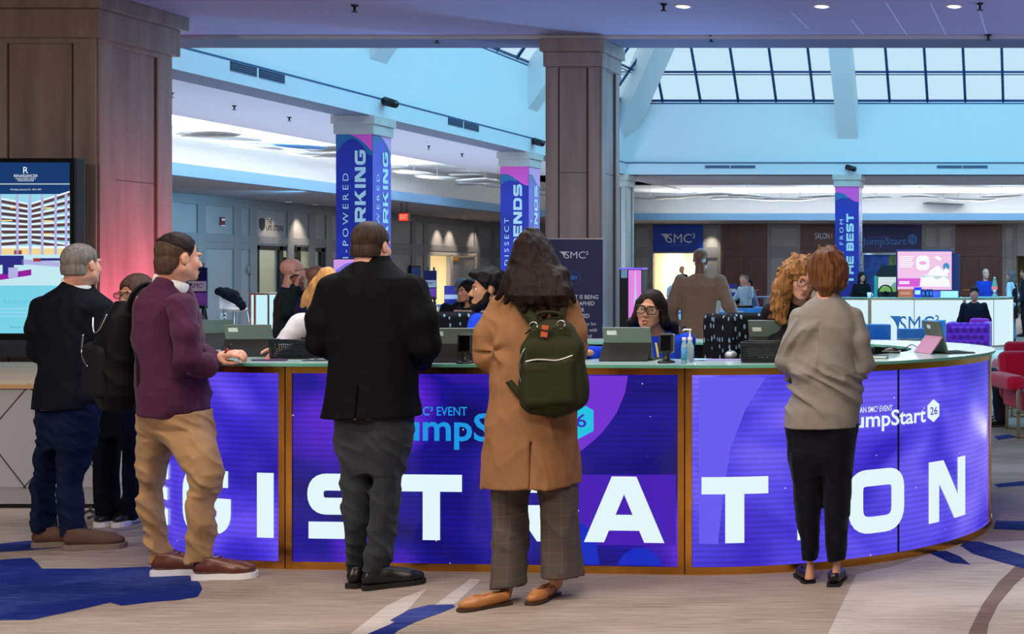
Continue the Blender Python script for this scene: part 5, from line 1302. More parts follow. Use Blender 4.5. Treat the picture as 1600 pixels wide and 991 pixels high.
b = MB(); b.tube(smooth_path([(-.1, -.055, .36), (-.06, -.062, .385), (0, -.066, .37), (.06, -.062, .385), (.105, -.05, .36)]), .004, 6); tb(b).build('flap_cord', M_olive2, e)
for u in (-.062, .062):
    b = MB(); b.tube([(u + .018 * math.cos(a), -.055, .395 + .018 * math.sin(a)) for a in [k * math.pi / 6 for k in range(13)]], .003, 6); tb(b).build('ring', M_silver, e)
b = MB(); b.box((-.100, -.064, .33), (-.068, -.058, .385), .003, Matrix.Rotation(.2, 4, 'Y')); tb(b).build('leather_tag', mat('orange_leather', (178, 84, 44), .5), e)
for pts, sd in (([W3(806, 449, Y + .0), W3(800, 452, Y - .07), W3(808, 466, Y - .125), W3(822, 487, Y - .15), W3(836, 505, Y - .165), W3(842, 516, Y - .155)], (1, .1, .5)),
                ([W3(868, 448, Y + .0), W3(875, 452, Y - .07), W3(877, 468, Y - .125), W3(876, 490, Y - .145), W3(872, 508, Y - .16)], (1, -.1, 0)),
                ([W3(776, 560, Y - .06), W3(790, 588, Y - .13), W3(806, 610, Y - .17), W3(826, 634, Y - .18)], (1, .1, .5))):
    b = ribbon(smooth_path(pts), sd, .052 if sd[2] != .5 or pts[0][2] > 1.3 else .03, .006)
    for v in b.b.verts: v.co -= e.location
    b.build('strap', M_olive2, e)

# ===== woman in the grey polo
Y = 6.78; p = person(1288, Y, 'woman with short auburn hair in light grey long sleeved polo'); O = p.location
T = Fr((WX(1293, Y + .04), Y + .04, WZ(387, Y) - 0.125), 3, 10)
torso = [px(666, 1226, 1342, .16, Y), px(640, 1229, 1343, .16, Y), px(610, 1236, 1342, .15, Y), px(575, 1243, 1338, .14, Y), px(540, 1248, 1338, .135, Y), px(510, 1246, 1341, .135, Y), px(492, 1245, 1339, .125, Y), px(480, 1252, 1331, .11, Y), px(471, 1262, 1322, .095, Y), px(464, 1271, 1314, .08, Y, .015), px(458, 1273, 1311, .068, Y, .02)]
arms = [([W3(1250, 496, Y), W3(1239, 530, Y - .02), W3(1234, 566, Y), W3(1243, 580, Y + .10), W3(1260, 580, Y + .19)], [.050, .047, .046, .044, .034]),
        ([W3(1333, 496, Y), W3(1344, 530, Y - .02), W3(1346, 570, Y + .01), W3(1338, 582, Y + .10), W3(1320, 581, Y + .18)], [.050, .046, .043, .041, .033])]
lg_l = [px(874, 1254, 1278, .06, Y + .01), px(840, 1250, 1280, .07, Y + .01), px(790, 1243, 1284, .08, Y), px(755, 1240, 1285, .085, Y), px(710, 1235, 1287, .11, Y), px(660, 1230, 1288, .13, Y)]
lg_r = [px(874, 1295, 1321, .06, Y - .01), px(840, 1291, 1324, .07, Y), px(790, 1287, 1328, .08, Y), px(755, 1285, 1330, .085, Y), px(710, 1282, 1333, .11, Y), px(660, 1281, 1339, .13, Y)]
lo, hi = bounds(O, .34, .5, 0.0, 1.72)
ank = [[px(905, 1255, 1275, .036, Y + .0), px(880, 1259, 1273, .034, Y + .01), px(850, 1256, 1276, .05, Y), px(700, 1240, 1286, .1, Y)], [px(908, 1296, 1316, .036, Y - .03), px(880, 1300, 1315, .034, Y - .01), px(850, 1296, 1320, .05, Y), px(700, 1286, 1330, .1, Y)]]
body_of(p, torso, arms, ank, T, S_fair, lo, hi, fem=True, neck=(.048, .052), hands=[((W3(1264, 578, Y + .20), (0.5, 1, 0.2), (0, 0, 1), 1), dict(curl=.6)), ((W3(1316, 579, Y + .18), (-0.5, 1, 0.2), (0, 0, 1), -1), dict(curl=.6))])
def polo_x(F):
    def rid(v): return (1 - np.abs(2 * v - 1)) ** 3
    def diag(x, y, z):       # long soft drags running down the back
        g = np.clip((WZ(495, Y) - z) / .06, 0, 1) * np.clip((z - WZ(600, Y)) / .06, 0, 1)
        s = (x - WX(1288, Y)); return 0.034 * g * (rid(vnoise(x * 13 + (z - 1.3) * 9 * np.sign(s), y * 2, z * 3.2, 4)) - .25)
    F.warp(diag)
    def low(x, y, z):        # bunched folds above the hem
        g = np.exp(-((z - WZ(606, Y)) / .085) ** 2); return 0.042 * g * (rid(vnoise(x * 5 + z * 3, y * 2, z * 21 + x * 11, 9)) - .3)
    F.warp(low)
suit_top(p, 'polo_shirt', torso, arms, cloth('grey_jersey', (132, 128, 122), .6), (lo[0], lo[1], .76), (hi[0], hi[1], 1.48), k=.016, vox=.006, fold=.004, seed=15, f=(9, 9, 7), extra=polo_x, hem=((0, 0, WZ(665, Y)), (.02, 0, -1)))
b = MB(); c = np.array([WX(1291, Y + .02), Y + .022, WZ(461, Y)])
rows = []
for r, z in ((.076, -.012), (.070, .012), (.064, .022), (.060, .020)): rows.append([(c[0] + r * 1.02 * math.cos(a), c[1] + r * .98 * math.sin(a), c[2] + z - .022 * max(0, math.sin(a))) for a in [k * math.pi / 14 for k in range(28)]])
b.grid(rows, True); loc(b, p).build('collar', cloth('grey_collar', (122, 118, 110), .8), p)
trousers(p, [lg_l, lg_r], [px(740, 1243, 1328, .09, Y), px(710, 1235, 1333, .125, Y), px(655, 1229, 1340, .14, Y)], cloth('navy_stretch', (11, 13, 26), .7, sheen=.05), (lo[0], lo[1], .1), (hi[0], hi[1], .88), fold=.009, seed=18, f=(9, 9, 6), clip=((0, 0, WZ(661, Y)), (0, 0, 1)))
shoe(p, (WX(1266, Y), Y - .012), 112, M_blk_leather, M_blk_sole, .245, .085, 'flat', sole_h=.012); shoe(p, (WX(1306, Y), Y - .085), 92, M_blk_leather, M_blk_sole, .245, .085, 'flat', sole_h=.012)
F = Field(T.o + [-.17, -.19, -.26], T.o + [.17, .17, .17], .0055)
F.stack([px(458, 1275, 1308, .05, Y, -.02), px(448, 1268, 1320, .085, Y, .0), px(436, 1264, 1325, .105, Y, .02), px(420, 1263, 1324, .12, Y, .03), px(405, 1266, 1321, .12, Y, .04), px(395, 1273, 1314, .105, Y, .04), px(388, 1284, 1303, .06, Y, .04)], .02, 2.15)
F.folds(.024, (15, 15, 7), 31, None, (.5, .5)); F.strands(.009, 70, 14, 3); F.clip(T((0, .06, 0)), T.R @ np.array((0, 1, 0))); F.mesh('hair', H_auburn, p)

# ===== man in the plum blazer, in profile to the right
Y = 6.97; p = person(285, Y, 'man with short dark hair in plum blazer and khaki trousers'); O = p.location
T = Fr((WX(279.5, Y), Y, WZ(366, Y) - 0.119), -27, 3)
torso = [px(651, 219, 322, .19, Y), px(640, 219, 327, .19, Y), px(600, 217, 325, .18, Y), px(560, 214, 320, .17, Y), px(520, 211, 316, .17, Y), px(495, 210, 313, .165, Y), px(474, 214, 307, .155, Y), px(460, 222, 300, .14, Y), px(448, 232, 292, .11, Y), px(438, 240, 288, .085, Y, .0), px(431, 245, 283, .07, Y)]
arms = [([W3(283, 478, Y - .13), W3(288, 520, Y - .17), W3(294, 560, Y - .16), W3(320, 572, Y - .08), W3(332, 562, Y - .02)], [.060, .059, .056, .050, .041]),
        ([W3(262, 470, Y + .16), W3(280, 520, Y + .2), W3(300, 552, Y + .16), W3(325, 556, Y + .05)], [.065, .06, .055, .045])]
lg_f = [px(875, 294, 332, .065, Y - .08), px(850, 294, 334, .07, Y - .08), px(820, 296, 335, .075, Y - .08), px(780, 297, 337, .08, Y - .07), px(740, 294, 347, .085, Y - .06), px(700, 268, 339, .10, Y - .04), px(670, 240, 333, .13, Y), px(646, 222, 327, .16, Y)]
lg_b = [px(878, 233, 268, .06, Y + .03), px(850, 228, 262, .065, Y + .03), px(820, 222, 257, .07, Y + .03), px(765, 215, 256, .08, Y + .03), px(720, 216, 266, .09, Y + .03), px(680, 217, 285, .11, Y + .02), px(646, 216, 300, .15, Y)]
lo, hi = bounds(O, .42, .5, 0.0, 1.79)
HX = W3(336, 557, Y - .02)
body_of(p, torso, arms, [lg_f, lg_b], T, S_fair, lo, hi, nb=np.array([WX(266, Y), Y, WZ(440, Y)]), neck=(.060, .066), hands=[((HX, (1, .25, .12), (.1, -.35, 1), 1), dict(curl=.75, thumb=.9)), ((W3(327, 556, Y + .06), (1, .3, .1), (0, .2, 1), -1), dict(curl=.6))])
face_bits(p, T, H_dark, M_lip)
F = Field(T.o - .16, T.o + .17, .0045); cap_hair(F, T, 0.006, ys=(-.07, -.052, -.040, -.014, .020, .034, .050, .050), low=-0.055, top=.006); F.clip(T((0, 0, .030)), -(T.R @ np.array((0, .45, 1.0)))); F.strands(.004, 70, 20); F.mesh('hair', H_dark, p)
F = Field(T.o - .16, T.o + .17, .0045); cap_hair(F, T, 0.0022, ys=(-.07, -.052, -.036, -.006, .028, .040, .044, .044), low=-0.095); F.mesh('hair_faded_sides', H_stub, p)
F = Field(T.o - .16, T.o + .16, .0045); F.ell((0, .083, -.103), (.023, .018, .019), .01, T); F.mesh('beard', H_dark, p)
F = Field(O + Vector((-.2, -.2, 1.3)), O + Vector((.2, .2, 1.62)), .005); c0, c1 = np.array([WX(266, Y), Y, WZ(446, Y)]), np.array([WX(267, Y), Y, WZ(424, Y)])
F.cone(c0, c1, .082, .071, 0); F.cone(c0 - [0, 0, .05], c1 + [0, 0, .06], .066, .063, .004, cut=True); F.clip(W3(245, 429, Y), (.30, .2, 1)); F.mesh('shirt_collar', cloth('white_shirt', (228, 228, 232), .8), p)
def blazer_x(F):
    def hemf(x, y, z): return 0
    c = np.array([WX(267, Y), Y, WZ(432, Y)]); F.ell((0, 0, .03), (.068, .068, .05), .008, Fr(c), cut=True)
    F.box(Fr((WX(271, Y - .19), Y - .19, WZ(630, Y)), 8), (-.003, -.06, -.10), (.003, .05, .09), .001, .004, True)
suit_top(p, 'blazer', torso, arms, cloth('plum_wool', (70, 32, 58), .8, sheen=.08), (lo[0], lo[1], .80), (hi[0], hi[1], 1.60), fold=.014, seed=25, f=(8, 8, 5), k=.024, extra=blazer_x, hem=((WX(270, Y), Y, WZ(648, Y)), (-.12, 0, -1)))
trousers(p, [lg_f, lg_b], None, cloth('khaki_cotton', (156, 124, 88), .8, sheen=.2), (lo[0], lo[1], .06), (hi[0], hi[1], .92), fold=.017, seed=28, f=(6, 6, 9), k=.025)
M_brownl = mat('brown_leather', (92, 50, 36), 0.35, var=.15, vscale=20); M_wsole = mat('white_rubber', (226, 226, 232), 0.5); M_lace = mat('brown_laces', (58, 34, 26), .7)
shoe(p, (WX(302, Y - .1), Y - .10), 10, M_brownl, M_wsole, .30, .10, laces=M_lace, sole_h=.03); shoe(p, (WX(241, Y + .01), Y - .01), 14, M_brownl, M_wsole, .30, .10, laces=M_lace, sole_h=.03)
e = empty('marker_pen', W3(352, 548, Y - .03), 0, 'red and dark pen held up by the man in plum', 'pen')
a, c = W3(351, 552, Y - .06), W3(362, 538, Y - .05); mid = a + (c - a) * .55
b = MB(); b.tube([a, mid], .0055, 8); loc(b, e).build('barrel', mat('pen_red', (170, 40, 50), .4), e)
b = MB(); b.tube([mid, c - (c - a) * .06, c], [.006, .006, .003], 8); loc(b, e).build('pen_cap', M_black, e)
# his black backpack
TB = Fr((WX(186, Y + .05), Y + .06, WZ(640, Y)), -35, 0, 4); e = empty('backpack', TB.o, 0, 'black backpack with silver piping behind the plum blazer', 'backpack')
M_nyl = cloth('black_nylon', (12, 13, 17), .55, bump=.15); M_nyl2 = cloth('charcoal_mesh', (22, 23, 29), .7)
F = Field(TB.o - [.26, .26, .05], TB.o + [.26, .26, .64], .007)
F.stack([(0.0, -.0, 0, .10, .08), (.08, 0, 0, .135, .115), (.25, 0, 0, .135, .12), (.40, .01, 0, .125, .11), (.50, .03, .0, .10, .09), (.57, .05, 0, .05, .05)], .03, 2.6, TB); F.folds(.012, (6, 6, 5), 33, None, (.8, .4)); F.mesh('bag_body', M_nyl, e)
F = Field(TB.o - [.26, .26, .05], TB.o + [.26, .26, .5], .007); F.box(TB, (-.15, -.135, .06), (.08, -.05, .34), .04, .02); F.folds(.008, (7, 7, 6), 35); F.mesh('front_pocket', M_nyl2, e)
def tb2(mb): return mb.map(lambda c: Vector(TB(c)) - e.location)
b = MB(); b.tube(smooth_path([(-.13, -.13, .38), (-.145, -.13, .30), (-.10, -.138, .255), (-.03, -.142, .225)]), .0045, 6); tb2(b).build('piping', M_silver, e)
b = MB(); b.tube(smooth_path([(-.10, -.10, .47), (-.05, -.112, .40), (.03, -.115, .42), (.05, -.09, .50)]), .004, 6); tb2(b).build('zip', M_silver, e)
for pts in ([W3(203, 500, Y + .0), W3(204, 474, Y - .04), W3(213, 455, Y - .06), W3(228, 446, Y - .02), W3(245, 450, Y + .06)], [W3(213, 640, Y - .07), W3(217, 610, Y - .14), W3(216, 570, Y - .16), W3(212, 540, Y - .13)]):
    b = ribbon(smooth_path(pts), (.4, -1, .2), .055 if pts[0][2] > 1.2 else .03, .012)
    for v in b.b.verts: v.co -= e.location
    b.build('strap', M_nyl2, e)

# ===== older man at the left, dark suit, back to us
Y = 7.73; p = person(110, Y, 'grey haired older man in dark navy jacket facing the tall display'); O = p.location
T = Fr((WX(128, Y), Y, WZ(381, Y) - 0.117), -6, -2)
torso = [px(638, 51, 163, .17, Y), px(615, 54, 163, .165, Y), px(567, 63, 160, .15, Y), px(520, 64, 159, .145, Y), px(495, 62, 163, .14, Y), px(480, 60, 166, .13, Y), px(468, 64, 162, .115, Y), px(458, 76, 153, .10, Y), px(448, 90, 143, .085, Y), px(440, 98, 139, .072, Y), px(434, 102, 138, .066, Y)]
arms = [([W3(70, 482, Y), W3(62, 515, Y - .03), W3(66, 548, Y + .0), W3(100, 548, Y + .2)], [.072, .066, .060, .048]), ([W3(153, 484, Y), W3(157, 520, Y), W3(152, 548, Y + .03), W3(125, 545, Y + .21)], [.072, .064, .058, .048])]
lg_l = [px(828, 50, 88, .075, Y - .02), px(800, 49, 86, .078, Y - .02), px(755, 51, 87, .08, Y), px(725, 56, 91, .085, Y), px(680, 66, 105, .11, Y), px(632, 62, 112, .14, Y)]
lg_r = [px(834, 97, 137, .075, Y - .04), px(800, 91, 131, .078, Y - .03), px(755, 90, 128, .08, Y - .01), px(725, 88, 140, .085, Y), px(680, 90, 149, .11, Y), px(632, 98, 160, .14, Y)]
lo, hi = bounds(O, .40, .52, 0.0, 1.77)
body_of(p, torso, arms, [lg_l, lg_r], T, S_fair, lo, hi, nb=np.array([WX(119, Y), Y, WZ(446, Y)]), neck=(.060, .066), hands=[((W3(103, 548, Y + .21), (1, .4, 0), (0, -.3, 1), -1), dict(curl=.5)), ((W3(122, 545, Y + .22), (-1, .4, 0), (0, -.3, 1), 1), dict(curl=.5))])
face_bits(p, T, H_grey, M_lip)
F = Field(T.o - .16, T.o + .16, .005); cap_hair(F, T, 0.003, low=-0.06); F.strands(.003, 60, 25); F.mesh('hair', H_grey, p)
F = Field(O + Vector((-.2, -.2, 1.35)), O + Vector((.2, .2, 1.64)), .005); c0, c1 = np.array([WX(119, Y), Y, WZ(450, Y)]), np.array([WX(120, Y), Y, WZ(433, Y)])
F.cone(c0, c1, .076, .069, 0); F.cone(c0 - [0, 0, .05], c1 + [0, 0, .06], .062, .060, .004, cut=True); F.clip(W3(103, 436, Y), (.30, .2, 1)); F.mesh('shirt_collar', cloth('white_shirt', (228, 228, 232), .8), p)
def jack_x(F):
    c = np.array([WX(119, Y), Y, WZ(438, Y)]); F.ell((0, 0, .035), (.064, .064, .05), .008, Fr(c), cut=True)
suit_top(p, 'jacket', torso, arms, cloth('navy_suiting', (10, 13, 22), .8), (lo[0], lo[1], .74), (hi[0], hi[1], 1.58), fold=.012, seed=41, f=(7, 7, 4.5), extra=jack_x, hem=((0, 0, WZ(637, Y)), (0, 0, -1)))
trousers(p, [lg_l, lg_r], [px(700, 70, 148, .10, Y), px(632, 62, 160, .145, Y)], cloth('dark_denim', (14, 24, 50), .85), (lo[0], lo[1], .06), (hi[0], hi[1], .90), fold=.010, seed=44, f=(7, 7, 11), k=.025)
M_brn2 = mat('chestnut_suede', (84, 56, 46), .8); M_sole2 = mat('taupe_rubber', (120, 106, 98), .7)
shoe(p, (WX(57, Y - .02), Y - .05), 20, M_brn2, M_sole2, .30, .104, laces=M_lace, sole_h=.03); shoe(p, (WX(103, Y - .1), Y - .11), 12, M_brn2, M_sole2, .31, .106, laces=M_lace, sole_h=.03)

# ===== woman behind him, in black, facing us
Y = 8.39; p = person(196, Y, 'woman in black with glasses half hidden behind the plum blazer'); O = p.location
T = Fr((WX(212, Y - .03), Y - .03, WZ(428, Y) - 0.121), 172, 6, 0, .96)
torso = [px(650, 160, 222, .13, Y), px(580, 162, 222, .125, Y), px(530, 165, 226, .12, Y), px(495, 168, 240, .115, Y), px(482, 172, 244, .105, Y), px(474, 184, 236, .09, Y), px(466, 198, 224, .065, Y)]
arms = [([W3(178, 494, Y), W3(170, 530, Y), W3(174, 562, Y - .03), W3(196, 560, Y - .2)], [.055, .05, .046, .036]), ([W3(236, 494, Y), W3(242, 530, Y), W3(236, 562, Y - .03), W3(212, 560, Y - .2)], [.055, .05, .046, .036])]
lg_l = [px(812, 150, 188, .085, Y), px(780, 147, 186, .085, Y), px(720, 147, 187, .085, Y), px(680, 150, 190, .10, Y), px(640, 158, 196, .12, Y)]
lg_r = [px(810, 195, 224, .085, Y + .04), px(780, 194, 224, .085, Y + .04), px(720, 192, 224, .085, Y + .03), px(680, 190, 224, .10, Y), px(640, 186, 222, .12, Y)]
lo, hi = bounds(O, .36, .42, 0.0, 1.62)
body_of(p, torso, arms, [lg_l, lg_r], T, S_tan, lo, hi, fem=True, ls=.024, neck=(.046, .05), hands=[((W3(198, 558, Y - .22), (.8, -.5, .1), (0, 0, 1), 1), dict(curl=.6)), ((W3(210, 558, Y - .22), (-.8, -.5, .1), (0, 0, 1), -1), dict(curl=.6))])
face_bits(p, T, H_dark); glasses(p, T, M_dark, .023, .0022)
F = Field(T.o + [-.17, -.17, -.30], T.o + [.17, .17, .16], .006)
F.ell((0, -.02, .03), (.088, .108, .098), .02, T); F.tc(T, (-.072, -.01, .0), (-.078, .0, -.15), .03, .022, .03); F.tc(T, (.072, -.01, 0), (.078, .0, -.15), .03, .022, .03); F.tc(T, (0, -.06, 0), (0, -.06, -.18), .06, .05, .03)
F.ell((0, .115, -.035), (.058, .075, .105), .01, T, cut=True); F.strands(.004, 60, 10); F.mesh('hair', hairm('hair_brown_streaked', (74, 54, 46)), p)
suit_top(p, 'jacket', torso, arms, cloth('black_knit', (10, 10, 14), .8), (lo[0], lo[1], .70), (hi[0], hi[1], 1.46), fold=.010, seed=51, vox=.008)
trousers(p, [lg_l, lg_r], [px(680, 152, 222, .1, Y), px(640, 158, 222, .13, Y)], cloth('black_wide_trousers', (9, 11, 20), .85), (lo[0], lo[1], .02), (hi[0], hi[1], .80), fold=.012, seed=53, f=(9, 9, 4), vox=.008)
shoe(p, (WX(163, Y + .1), Y + .12), 300, M_blk_leather, M_wsole, .26, .09, sole_h=.03); shoe(p, (WX(206, Y + .12), Y + .14), 285, M_blk_leather, M_wsole, .26, .09, sole_h=.03)
# ---------------------------------------------------------------- staff inside the ring and people further off
def figure(label, x, Y, yaw, h=1.72, sit=False, z0=None, lean=0.0, sk=None, top=None, bottom=None, hair=None, hstyle='short', head_rot=(0, 0, 0), arms=None, vox=0.014,
           fem=False, wide=1.0, face=True, shoes=True, armr=1.0, group=None, brow=None, topname='jacket', collar=None, legs=True, ytop=None, seat=0.48, headshift=0.0):
    """a whole clothed person in a local frame (x right, y forward); arms = {'r': (elbow, hand), 'l': ...} in that frame"""
    k = h / 1.75; sk = sk or S_fair
    p = empty('person', (WX(x, Y), Y, z0 or 0), 0, label, 'person', group); O = np.array(p.location)
    G = Fr(O, yaw, 0, 0, k); hz = 0.93 if not sit else seat / k + 0.10
    S = Fr(G((0, 0, hz)), yaw, lean, 0, k)              # spine frame from the hips
    sh = 0.185 * wide
    hd = S((0, 0.03 + headshift, 0.735)); T = Fr(hd, yaw + head_rot[0], head_rot[1], head_rot[2], k)
    shl = {s: S((sg * sh, 0, 0.50)) for s, sg in (('l', -1), ('r', 1))}
    A = {}
    for s, sg in (('l', -1), ('r', 1)):
        if arms and s in arms: e, w = arms[s]; A[s] = (G(e), G(w))
        else: A[s] = (S((sg * (sh + .06), -0.03, 0.22)), S((sg * (sh + .06), 0.08, -0.02)))
    if sit: kn = {s: G((sg * .11, 0.44, hz - 0.02)) for s, sg in (('l', -1), ('r', 1))}; an = {s: G((sg * .12, 0.42, 0.07)) for s, sg in (('l', -1), ('r', 1))}
    else: kn = {s: G((sg * .10, 0.02, 0.50)) for s, sg in (('l', -1), ('r', 1))}; an = {s: G((sg * .11, -0.01, 0.07)) for s, sg in (('l', -1), ('r', 1))}
    hp = {s: G((sg * .095, 0, hz - .02)) for s, sg in (('l', -1), ('r', 1))}
    pts = np.array([hd] + [q for s in 'lr' for q in (*A[s], kn[s], an[s], shl[s])]); lo, hi = pts.min(0) - .22, pts.max(0) + .22; lo[2] = O[2] - .01
    tw = [(0.0, 0, 0, .168 * wide, .125), (0.15, 0, .0, .165 * wide, .12), (0.32, 0, .01, .178 * wide, .125), (0.44, 0, 0, .180 * wide, .118), (0.52, 0, -.005, .13 * wide, .085), (0.57, 0, -.01, .07, .065)]
    F = Field(lo, hi, min(vox, .012))
    F.stack([(a, b, c, d - .022, e - .022) for a, b, c, d, e in tw], .02, 2.3, S); F.cone(S((0, -.01, .54)), T((0, -.03, -.06)), .056 * k, .05 * k, .02)
    for s in 'lr':
        F.chain([shl[s], A[s][0], A[s][1]], [.042 * k, .034 * k, .026 * k], .02); F.chain([hp[s], kn[s], an[s]], [.06 * k, .042 * k, .032 * k], .02)
        f = A[s][1] - A[s][0]; hand(F, A[s][1], f, np.cross(f, G.R @ np.array((1.0, 0, 0))) if abs((f / np.linalg.norm(f))[2]) < .9 else G.R @ np.array((0, -1.0, 0)), 1 if s == 'l' else -1, .5, k)
    head(F, T, fem=fem); F.mesh('body', sk, p)
    F = Field(lo, hi, vox)
    F.stack(tw, .03, 2.4, S)
    if not sit: F.stack([(-.18, 0, 0, .182 * wide, .138), (.05, 0, 0, .168 * wide, .125)], .03, 2.4, S)
    for s in 'lr': F.chain([shl[s], A[s][0], A[s][0] + (A[s][1] - A[s][0]) * .93], [.058 * k * armr, .060 * k * armr, .046 * k * armr], .05)
    F.folds(.009, (7, 7, 6), int(x) % 17, None, (.7, .4)); c = S((0, .01, .575)); F.ell((0, 0, 0), (.058 * k, .058 * k, .04 * k), .006, Fr(c), cut=True)
    F.mesh(topname, top, p)
    if legs:
        F = Field(lo, hi, vox); F.cone(hp['l'], hp['r'], .12 * k, None, .03); 
        for s in 'lr': F.chain([hp[s], kn[s], an[s] + np.array((0, 0, .02))], [.105 * k, .075 * k, .060 * k], .03)
        F.folds(.008, (6, 6, 9), int(x) % 13); F.clip(S((0, 0, .02)), S.R @ np.array((0, 0, 1.0))); F.clip(O + [0, 0, .045], (0, 0, -1)); F.mesh('trousers', bottom or cloth('dark_trousers', (26, 28, 36)), p)
        if shoes:
            for s in 'lr':
                q = G((0.11 if s == 'r' else -0.11, -0.06 if not sit else .36, 0)); shoe(p, (q[0], q[1]), yaw + 90, M_blk_leather, M_blk_sole, .27 * k, .095, vox=max(.010, vox * .7), z0=O[2])
    if hair:
        F = Field(T.o + [-.22, -.22, -.42], T.o + [.22, .22, .19], min(vox, .011) if vox > .008 else vox)
        if hstyle == 'short': cap_hair(F, T, .008 if vox > .01 else .006)
        elif hstyle == 'fringe': cap_hair(F, T, .004, ys=(-.06, -.045, -.034, -.02, -.02, -.05, -.12, -.2))
        else:
            F.ell((0, -.02, .035), (.090, .112, .098), .02, T)
            for sg in (-1, 1): F.chain([T((sg * .075, -.02, 0)), T((sg * .085, -.015, -.13)), T((sg * .092, .0, -.24 if hstyle == 'long' else -.16))], [.036, .032, .016], .03)
            F.chain([T((0, -.07, 0)), T((0, -.08, -.14)), T((0, -.075, -.25 if hstyle == 'long' else -.16))], [.08, .07, .05], .03)
            F.ell((0, .12, -.035), (.060, .085, .105), .01, T, cut=True); F.strands(.007, 45, 9, int(x) % 7)
        F.mesh('hair', hair, p)
    if face and vox < .013: face_bits(p, T, brow or hair)
    return p, T, G, S
W_ = lambda x, y, Y: W3(x, y, Y)
def to_local(G, P): return tuple((G.R.T @ (np.array(P) - G.o)) / G.k)
def aim(x, Y, yaw, h, pts):
    G = Fr((WX(x, Y), Y, 0), yaw, 0, 0, h / 1.75); return {s: tuple(to_local(G, W3(*q)) for q in v) for s, v in pts.items()}
C_royal = cloth('royal_blue_shirt', (20, 62, 200), .7); C_white = cloth('white_blouse', (214, 214, 222), .8); C_blk = cloth('black_cardigan', (24, 24, 30), .8)
# bearded man leaning over the counter from inside
hh = 1.57
p, T, G, S = figure('bearded man in royal blue shirt leaning over the counter', 794, 8.04, 150, hh, lean=10, sk=S_tan, top=C_royal, hair=None, head_rot=(-32, 2, 0), vox=.0085, topname='shirt', headshift=.0, legs=True,
    arms=aim(794, 8.04, 150, hh, {'r': ((742, 535, 7.9), (752, 560, 7.58)), 'l': ((830, 540, 7.9), (800, 560, 7.6))}), face=False)
face_bits(p, T, H_black, None)
F = Field(T.o - .19, T.o + .2, .005); cap_hair(F, T, .014, low=-.07, top=.012, ys=(-.06, -.045, -.034, -.006, .034, .055, .078, .09)); F.ell((0, .072, .098), (.05, .045, .03), .02, T); F.folds(.012, (18, 18, 12), 5); F.strands(.006, 70, 20, 4); F.mesh('hair', H_black, p)
F = Field(T.o - .2, T.o + .2, .005)
for sg in (-1, 1): F.tc(T, (sg * .068, .005, -.035), (sg * .052, .030, -.10), .018, .026, .015); F.tc(T, (sg * .052, .03, -.095), (0, .075, -.118), .024, .028, .015)
F.tc(T, (-.02, .094, -.058), (.02, .094, -.058), .008, None, .01); F.ell((0, .07, -.125), (.034, .034, .03), .015, T); F.ell((0, .1, -.075), (.018, .014, .009), .004, T, cut=True); F.strands(.005, 90, 50); F.mesh('beard', H_black, p)
# woman with big glasses behind the third tablet
hh = 1.62
p, T, G, S = figure('woman with big black glasses in royal blue top behind a tablet', 1045, 7.95, 177, hh, lean=24, sk=S_tan, top=C_royal, hair=None, head_rot=(6, -2, -6), vox=.0085, fem=True, topname='shirt', face=False, sit=True, seat=.66,
    arms=aim(1045, 7.95, 177, hh, {'r': ((962, 556, 7.75), (922, 552, 7.5)), 'l': ((1064, 560, 7.85), (1040, 580, 7.7))}))
face_bits(p, T, H_black, M_lip2, mouth_open=True); glasses(p, T, M_black, .027, .0034, True)
def long_hair(p, T, m, drop_l, drop_r, w=.0, seed=4, vox=.0055, amp=.006):
    F = Field(T.o + [-.3, -.3, -.42], T.o + [.3, .3, .2], vox)
    F.ell((0, -.022, .036), (.080, .104, .091), .012, T)
    for sg, dr in ((-1, drop_l), (1, drop_r)): F.chain([T((sg * .066, -.01, .03)), T((sg * .084, -.015, -.06)), dr[0], dr[1]], [.028, .024, .032, .014], .03)
    F.chain([T((0, -.06, .0)), T((0, -.11, -.10)), T((0, -.19, -.22))], [.082, .062, .04], .03)
    F.ell((0, .118, -.030), (.062, .080, .112), .008, T, cut=True); F.strands(amp, 55, 8, seed); F.mesh('hair', m, p)
long_hair(p, T, H_dark, (W3(1050, 510, 7.78), W3(1062, 540, 7.80)), (W3(990, 505, 7.78), W3(986, 535, 7.82)))
b = ribbon(smooth_path([W3(1022, 512, 7.76), W3(1024, 530, 7.70), W3(1027, 548, 7.66), W3(1030, 570, 7.66)]), (1, 0, 0), .012, .002)
for v in b.b.verts: v.co -= p.location
b.build('lanyard', mat('yellow_ribbon', (214, 196, 90), .6), p)
# woman with curly hair behind the right tablet
hh = 1.66
p, T, G, S = figure('woman with golden curly hair and glasses in black cardigan', 1254, 8.0, 190, hh, lean=16, sk=S_fair, top=C_blk, hair=None, head_rot=(18, 20, -8), vox=.0085, fem=True, topname='cardigan', face=False,
    arms=aim(1254, 8.0, 190, hh, {'r': ((1204, 530, 7.95), (1240, 562, 7.5)), 'l': ((1290, 540, 7.9), (1262, 560, 7.6))}))
face_bits(p, T, H_curl, M_lip); glasses(p, T, mat('brown_frame', (86, 50, 40), .3), .023, .0022)
F = Field(T.o + [-.26, -.26, -.36], T.o + [.26, .26, .2], .0055); rg = random.Random(4)
F.ell((0, -.03, .03), (.10, .115, .10), .02, T)
for sg in (-1, 1): F.chain([T((sg * .08, -.01, .03)), T((sg * .105, .0, -.08)), T((sg * .10, .02, -.20)), T((sg * .075, .05, -.27))], [.045, .05, .045, .025], .03)
F.chain([T((0, -.08, 0)), T((0, -.1, -.2))], [.09, .07], .03)
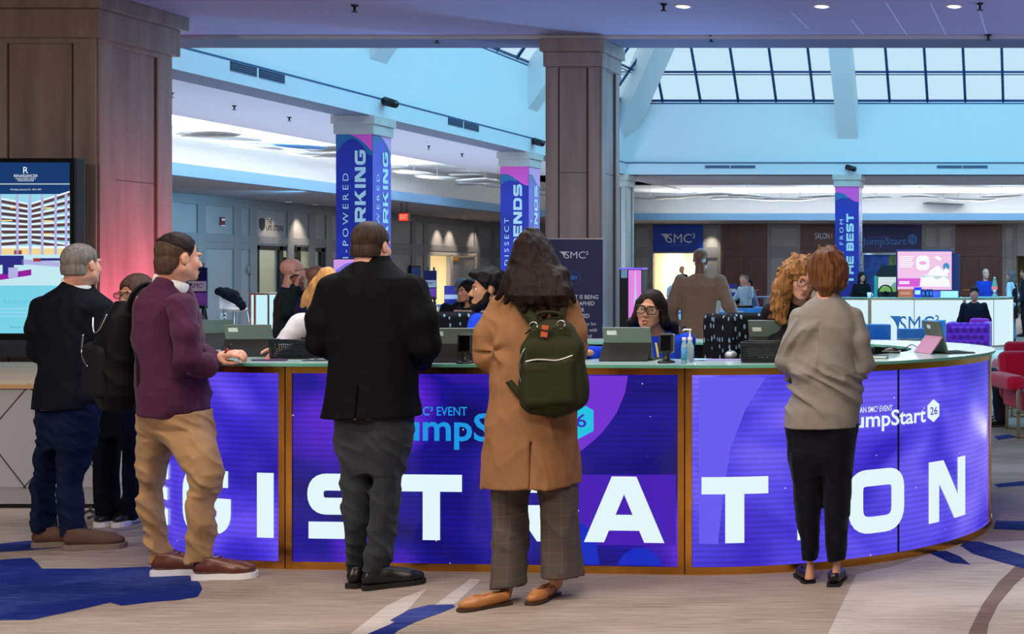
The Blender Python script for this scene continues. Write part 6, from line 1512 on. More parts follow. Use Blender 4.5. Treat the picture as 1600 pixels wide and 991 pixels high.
for q in range(170):
    sg = rg.choice((-1, 1)); zz_ = rg.uniform(-.24, .12); yy_ = rg.uniform(-.10, .045); r_ = .100 if zz_ < .03 else .100 - (zz_ - .03) * .75
    c = np.array((sg * (r_ + .02 * rg.random()), yy_, zz_)); pts = []
    for k in range(9): a = k * .9 + q; pts.append(T(c + np.array((sg * .012 * math.cos(a), .014 * math.sin(a), -.009 * k))))
    F.chain(pts, [.0095] * 8 + [.005], .003)
F.ell((0, .125, -.035), (.058, .080, .102), .006, T, cut=True); F.folds(.014, (24, 24, 22), 9); F.strands(.006, 80, 40, 5); F.mesh('hair', H_curl, p)
# blonde woman bent over the counter
hh = 1.66
p, T, G, S = figure('blonde woman in white blouse bending low over the counter', 640, 8.12, 150, hh, lean=36, sk=S_fair, top=C_white, hair=None, head_rot=(95, 24, 0), vox=.0085, fem=True, topname='blouse', face=False,
    arms=aim(640, 8.12, 150, hh, {'r': ((470, 508, 7.72), (438, 541, 7.6)), 'l': ((545, 530, 7.8), (530, 560, 7.55))}))
face_bits(p, T, H_blonde)
F = Field(T.o + [-.32, -.32, -.42], T.o + [.3, .3, .2], .0055)
F.ell((0, -.02, .036), (.088, .110, .098), .02, T)
Yh = T.o[1] - .05
for pts, r in (([(512, 424), (498, 440), (484, 460), (472, 479)], .030), ([(516, 430), (506, 450), (492, 468), (484, 486)], .034), ([(520, 436), (512, 456), (503, 474), (496, 490)], .036), ([(508, 428), (492, 446), (480, 462), (476, 472)], .026)):
    F.chain(smooth_path([W3(a, c, Yh - .04) for a, c in pts], 3), [r * (1 - .07 * q) for q in range(10)], .02)
F.strands(.008, 50, 9, 3); F.mesh('hair', H_blonde, p)
L = Matrix.Translation(-p.location) @ T4(T); b = MB(); b.tube([(.088 * math.cos(a), -.0 + .03 * math.sin(a), .04 + .098 * math.sin(a)) for a in [math.pi * k / 14 for k in range(15)]], .012, 8); b.map(lambda c: L @ c); b.build('headband', mat('dark_headband', (40, 34, 40), .5), p)
b = ribbon(smooth_path([W3(492, 494, 7.62), W3(486, 512, 7.56), W3(480, 535, 7.54)]), (1, 0, 0), .014, .002)
for v in b.b.verts: v.co -= p.location
b.build('lanyard', mat('yellow_ribbon', (214, 196, 90), .6), p)
# bald man drinking coffee
hh = 1.69
p, T, G, S = figure('bald man with glasses in dark green pullover drinking from a cup', 446, 12.4, -62, hh, sk=S_pink, top=cloth('green_black_knit', (30, 44, 48), .8), hair=None, head_rot=(8, -3, 0), vox=.009, topname='pullover', wide=1.1, face=False, lean=3,
    arms=aim(446, 12.4, -62, hh, {'r': ((448, 486, 12.22), (462, 448, 12.2)), 'l': ((462, 490, 12.5), (472, 452, 12.34))}))
face_bits(p, T, H_stub); glasses(p, T, M_black, .021, .003, True)
q = W3(468, 450, 12.22); e = empty('coffee_cup', q, 0, 'paper coffee cup at the lips of the bald man', 'cup')
b = MB(); b.lathe([(0.001, 0), (.028, 0), (.038, .105), (.001, .105)], n=16, M=Matrix.Rotation(R_(-25), 4, 'Y')); b.build('cup_body', mat('cup_card', (150, 90, 70), .6), e)
b = MB(); b.lathe([(.039, .104), (.040, .108), (.036, .122), (.001, .122)], n=16, M=Matrix.Rotation(R_(-25), 4, 'Y')); b.build('lid', M_black, e)
# man in navy beside him
figure('bald man in navy jacket beside the man drinking coffee', 478, 12.0, -40, 1.62, sk=S_brown, top=cloth('navy_jacket', (22, 40, 84), .75), head_rot=(0, 12, 0), vox=.011, wide=1.05, lean=6)
# man in tan blazer in the middle distance
figure('bald man in tan blazer walking away, arms a little out', 1094, 15.4, -3, 1.84, sk=S_brown, top=cloth('tan_tweed', (150, 122, 102), .85), bottom=cloth('grey_slacks', (70, 72, 84)), vox=.011, wide=1.2, armr=1.1,
    arms={'l': ((-.31, -.03, 1.15), (-.31, .05, .93)), 'r': ((.33, -.04, 1.16), (.41, .02, .96))})
# striped jumper, sitting beyond the bearded man
def stripes():
    m = cloth('striped_knit', (30, 30, 36), .85); nt = m.node_tree; b_ = nt.nodes['Principled BSDF']; tc = nt.nodes.new('ShaderNodeTexCoord'); sp = nt.nodes.new('ShaderNodeSeparateXYZ')
    mu = nt.nodes.new('ShaderNodeMath'); mu.operation = 'MULTIPLY'; mu.inputs[1].default_value = 20; fr = nt.nodes.new('ShaderNodeMath'); fr.operation = 'FRACT'; ls = nt.nodes.new('ShaderNodeMath'); ls.operation = 'LESS_THAN'; ls.inputs[1].default_value = .4
    q = nt.nodes.new('ShaderNodeMix'); q.data_type = 'RGBA'; q.inputs[6].default_value = (*lin((28, 28, 34)), 1); q.inputs[7].default_value = (*lin((190, 176, 164)), 1); L = nt.links.new
    L(tc.outputs['Object'], sp.inputs[0]); L(sp.outputs[2], mu.inputs[0]); L(mu.outputs[0], fr.inputs[0]); L(fr.outputs[0], ls.inputs[0]); L(ls.outputs[0], q.inputs[0]); L(q.outputs[2], b_.inputs['Base Color']); return m
figure('person in black and white striped jumper sitting beyond the bearded man', 734, 13.2, 150, 1.56, sit=True, seat=.66, sk=S_tan, top=stripes(), hair=H_black, hstyle='bob', vox=.012, topname='jumper', fem=True)
figure('person in grey knitted cap sitting beside the striped jumper', 722, 15.6, 20, 1.66, sit=True, seat=.62, sk=S_fair, top=cloth('black_top', (26, 26, 32)), hair=mat('grey_cap_knit', (92, 104, 122), .9), vox=.014, topname='top')
# far hall: staff at the second counter, guests at tables
C_dblue = cloth('deep_blue_polo', (32, 58, 168), .75); C_vest = cloth('black_vest', (24, 24, 34), .8); C_pale = cloth('pale_blue_shirt', (170, 196, 214), .8)
figure('bald man in blue jumper behind the far lit counter', 1540, 31.6, 200, 1.70, sk=S_pink, top=C_dblue, vox=.017, topname='jumper', face=False)
p, T, G, S = figure('long haired woman in black vest standing at the far counter end', 1581, 31.7, 70, 1.66, sk=S_fair, top=C_pale, bottom=cloth('light_jeans', (96, 140, 180)), hair=hairm('hair_ash', (96, 88, 88)), hstyle='long', vox=.017, fem=True, face=False, topname='shirt')
F = Field(np.array(p.location) + [-.4, -.4, .55], np.array(p.location) + [.4, .4, 1.5], .017); F.stack([(-.36, 0, 0, .19, .15), (.0, 0, 0, .175, .135), (.3, 0, 0, .18, .135), (.46, 0, 0, .165, .12), (.53, 0, 0, .12, .09)], .03, 2.3, S); F.mesh('vest', C_vest, p)
figure('man in dark blue suit at the right edge beyond the counter', 1602, 34.5, 80, 1.72, sk=S_fair, top=cloth('blue_suit', (30, 36, 62)), hair=H_short, vox=.018, face=False)
figure('dark haired woman working behind the far counter by the banner column', 1346, 32.4, 215, 1.62, sk=S_fair, top=cloth('black_blouse', (22, 24, 30)), hair=H_dark, hstyle='long', vox=.017, fem=True, face=False)
figure('man in dark jacket and white shirt sitting on the purple sofa', 1522, 23.9, 185, 1.72, sit=True, seat=.45, lean=10, sk=S_fair, top=cloth('dark_jacket', (26, 30, 48)), hair=H_black, head_rot=(0, 28, 0), vox=.015, face=False)
figure('man in pale shirt with raised hand at the table by dark doors', 1165, 37.5, 160, 1.74, sit=True, seat=.62, sk=S_pink, top=cloth('pale_shirt', (176, 200, 220)), hair=H_grey, vox=.019, face=False, arms={'l': ((-.26, .12, 1.0), (-.28, .22, 1.26)), 'r': ((.26, .1, .95), (.2, .3, .9))})
figure('man in dark jacket seated behind the pale shirted man', 1160, 39.6, 200, 1.78, sit=True, seat=.62, sk=S_pink, top=cloth('dark_coat', (26, 30, 44)), hair=H_grey, vox=.02, face=False)
figure('dark haired woman in blue top leaning on the far table', 1180, 38.0, 100, 1.68, sit=True, seat=.58, lean=14, sk=S_fair, top=cloth('blue_grey_top', (96, 116, 160)), hair=H_black, hstyle='bob', vox=.019, fem=True, face=False)
figure('grey haired person in white sitting left of the tan blazer', 1049, 30.0, 220, 1.62, sit=True, seat=.46, sk=S_pink, top=cloth('white_top', (196, 210, 222)), hair=hairm('hair_silver', (170, 176, 186)), hstyle='bob', vox=.017, fem=True, face=False)
figure('white shirted person sitting just right of the tan blazer elbow', 1137, 29.0, 140, 1.60, sit=True, seat=.44, sk=S_pink, top=cloth('white_top', (196, 210, 222)), hair=H_grey, vox=.018, face=False)
figure('bald man in black jacket with red badge in the lit room', 1066, 52.0, 150, 1.92, sk=S_fair, top=cloth('black_jacket', (20, 20, 26)), vox=.022, face=False)
figure('person with dark legs sitting in the nearer red chair', 1626, 14.0, 95, 1.76, sit=True, seat=.47, arms={'l': ((-.22, -.05, .78), (-.08, .22, .72)), 'r': ((.22, -.05, .78), (.08, .2, .72))}, sk=S_fair, top=cloth('charcoal_top', (32, 32, 42)), hair=H_short, vox=.015, face=False)
# ================================================================ SIGNS, FURNITURE AND FITTINGS BEHIND THE COUNTER
P_navy = mat('print_navy', (16, 28, 92), .5); P_blue = mat('print_blue', (14, 62, 176), .5); P_white = mat('print_white', (216, 226, 240), .5); P_sky = mat('print_sky', (40, 110, 190), .5)
X3, Z3 = (1, 0, 0), (0, 0, 1)
def plane_logo(e, x, Y, y, h, m, xd=X3, dx=0.0, name='logo', wid=None):
    mb = swoosh_logo(MB(), h)
    if wid:
        xs = [v.co.x for v in mb.b.verts]; k = wid / (max(xs) - min(xs))
        for v in mb.b.verts: v.co.x *= k
    mb.map(frame_map(Vector((WX(x, Y), Y, WZ(y, Y))) - e.location, xd, Z3)); return mb.build(name, m, e, fixn=False)
def words(e, body, x0, x1, y0, y1, Y, m, bold=0.0, name='lettering', spacing=1.0):
    mb = text_bm(body, 1.0, bold, spacing); fit(mb, (x1 - x0) * Y / FX, (y1 - y0) * Y / FX, x0=0, y0=0)
    mb.map(frame_map(Vector((WX(x0, Y), Y, WZ(y1, Y))) - e.location, X3, Z3)); return mb.build(name, m, e, fixn=False)
# roll-up notice in front of the bare column
Y = 13.9; e = empty('roll_up_sign', (WX(899, Y), Y + .05, 0), 0, 'dark blue roll-up notice standing before the bare column', 'sign')
b = MB(); b.box((WX(856.5, Y), Y, .09), (WX(941.5, Y), Y + .012, WZ(373.5, Y))); loc(b, e).build('panel', mat('notice_navy', (16, 24, 82), .45), e)
b = MB(); b.box((WX(856, Y), Y - .005, WZ(374.5, Y)), (WX(942, Y), Y + .02, WZ(372, Y)), .003); b.tube([(WX(899, Y), Y + .03, .05), (WX(899, Y), Y + .03, WZ(373, Y))], .012, 8); loc(b, e).build('pole', M_steel, e)
b = MB(); b.box((WX(853, Y), Y - .08, 0), (WX(945, Y), Y + .12, .09), .015); loc(b, e).build('base', M_steel, e)
Yt = Y - .004; plane_logo(e, 874, Yt, 404, .072, P_white, wid=45 * Yt / FX)
b = MB(); c = Vector((WX(897, Yt), Yt, WZ(434, Yt))); ring = [(c + Vector((.066 * math.cos(a), 0, .066 * math.sin(a)))) for a in [k * math.pi / 16 for k in range(33)]]; b.tube(ring, .0025, 6, False); b.box(c + Vector((-.036, -.002, -.022)), c + Vector((.012, .001, .022)), .004); b.poly([c + Vector((.014, -.001, -.004)), c + Vector((.036, -.001, -.02)), c + Vector((.036, -.001, .02)), c + Vector((.014, -.001, .004))])
loc(b, e).build('camera_symbol', P_sky, e)
for t, x0, x1, y0, y1 in (('THIS EVENT IS BEING', 861, 935, 461, 467.5), ('PHOTOGRAPHED', 868, 929, 471, 477.5), ('AND/OR', 884, 913, 481, 487.5), ('VIDEOTAPED', 876, 921, 490.5, 497)): words(e, t, x0, x1, y0, y1, Yt, P_white, .012)
for t, x0, x1, y0, y1 in (('Your image may be', 866, 931, 503.5, 510), ('used in connection with', 863, 933, 513, 518.5), ('event materials and', 866, 924, 522, 528)): words(e, t, x0, x1, y0, y1, Yt, P_white)
# pink lit totem behind the woman with glasses
Y = 17.0; e = empty('display_totem', (WX(982, Y), Y + .2, 0), 0, 'pink and black lit display totem left of the woman with glasses', 'display')
b = MB(); b.box((WX(965, Y), Y, .35), (WX(1003, Y), Y + .22, WZ(421, Y)), .006); b.box((WX(968, Y), Y - .04, 0), (WX(1001, Y), Y + .28, .35), .02); loc(b, e).build('cabinet', M_black, e)
b = MB(); b.box((WX(964.5, Y), Y - .01, WZ(421, Y)), (WX(1003.5, Y), Y + .23, WZ(418.5, Y))); loc(b, e).build('top_light', glow('lilac_glow', (120, 100, 240), 1.2), e)
b = MB(); b.poly([(WX(982, Y), Y - .003, WZ(497, Y)), (WX(1002, Y), Y - .003, WZ(497, Y)), (WX(1002, Y), Y - .003, WZ(422, Y)), (WX(982, Y), Y - .003, WZ(422, Y))]); b.slot(1); b.poly([(WX(990, Y), Y - .005, WZ(497, Y)), (WX(996, Y), Y - .005, WZ(497, Y)), (WX(994, Y), Y - .005, WZ(424, Y)), (WX(992, Y), Y - .005, WZ(424, Y))])
loc(b, e).build('lit_front', [glow('pink_glow', (226, 132, 226)), glow('pale_pink_glow', (200, 190, 236))], e)
b = MB(); b.box((WX(970.5, Y), Y - .004, WZ(434.5, Y)), (WX(980, Y), Y, WZ(421.5, Y))); loc(b, e).build('screen', glow('grey_blue_glow', (110, 150, 190), .8), e)
# easel signs
def easel(x, Y, y0, y1, w, label, yb=None):
    e = empty('easel_sign', (WX(x, Y), Y + .15, 0), 0, label, 'sign'); k = Y / FX; X = WX(x, Y); hw = w * k / 2; z0, z1 = WZ(y1, Y), WZ(y0, Y); zr = z1 - z0
    b = MB(); b.box((X - hw, Y, z0), (X + hw, Y + .02, z1), .003); b.slot(1); b.box((X - hw, Y - .002, z0), (X + hw, Y, z0 + zr * .34)); b.slot(2); b.box((X - hw * .96, Y - .003, z0 + zr * .38), (X + hw * .96, Y, z0 + zr * .64)); loc(b, e).build('board', [P_navy, mat('print_violet', (150, 90, 200), .5), P_white], e)
    b = MB()
    for u in (-.8, .8): b.tube([(X + u * hw, Y - .02, 0), (X + u * hw * .6, Y + .03, z1 + .05)], .014, 6)
    b.tube([(X, Y + .45, 0), (X, Y + .04, z1)], .014, 6); b.box((X - hw, Y - .03, z0 - .03), (X + hw, Y + .02, z0)); loc(b, e).build('stand', M_dark, e)
    h = zr * .13; plane_logo(e, x - w * .36, Y - .006, (y1 - (y1 - y0) * .46), h, P_navy, wid=w * .72 * k)
    return e
easel(306, 15.0, 418, 478, 34, 'violet easel sign beside the face of the man in plum'); easel(672, 20.0, 423, 465, 19, 'violet easel sign left of the far grey doors')
# screen behind the dark suit
Y = 16.4; e = empty('screen_stand', (WX(548, Y), Y, 0), 0, 'lilac lit screen on stand behind the dark suited shoulder', 'display screen')
b = MB(); b.box((WX(520, Y), Y, WZ(455, Y)), (WX(590, Y), Y + .05, WZ(404, Y)), .006); loc(b, e).build('housing', M_dark, e)
b = MB(); b.box((WX(521.5, Y), Y - .003, WZ(453, Y)), (WX(588.5, Y), Y, WZ(405.5, Y))); b.slot(1); b.poly([(WX(a, Y), Y - .005, WZ(c, Y)) for a, c in ((521.5, 425), (540, 412), (560, 408), (588, 420), (588, 405.5), (521.5, 405.5))]); loc(b, e).build('screen_image', [glow('lilac_screen', (116, 112, 226)), glow('mauve_screen', (206, 150, 232))], e)
b = MB(); b.tube([(WX(555, Y), Y + .03, .03), (WX(555, Y), Y + .03, WZ(455, Y))], .03, 10); b.box((WX(555, Y) - .3, Y - .25, 0), (WX(555, Y) + .3, Y + .3, .03), .01); loc(b, e).build('stand', M_dark, e)
# glowing white plinth left of the coffee drinker
Y = 13.4; e = empty('lit_plinth', (WX(407, Y), Y + .3, 0), 0, 'glowing white plinth counter left of the man drinking coffee', 'plinth')
b = MB(); b.box((WX(392, Y), Y, .04), (WX(420, Y), Y + .5, WZ(461, Y))); loc(b, e).build('lit_body', glow('cold_white_glow', (196, 240, 250), 1.0), e)
b = MB()
for x0, x1 in ((391, 393), (397.5, 400.5), (419, 421)): b.box((WX(x0, Y), Y - .012, 0), (WX(x1, Y), Y, WZ(460, Y)))
b.box((WX(390.5, Y), Y - .03, WZ(461, Y)), (WX(421.5, Y), Y + .53, WZ(458, Y)), .005); b.box((WX(391, Y), Y - .01, 0), (WX(421, Y), Y + .5, .04)); loc(b, e).build('frame', M_gold2, e)
# white bar chair with a jacket by the panelled wall
Yc = 31.0; e = empty('bar_chair', (WX(368, Yc), Yc, 0), R_(-20), 'white bar chair with black jacket by the blue grey wall', 'chair')
b = MB(); b.sphere((0, 0, .80), .25, (1, 1, .28), 18); b.map(lambda c: (c.x, c.y, c.z)); b.box((-.24, -.05, .80), (-.2, .2, .82)); b.build('seat', M_white, e)
b = MB(); b.grid([[(-.25 + .03 * math.cos(a) - .05 * (z - .8), .23 * math.sin(a), z) for a in [k * .3 - 1.2 for k in range(9)]] for z in (.8, .95, 1.1, 1.18)]); b.grid([[(-.23 + .03 * math.cos(a) - .05 * (z - .8), .23 * math.sin(a), z) for a in [k * .3 - 1.2 for k in range(9)]] for z in (.8, .95, 1.1, 1.18)]); b.build('backrest', M_white, e)
for sx, sy in ((1, 1), (1, -1), (-1, 1), (-1, -1)):
    b = MB(); b.tube([(sx * .16, sy * .16, .76), (sx * .26, sy * .24, 0)], .014, 8); b.build('leg', M_steel, e)
b = MB(); b.tube([(.22, .2, .3), (.22, -.2, .3), (-.22, -.2, .3), (-.22, .2, .3), (.22, .2, .3)], .011, 8); b.build('footrest', M_steel, e)
q = np.array(e.location); F = Field(q + [-.5, -.5, .75], q + [.5, .5, 1.5], .014); F.chain([q + [-.26, -.14, 1.20], q + [-.02, -.1, 1.10], q + [.24, -.12, .86]], [.10, .12, .08], .03, ((0, 1, 0), .6)); F.chain([q + [-.3, .1, 1.22], q + [-.05, .1, 1.12]], [.07, .09], .03); F.folds(.03, (6, 6, 6), 3)
jk = empty('jacket', q + [0, 0, 1.0], 0, 'black jacket slung over the white bar chair', 'jacket'); F.mesh('shell', cloth('black_jacket_cloth', (14, 20, 34), .8), jk)
# patterned high stools inside the ring
def stool(x, Y, rz, label):
    e = empty('high_stool', (WX(x, Y), Y, 0), R_(rz), label, 'chair', None)
    F = Field(np.array(e.location) + [-.35, -.35, .62], np.array(e.location) + [.35, .35, 1.42], .012); T = Fr(e.location, rz)
    F.box(T, (-.16, -.16, .68), (.16, .16, .78), .04, .03); F.mesh('seat', M_pat, e)
    F = Field(np.array(e.location) + [-.35, -.35, .62], np.array(e.location) + [.35, .35, 1.42], .012); F.box(T, (-.16, -.19, .72), (.16, -.12, 1.31), .035, .02); F.folds(.006, (5, 5, 5), int(x)); F.mesh('backrest', M_pat, e)
    for sx, sy in ((1, 1), (1, -1), (-1, 1), (-1, -1)):
        b = MB(); b.tube([(sx * .12, sy * .12, .70), (sx * .17, sy * .17, 0)], .016, 8); b.build('leg', M_steel, e)
    b = MB(); b.tube([(.15, .15, .28), (.15, -.15, .28), (-.15, -.15, .28), (-.15, .15, .28), (.15, .15, .28)], .011, 8); b.build('footrest', M_steel, e)
def dash():
    m = cloth('dashed_black_cloth', (16, 18, 24), .6); nt = m.node_tree; b_ = nt.nodes['Principled BSDF']; tc = nt.nodes.new('ShaderNodeTexCoord'); mp = nt.nodes.new('ShaderNodeMapping'); mp.inputs['Scale'].default_value = (34, 34, 15); vo = nt.nodes.new('ShaderNodeTexVoronoi'); vo.inputs['Scale'].default_value = 1.0; vo.inputs['Randomness'].default_value = .5
    ls = nt.nodes.new('ShaderNodeMath'); ls.operation = 'LESS_THAN'; ls.inputs[1].default_value = .26; q = nt.nodes.new('ShaderNodeMix'); q.data_type = 'RGBA'; q.inputs[6].default_value = (*lin((14, 16, 22)), 1); q.inputs[7].default_value = (*lin((120, 150, 170)), 1); L = nt.links.new
    L(tc.outputs['Object'], mp.inputs[0]); L(mp.outputs[0], vo.inputs['Vector']); L(vo.outputs['Distance'], ls.inputs[0]); L(ls.outputs[0], q.inputs[0]); L(q.outputs[2], b_.inputs['Base Color']); return m
M_pat = dash()
stool(1094, 8.58, 70, 'dash patterned high stool turned sideways behind the sanitiser bottles'); stool(1165, 9.1, 10, 'dash patterned high stool behind the computer mouse'); stool(697, 9.15, 20, 'dash patterned high stool between dark suit arm and bearded man')
# striped high table with small sign and easel area
Y = 24.0; e = empty('high_table', (WX(714, Y), Y + .4, 0), 0, 'blue topped high table before the far grey doors', 'table')
b = MB(); b.box((WX(682, Y), Y, 1.0), (WX(745, Y), Y + .75, 1.05), .01); loc(b, e).build('table_top', mat('blue_table_top', (70, 120, 180), .4), e)
for x, dy in ((686, .05), (741, .05), (686, .7), (741, .7)):
    b = MB(); b.box((WX(x, Y) - .03, Y + dy - .03, 0), (WX(x, Y) + .03, Y + dy + .03, 1.0)); loc(b, e).build('leg', M_steel, e)
b = MB(); n = 22; X0, X1 = WX(687, Y), WX(740, Y)
b.grid([[(X0 + (X1 - X0) * i / n, Y + .06 + .02 * math.sin(i * 2.1), z) for i in range(n + 1)] for z in (.12, 1.0)]); loc(b, e).build('drape', mat('blue_drape', (90, 150, 210), .6), e)
Ys = 24.3; s_ = empty('table_sign', (WX(706, Ys), Ys, 1.05), 0, 'small violet sign standing on the blue high table', 'sign')
b = MB(); b.box((-.14, 0, 0), (.14, .015, .33), .004); b.slot(1); b.box((-.13, -.003, .09), (.13, 0, .17)); b.build('board', [mat('print_indigo', (44, 40, 150), .5), P_white], s_)
b = MB(); b.box((-.13, .01, 0), (.13, .1, .012), .003); b.build('foot', M_steel, s_)
e = empty('wall_screen', (XL + .06, yl(644), 1.62), 0, 'dark wall screen left of the far grey doors', 'screen'); b = MB(); b.box((0, -.35, -.55), (.07, .35, .3), .01); b.build('housing', M_black, e); b = MB(); b.box((.07, -.3, -.5), (.073, .3, .25)); b.build('screen_image', glow('dim_blue_screen', (20, 40, 90)), e)
# things on the panelled wall
def on_left_wall(name, x, y, label, cat): Yw = yl(x); return empty(name, (XL, Yw, WZ(y, Yw)), 0, label, cat)
e = on_left_wall('shop_sign', 424, 352, 'black shop lettering with shield on the panelled wall', 'sign'); o = e.location; M_ink = mat('black_letters', (18, 18, 20), .5)
def wall_words(t, x0, x1, y0, y1):
    ya, yb_ = yl(x0), yl(x1); ym = (ya + yb_) / 2; mb = text_bm(t, 1.0, .03); fit(mb, yb_ - ya, (y1 - y0) * ym / FX, x0=0, y0=0); mb.map(frame_map(Vector((XL + .003, ya, WZ(y1, ym))) - o, (0, 1, 0), Z3)); mb.build('lettering', M_ink, e, fixn=False)
wall_words('THE', 416, 425, 342, 350.5); wall_words('UPS STORE', 416, 443, 352, 361)
b = MB(); y0, y1 = yl(405), yl(413.5); w2 = (y1 - y0) / 2; zc = WZ(351, yl(409)); hh_ = 10 * yl(409) / FX
b.poly([(XL + .0, (y0 + y1) / 2 + a * w2, zc + c * hh_) for a, c in ((-1, .75), (-.5, 1), (.5, 1), (1, .75), (1, -.1), (.75, -.6), (0, -1), (-.75, -.6), (-1, -.1))], (.02, 0, 0)); loc(b, e).build('shield', M_ink, e)
e = on_left_wall('fire_alarm', 346, 346, 'small red and white fire alarm high on the panelled wall', 'alarm'); b = MB(); b.box((0, -.09, -.11), (.05, .09, .11), .01); b.build('plate', mat('alarm_red', (120, 36, 44), .5), e); b = MB(); b.box((.05, -.07, .02), (.06, .07, .07)); b.box((.05, -.09, -.125), (.055, .09, -.1)); b.build('lens', M_white, e)
e = on_left_wall('power_outlet', 347, 496, 'white power outlet on wall behind the first tablet', 'outlet'); b = MB(); b.box((.0, -.09, -.12), (.06, .09, .12), .008); b.build('plate', M_white, e); b = MB(); b.box((.06, -.04, .02), (.065, .04, .08)); b.box((.06, -.04, -.08), (.065, .04, -.02)); b.build('socket', M_dark, e)
e = on_left_wall('door_handle_plate', 385, 422, 'small steel plate on the panelled wall by the shop door', 'plate'); b = MB(); b.box((.04, -.04, -.10), (.07, .04, .10), .006); b.build('plate', M_steel, e); b = MB(); b.tube([(.07, 0, -.04), (.12, 0, -.04), (.12, 0, -.12)], .016, 8); b.build('lever', M_steel, e)
# small lamps washing the wall
for x, y, zt, en in ((420, 340, 2.7, 30), (463, 345, 2.6, 60), (683, 352, 2.5, 50), (702, 350, 2.6, 50), (738, 372, 2.4, 35)):
    Yw = yl(x); e = empty('wall_washer', (XL + .55, Yw, 3.66), 0, {420: 'ceiling spotlight above the shop lettering', 463: 'ceiling spotlight above the shop door', 683: 'left ceiling spotlight over the corridor doorway', 702: 'right ceiling spotlight over the corridor doorway', 738: 'ceiling spotlight over the closed grey door'}[x], 'lamp')
    b = MB(); b.lathe([(.07, .02), (.09, .02), (.09, -.02), (.07, -.02)], n=16); b.build('bezel', M_white, e); b = MB(); b.lathe([(.001, -.005), (.07, -.005), (.07, .0), (.001, 0)], n=16); b.build('bulb', glow('warm_bulb', (255, 230, 190), 3), e)
    spot('wall_wash', (XL + .55, Yw, 3.6), (XL, Yw, 2.5), en * 2.6, (1, .82, .62), 62, .9, .04)
for x in (1112,):
    spot('wall_wash', (xb(x), YB - .5, 3.6), (xb(x), YB, 2.2), 160, (1, .86, .66), 60, .9, .04)
# exit sign hanging from the soffit
Y = 38.6; e = empty('exit_sign', (WX(630.5, Y), Y, WZ(339, Y)), 0, 'red lit EXIT sign under the soffit near the left aisle', 'sign')
b = MB(); b.box((-.15, 0, -.13), (.15, .06, .13), .01); b.tube([(-.08, .03, .13), (-.08, .03, 3.68 - e.location.z)], .01, 6); b.tube([(.08, .03, .13), (.08, .03, 3.68 - e.location.z)], .01, 6); b.build('housing', mat('exit_housing', (60, 34, 32), .5), e)
b = MB(); b.box((-.135, -.003, -.115), (.135, 0, .1)); b.build('panel', glow('exit_red', (235, 70, 50), 1.1), e)
mb = fit(text_bm('EXIT', 1.0, .03), .2, .13, cx=0, y0=-.07); mb.map(lambda c: Vector((c.x, -.006, c.y))); mb.build('lettering', glow('exit_pale', (255, 150, 120), 1.2), e, fixn=False)
# ---- back wall signs
Y = YB - .08
e = empty('wall_banner', (WX(1059, Y), Y, WZ(371, Y)), 0, 'blue wall banner with white swoosh logo above the lit room', 'banner'); b = MB(); b.box((WX(1021, Y), Y, WZ(393.5, Y)), (WX(1098.5, Y), Y + .04, WZ(351.5, Y))); loc(b, e).build('panel', P_blue, e); plane_logo(e, 1032, Y - .02, 379.5, 14 * Y / FX, P_white, wid=54 * Y / FX)
b = MB(); b.box((WX(1040, Y), Y - .015, WZ(384, Y)), (WX(1078, Y), Y - .01, WZ(383, Y))); loc(b, e).build('rule', P_sky, e)
e = empty('room_sign', (WX(1287, Y), Y, WZ(369, Y)), 0, 'pale serif room lettering on mahogany above the auburn hair', 'sign'); words(e, 'SALON I', 1273.5, 1300, 364, 373.5, Y - .04, P_white); b = MB(); b.box((WX(1272, Y), Y - .035, WZ(376, Y)), (WX(1302, Y), Y - .01, WZ(362, Y))); loc(b, e).build('plate', M_wood, e)
e = empty('event_banner', (WX(1392, Y), Y, WZ(372, Y)), 0, 'dark blue wall banner with blue event lettering and hexagon badge', 'banner'); b = MB(); b.box((WX(1346, Y), Y, WZ(394, Y)), (WX(1440, Y), Y + .04, WZ(351.5, Y))); loc(b, e).build('panel', P_navy, e)
words(e, 'JumpStart', 1347, 1416, 371, 386, Y - .02, P_sky, .02); words(e, 'AN SMC³ EVENT', 1355, 1384, 369.5, 372.5, Y - .02, P_sky)
b = hexa(MB(), 0, 0, 13 * Y / FX, 17.5 * Y / FX); b.map(frame_map(Vector((WX(1426, Y), Y - .02, WZ(374, Y))) - e.location, X3, Z3)); b.build('badge', P_sky, e, fixn=False); words(e, '26', 1422, 1430, 370.5, 377.5, Y - .035, P_navy, .02)
e = empty('wall_tablet', (WX(1219, Y), Y, WZ(438, Y)), 0, 'small lit wall tablet left of the golden curls', 'tablet'); b = MB(); b.box((-.12, 0, -.22), (.12, .04, .22), .01); b.build('housing', M_dark, e); b = MB(); b.box((-.08, -.004, -.16), (.1, 0, .17)); b.build('screen', glow('aqua_screen', (110, 190, 220)), e)
# pendant lamp and shelf pictures in the lit room
e = empty('pendant_lamp', (WX(1039, 56.5), 56.5, 1.75), 0, 'thin hanging lamp in the lit room, left side', 'lamp'); b = MB(); b.tube([(0, 0, .1), (0, 0, 1.14)], .012, 6); b.build('cord', M_dark, e); b = MB(); b.lathe([(.001, .1), (.04, .1), (.09, -.12), (.001, -.12)], n=12); b.build('shade', M_steel, e)
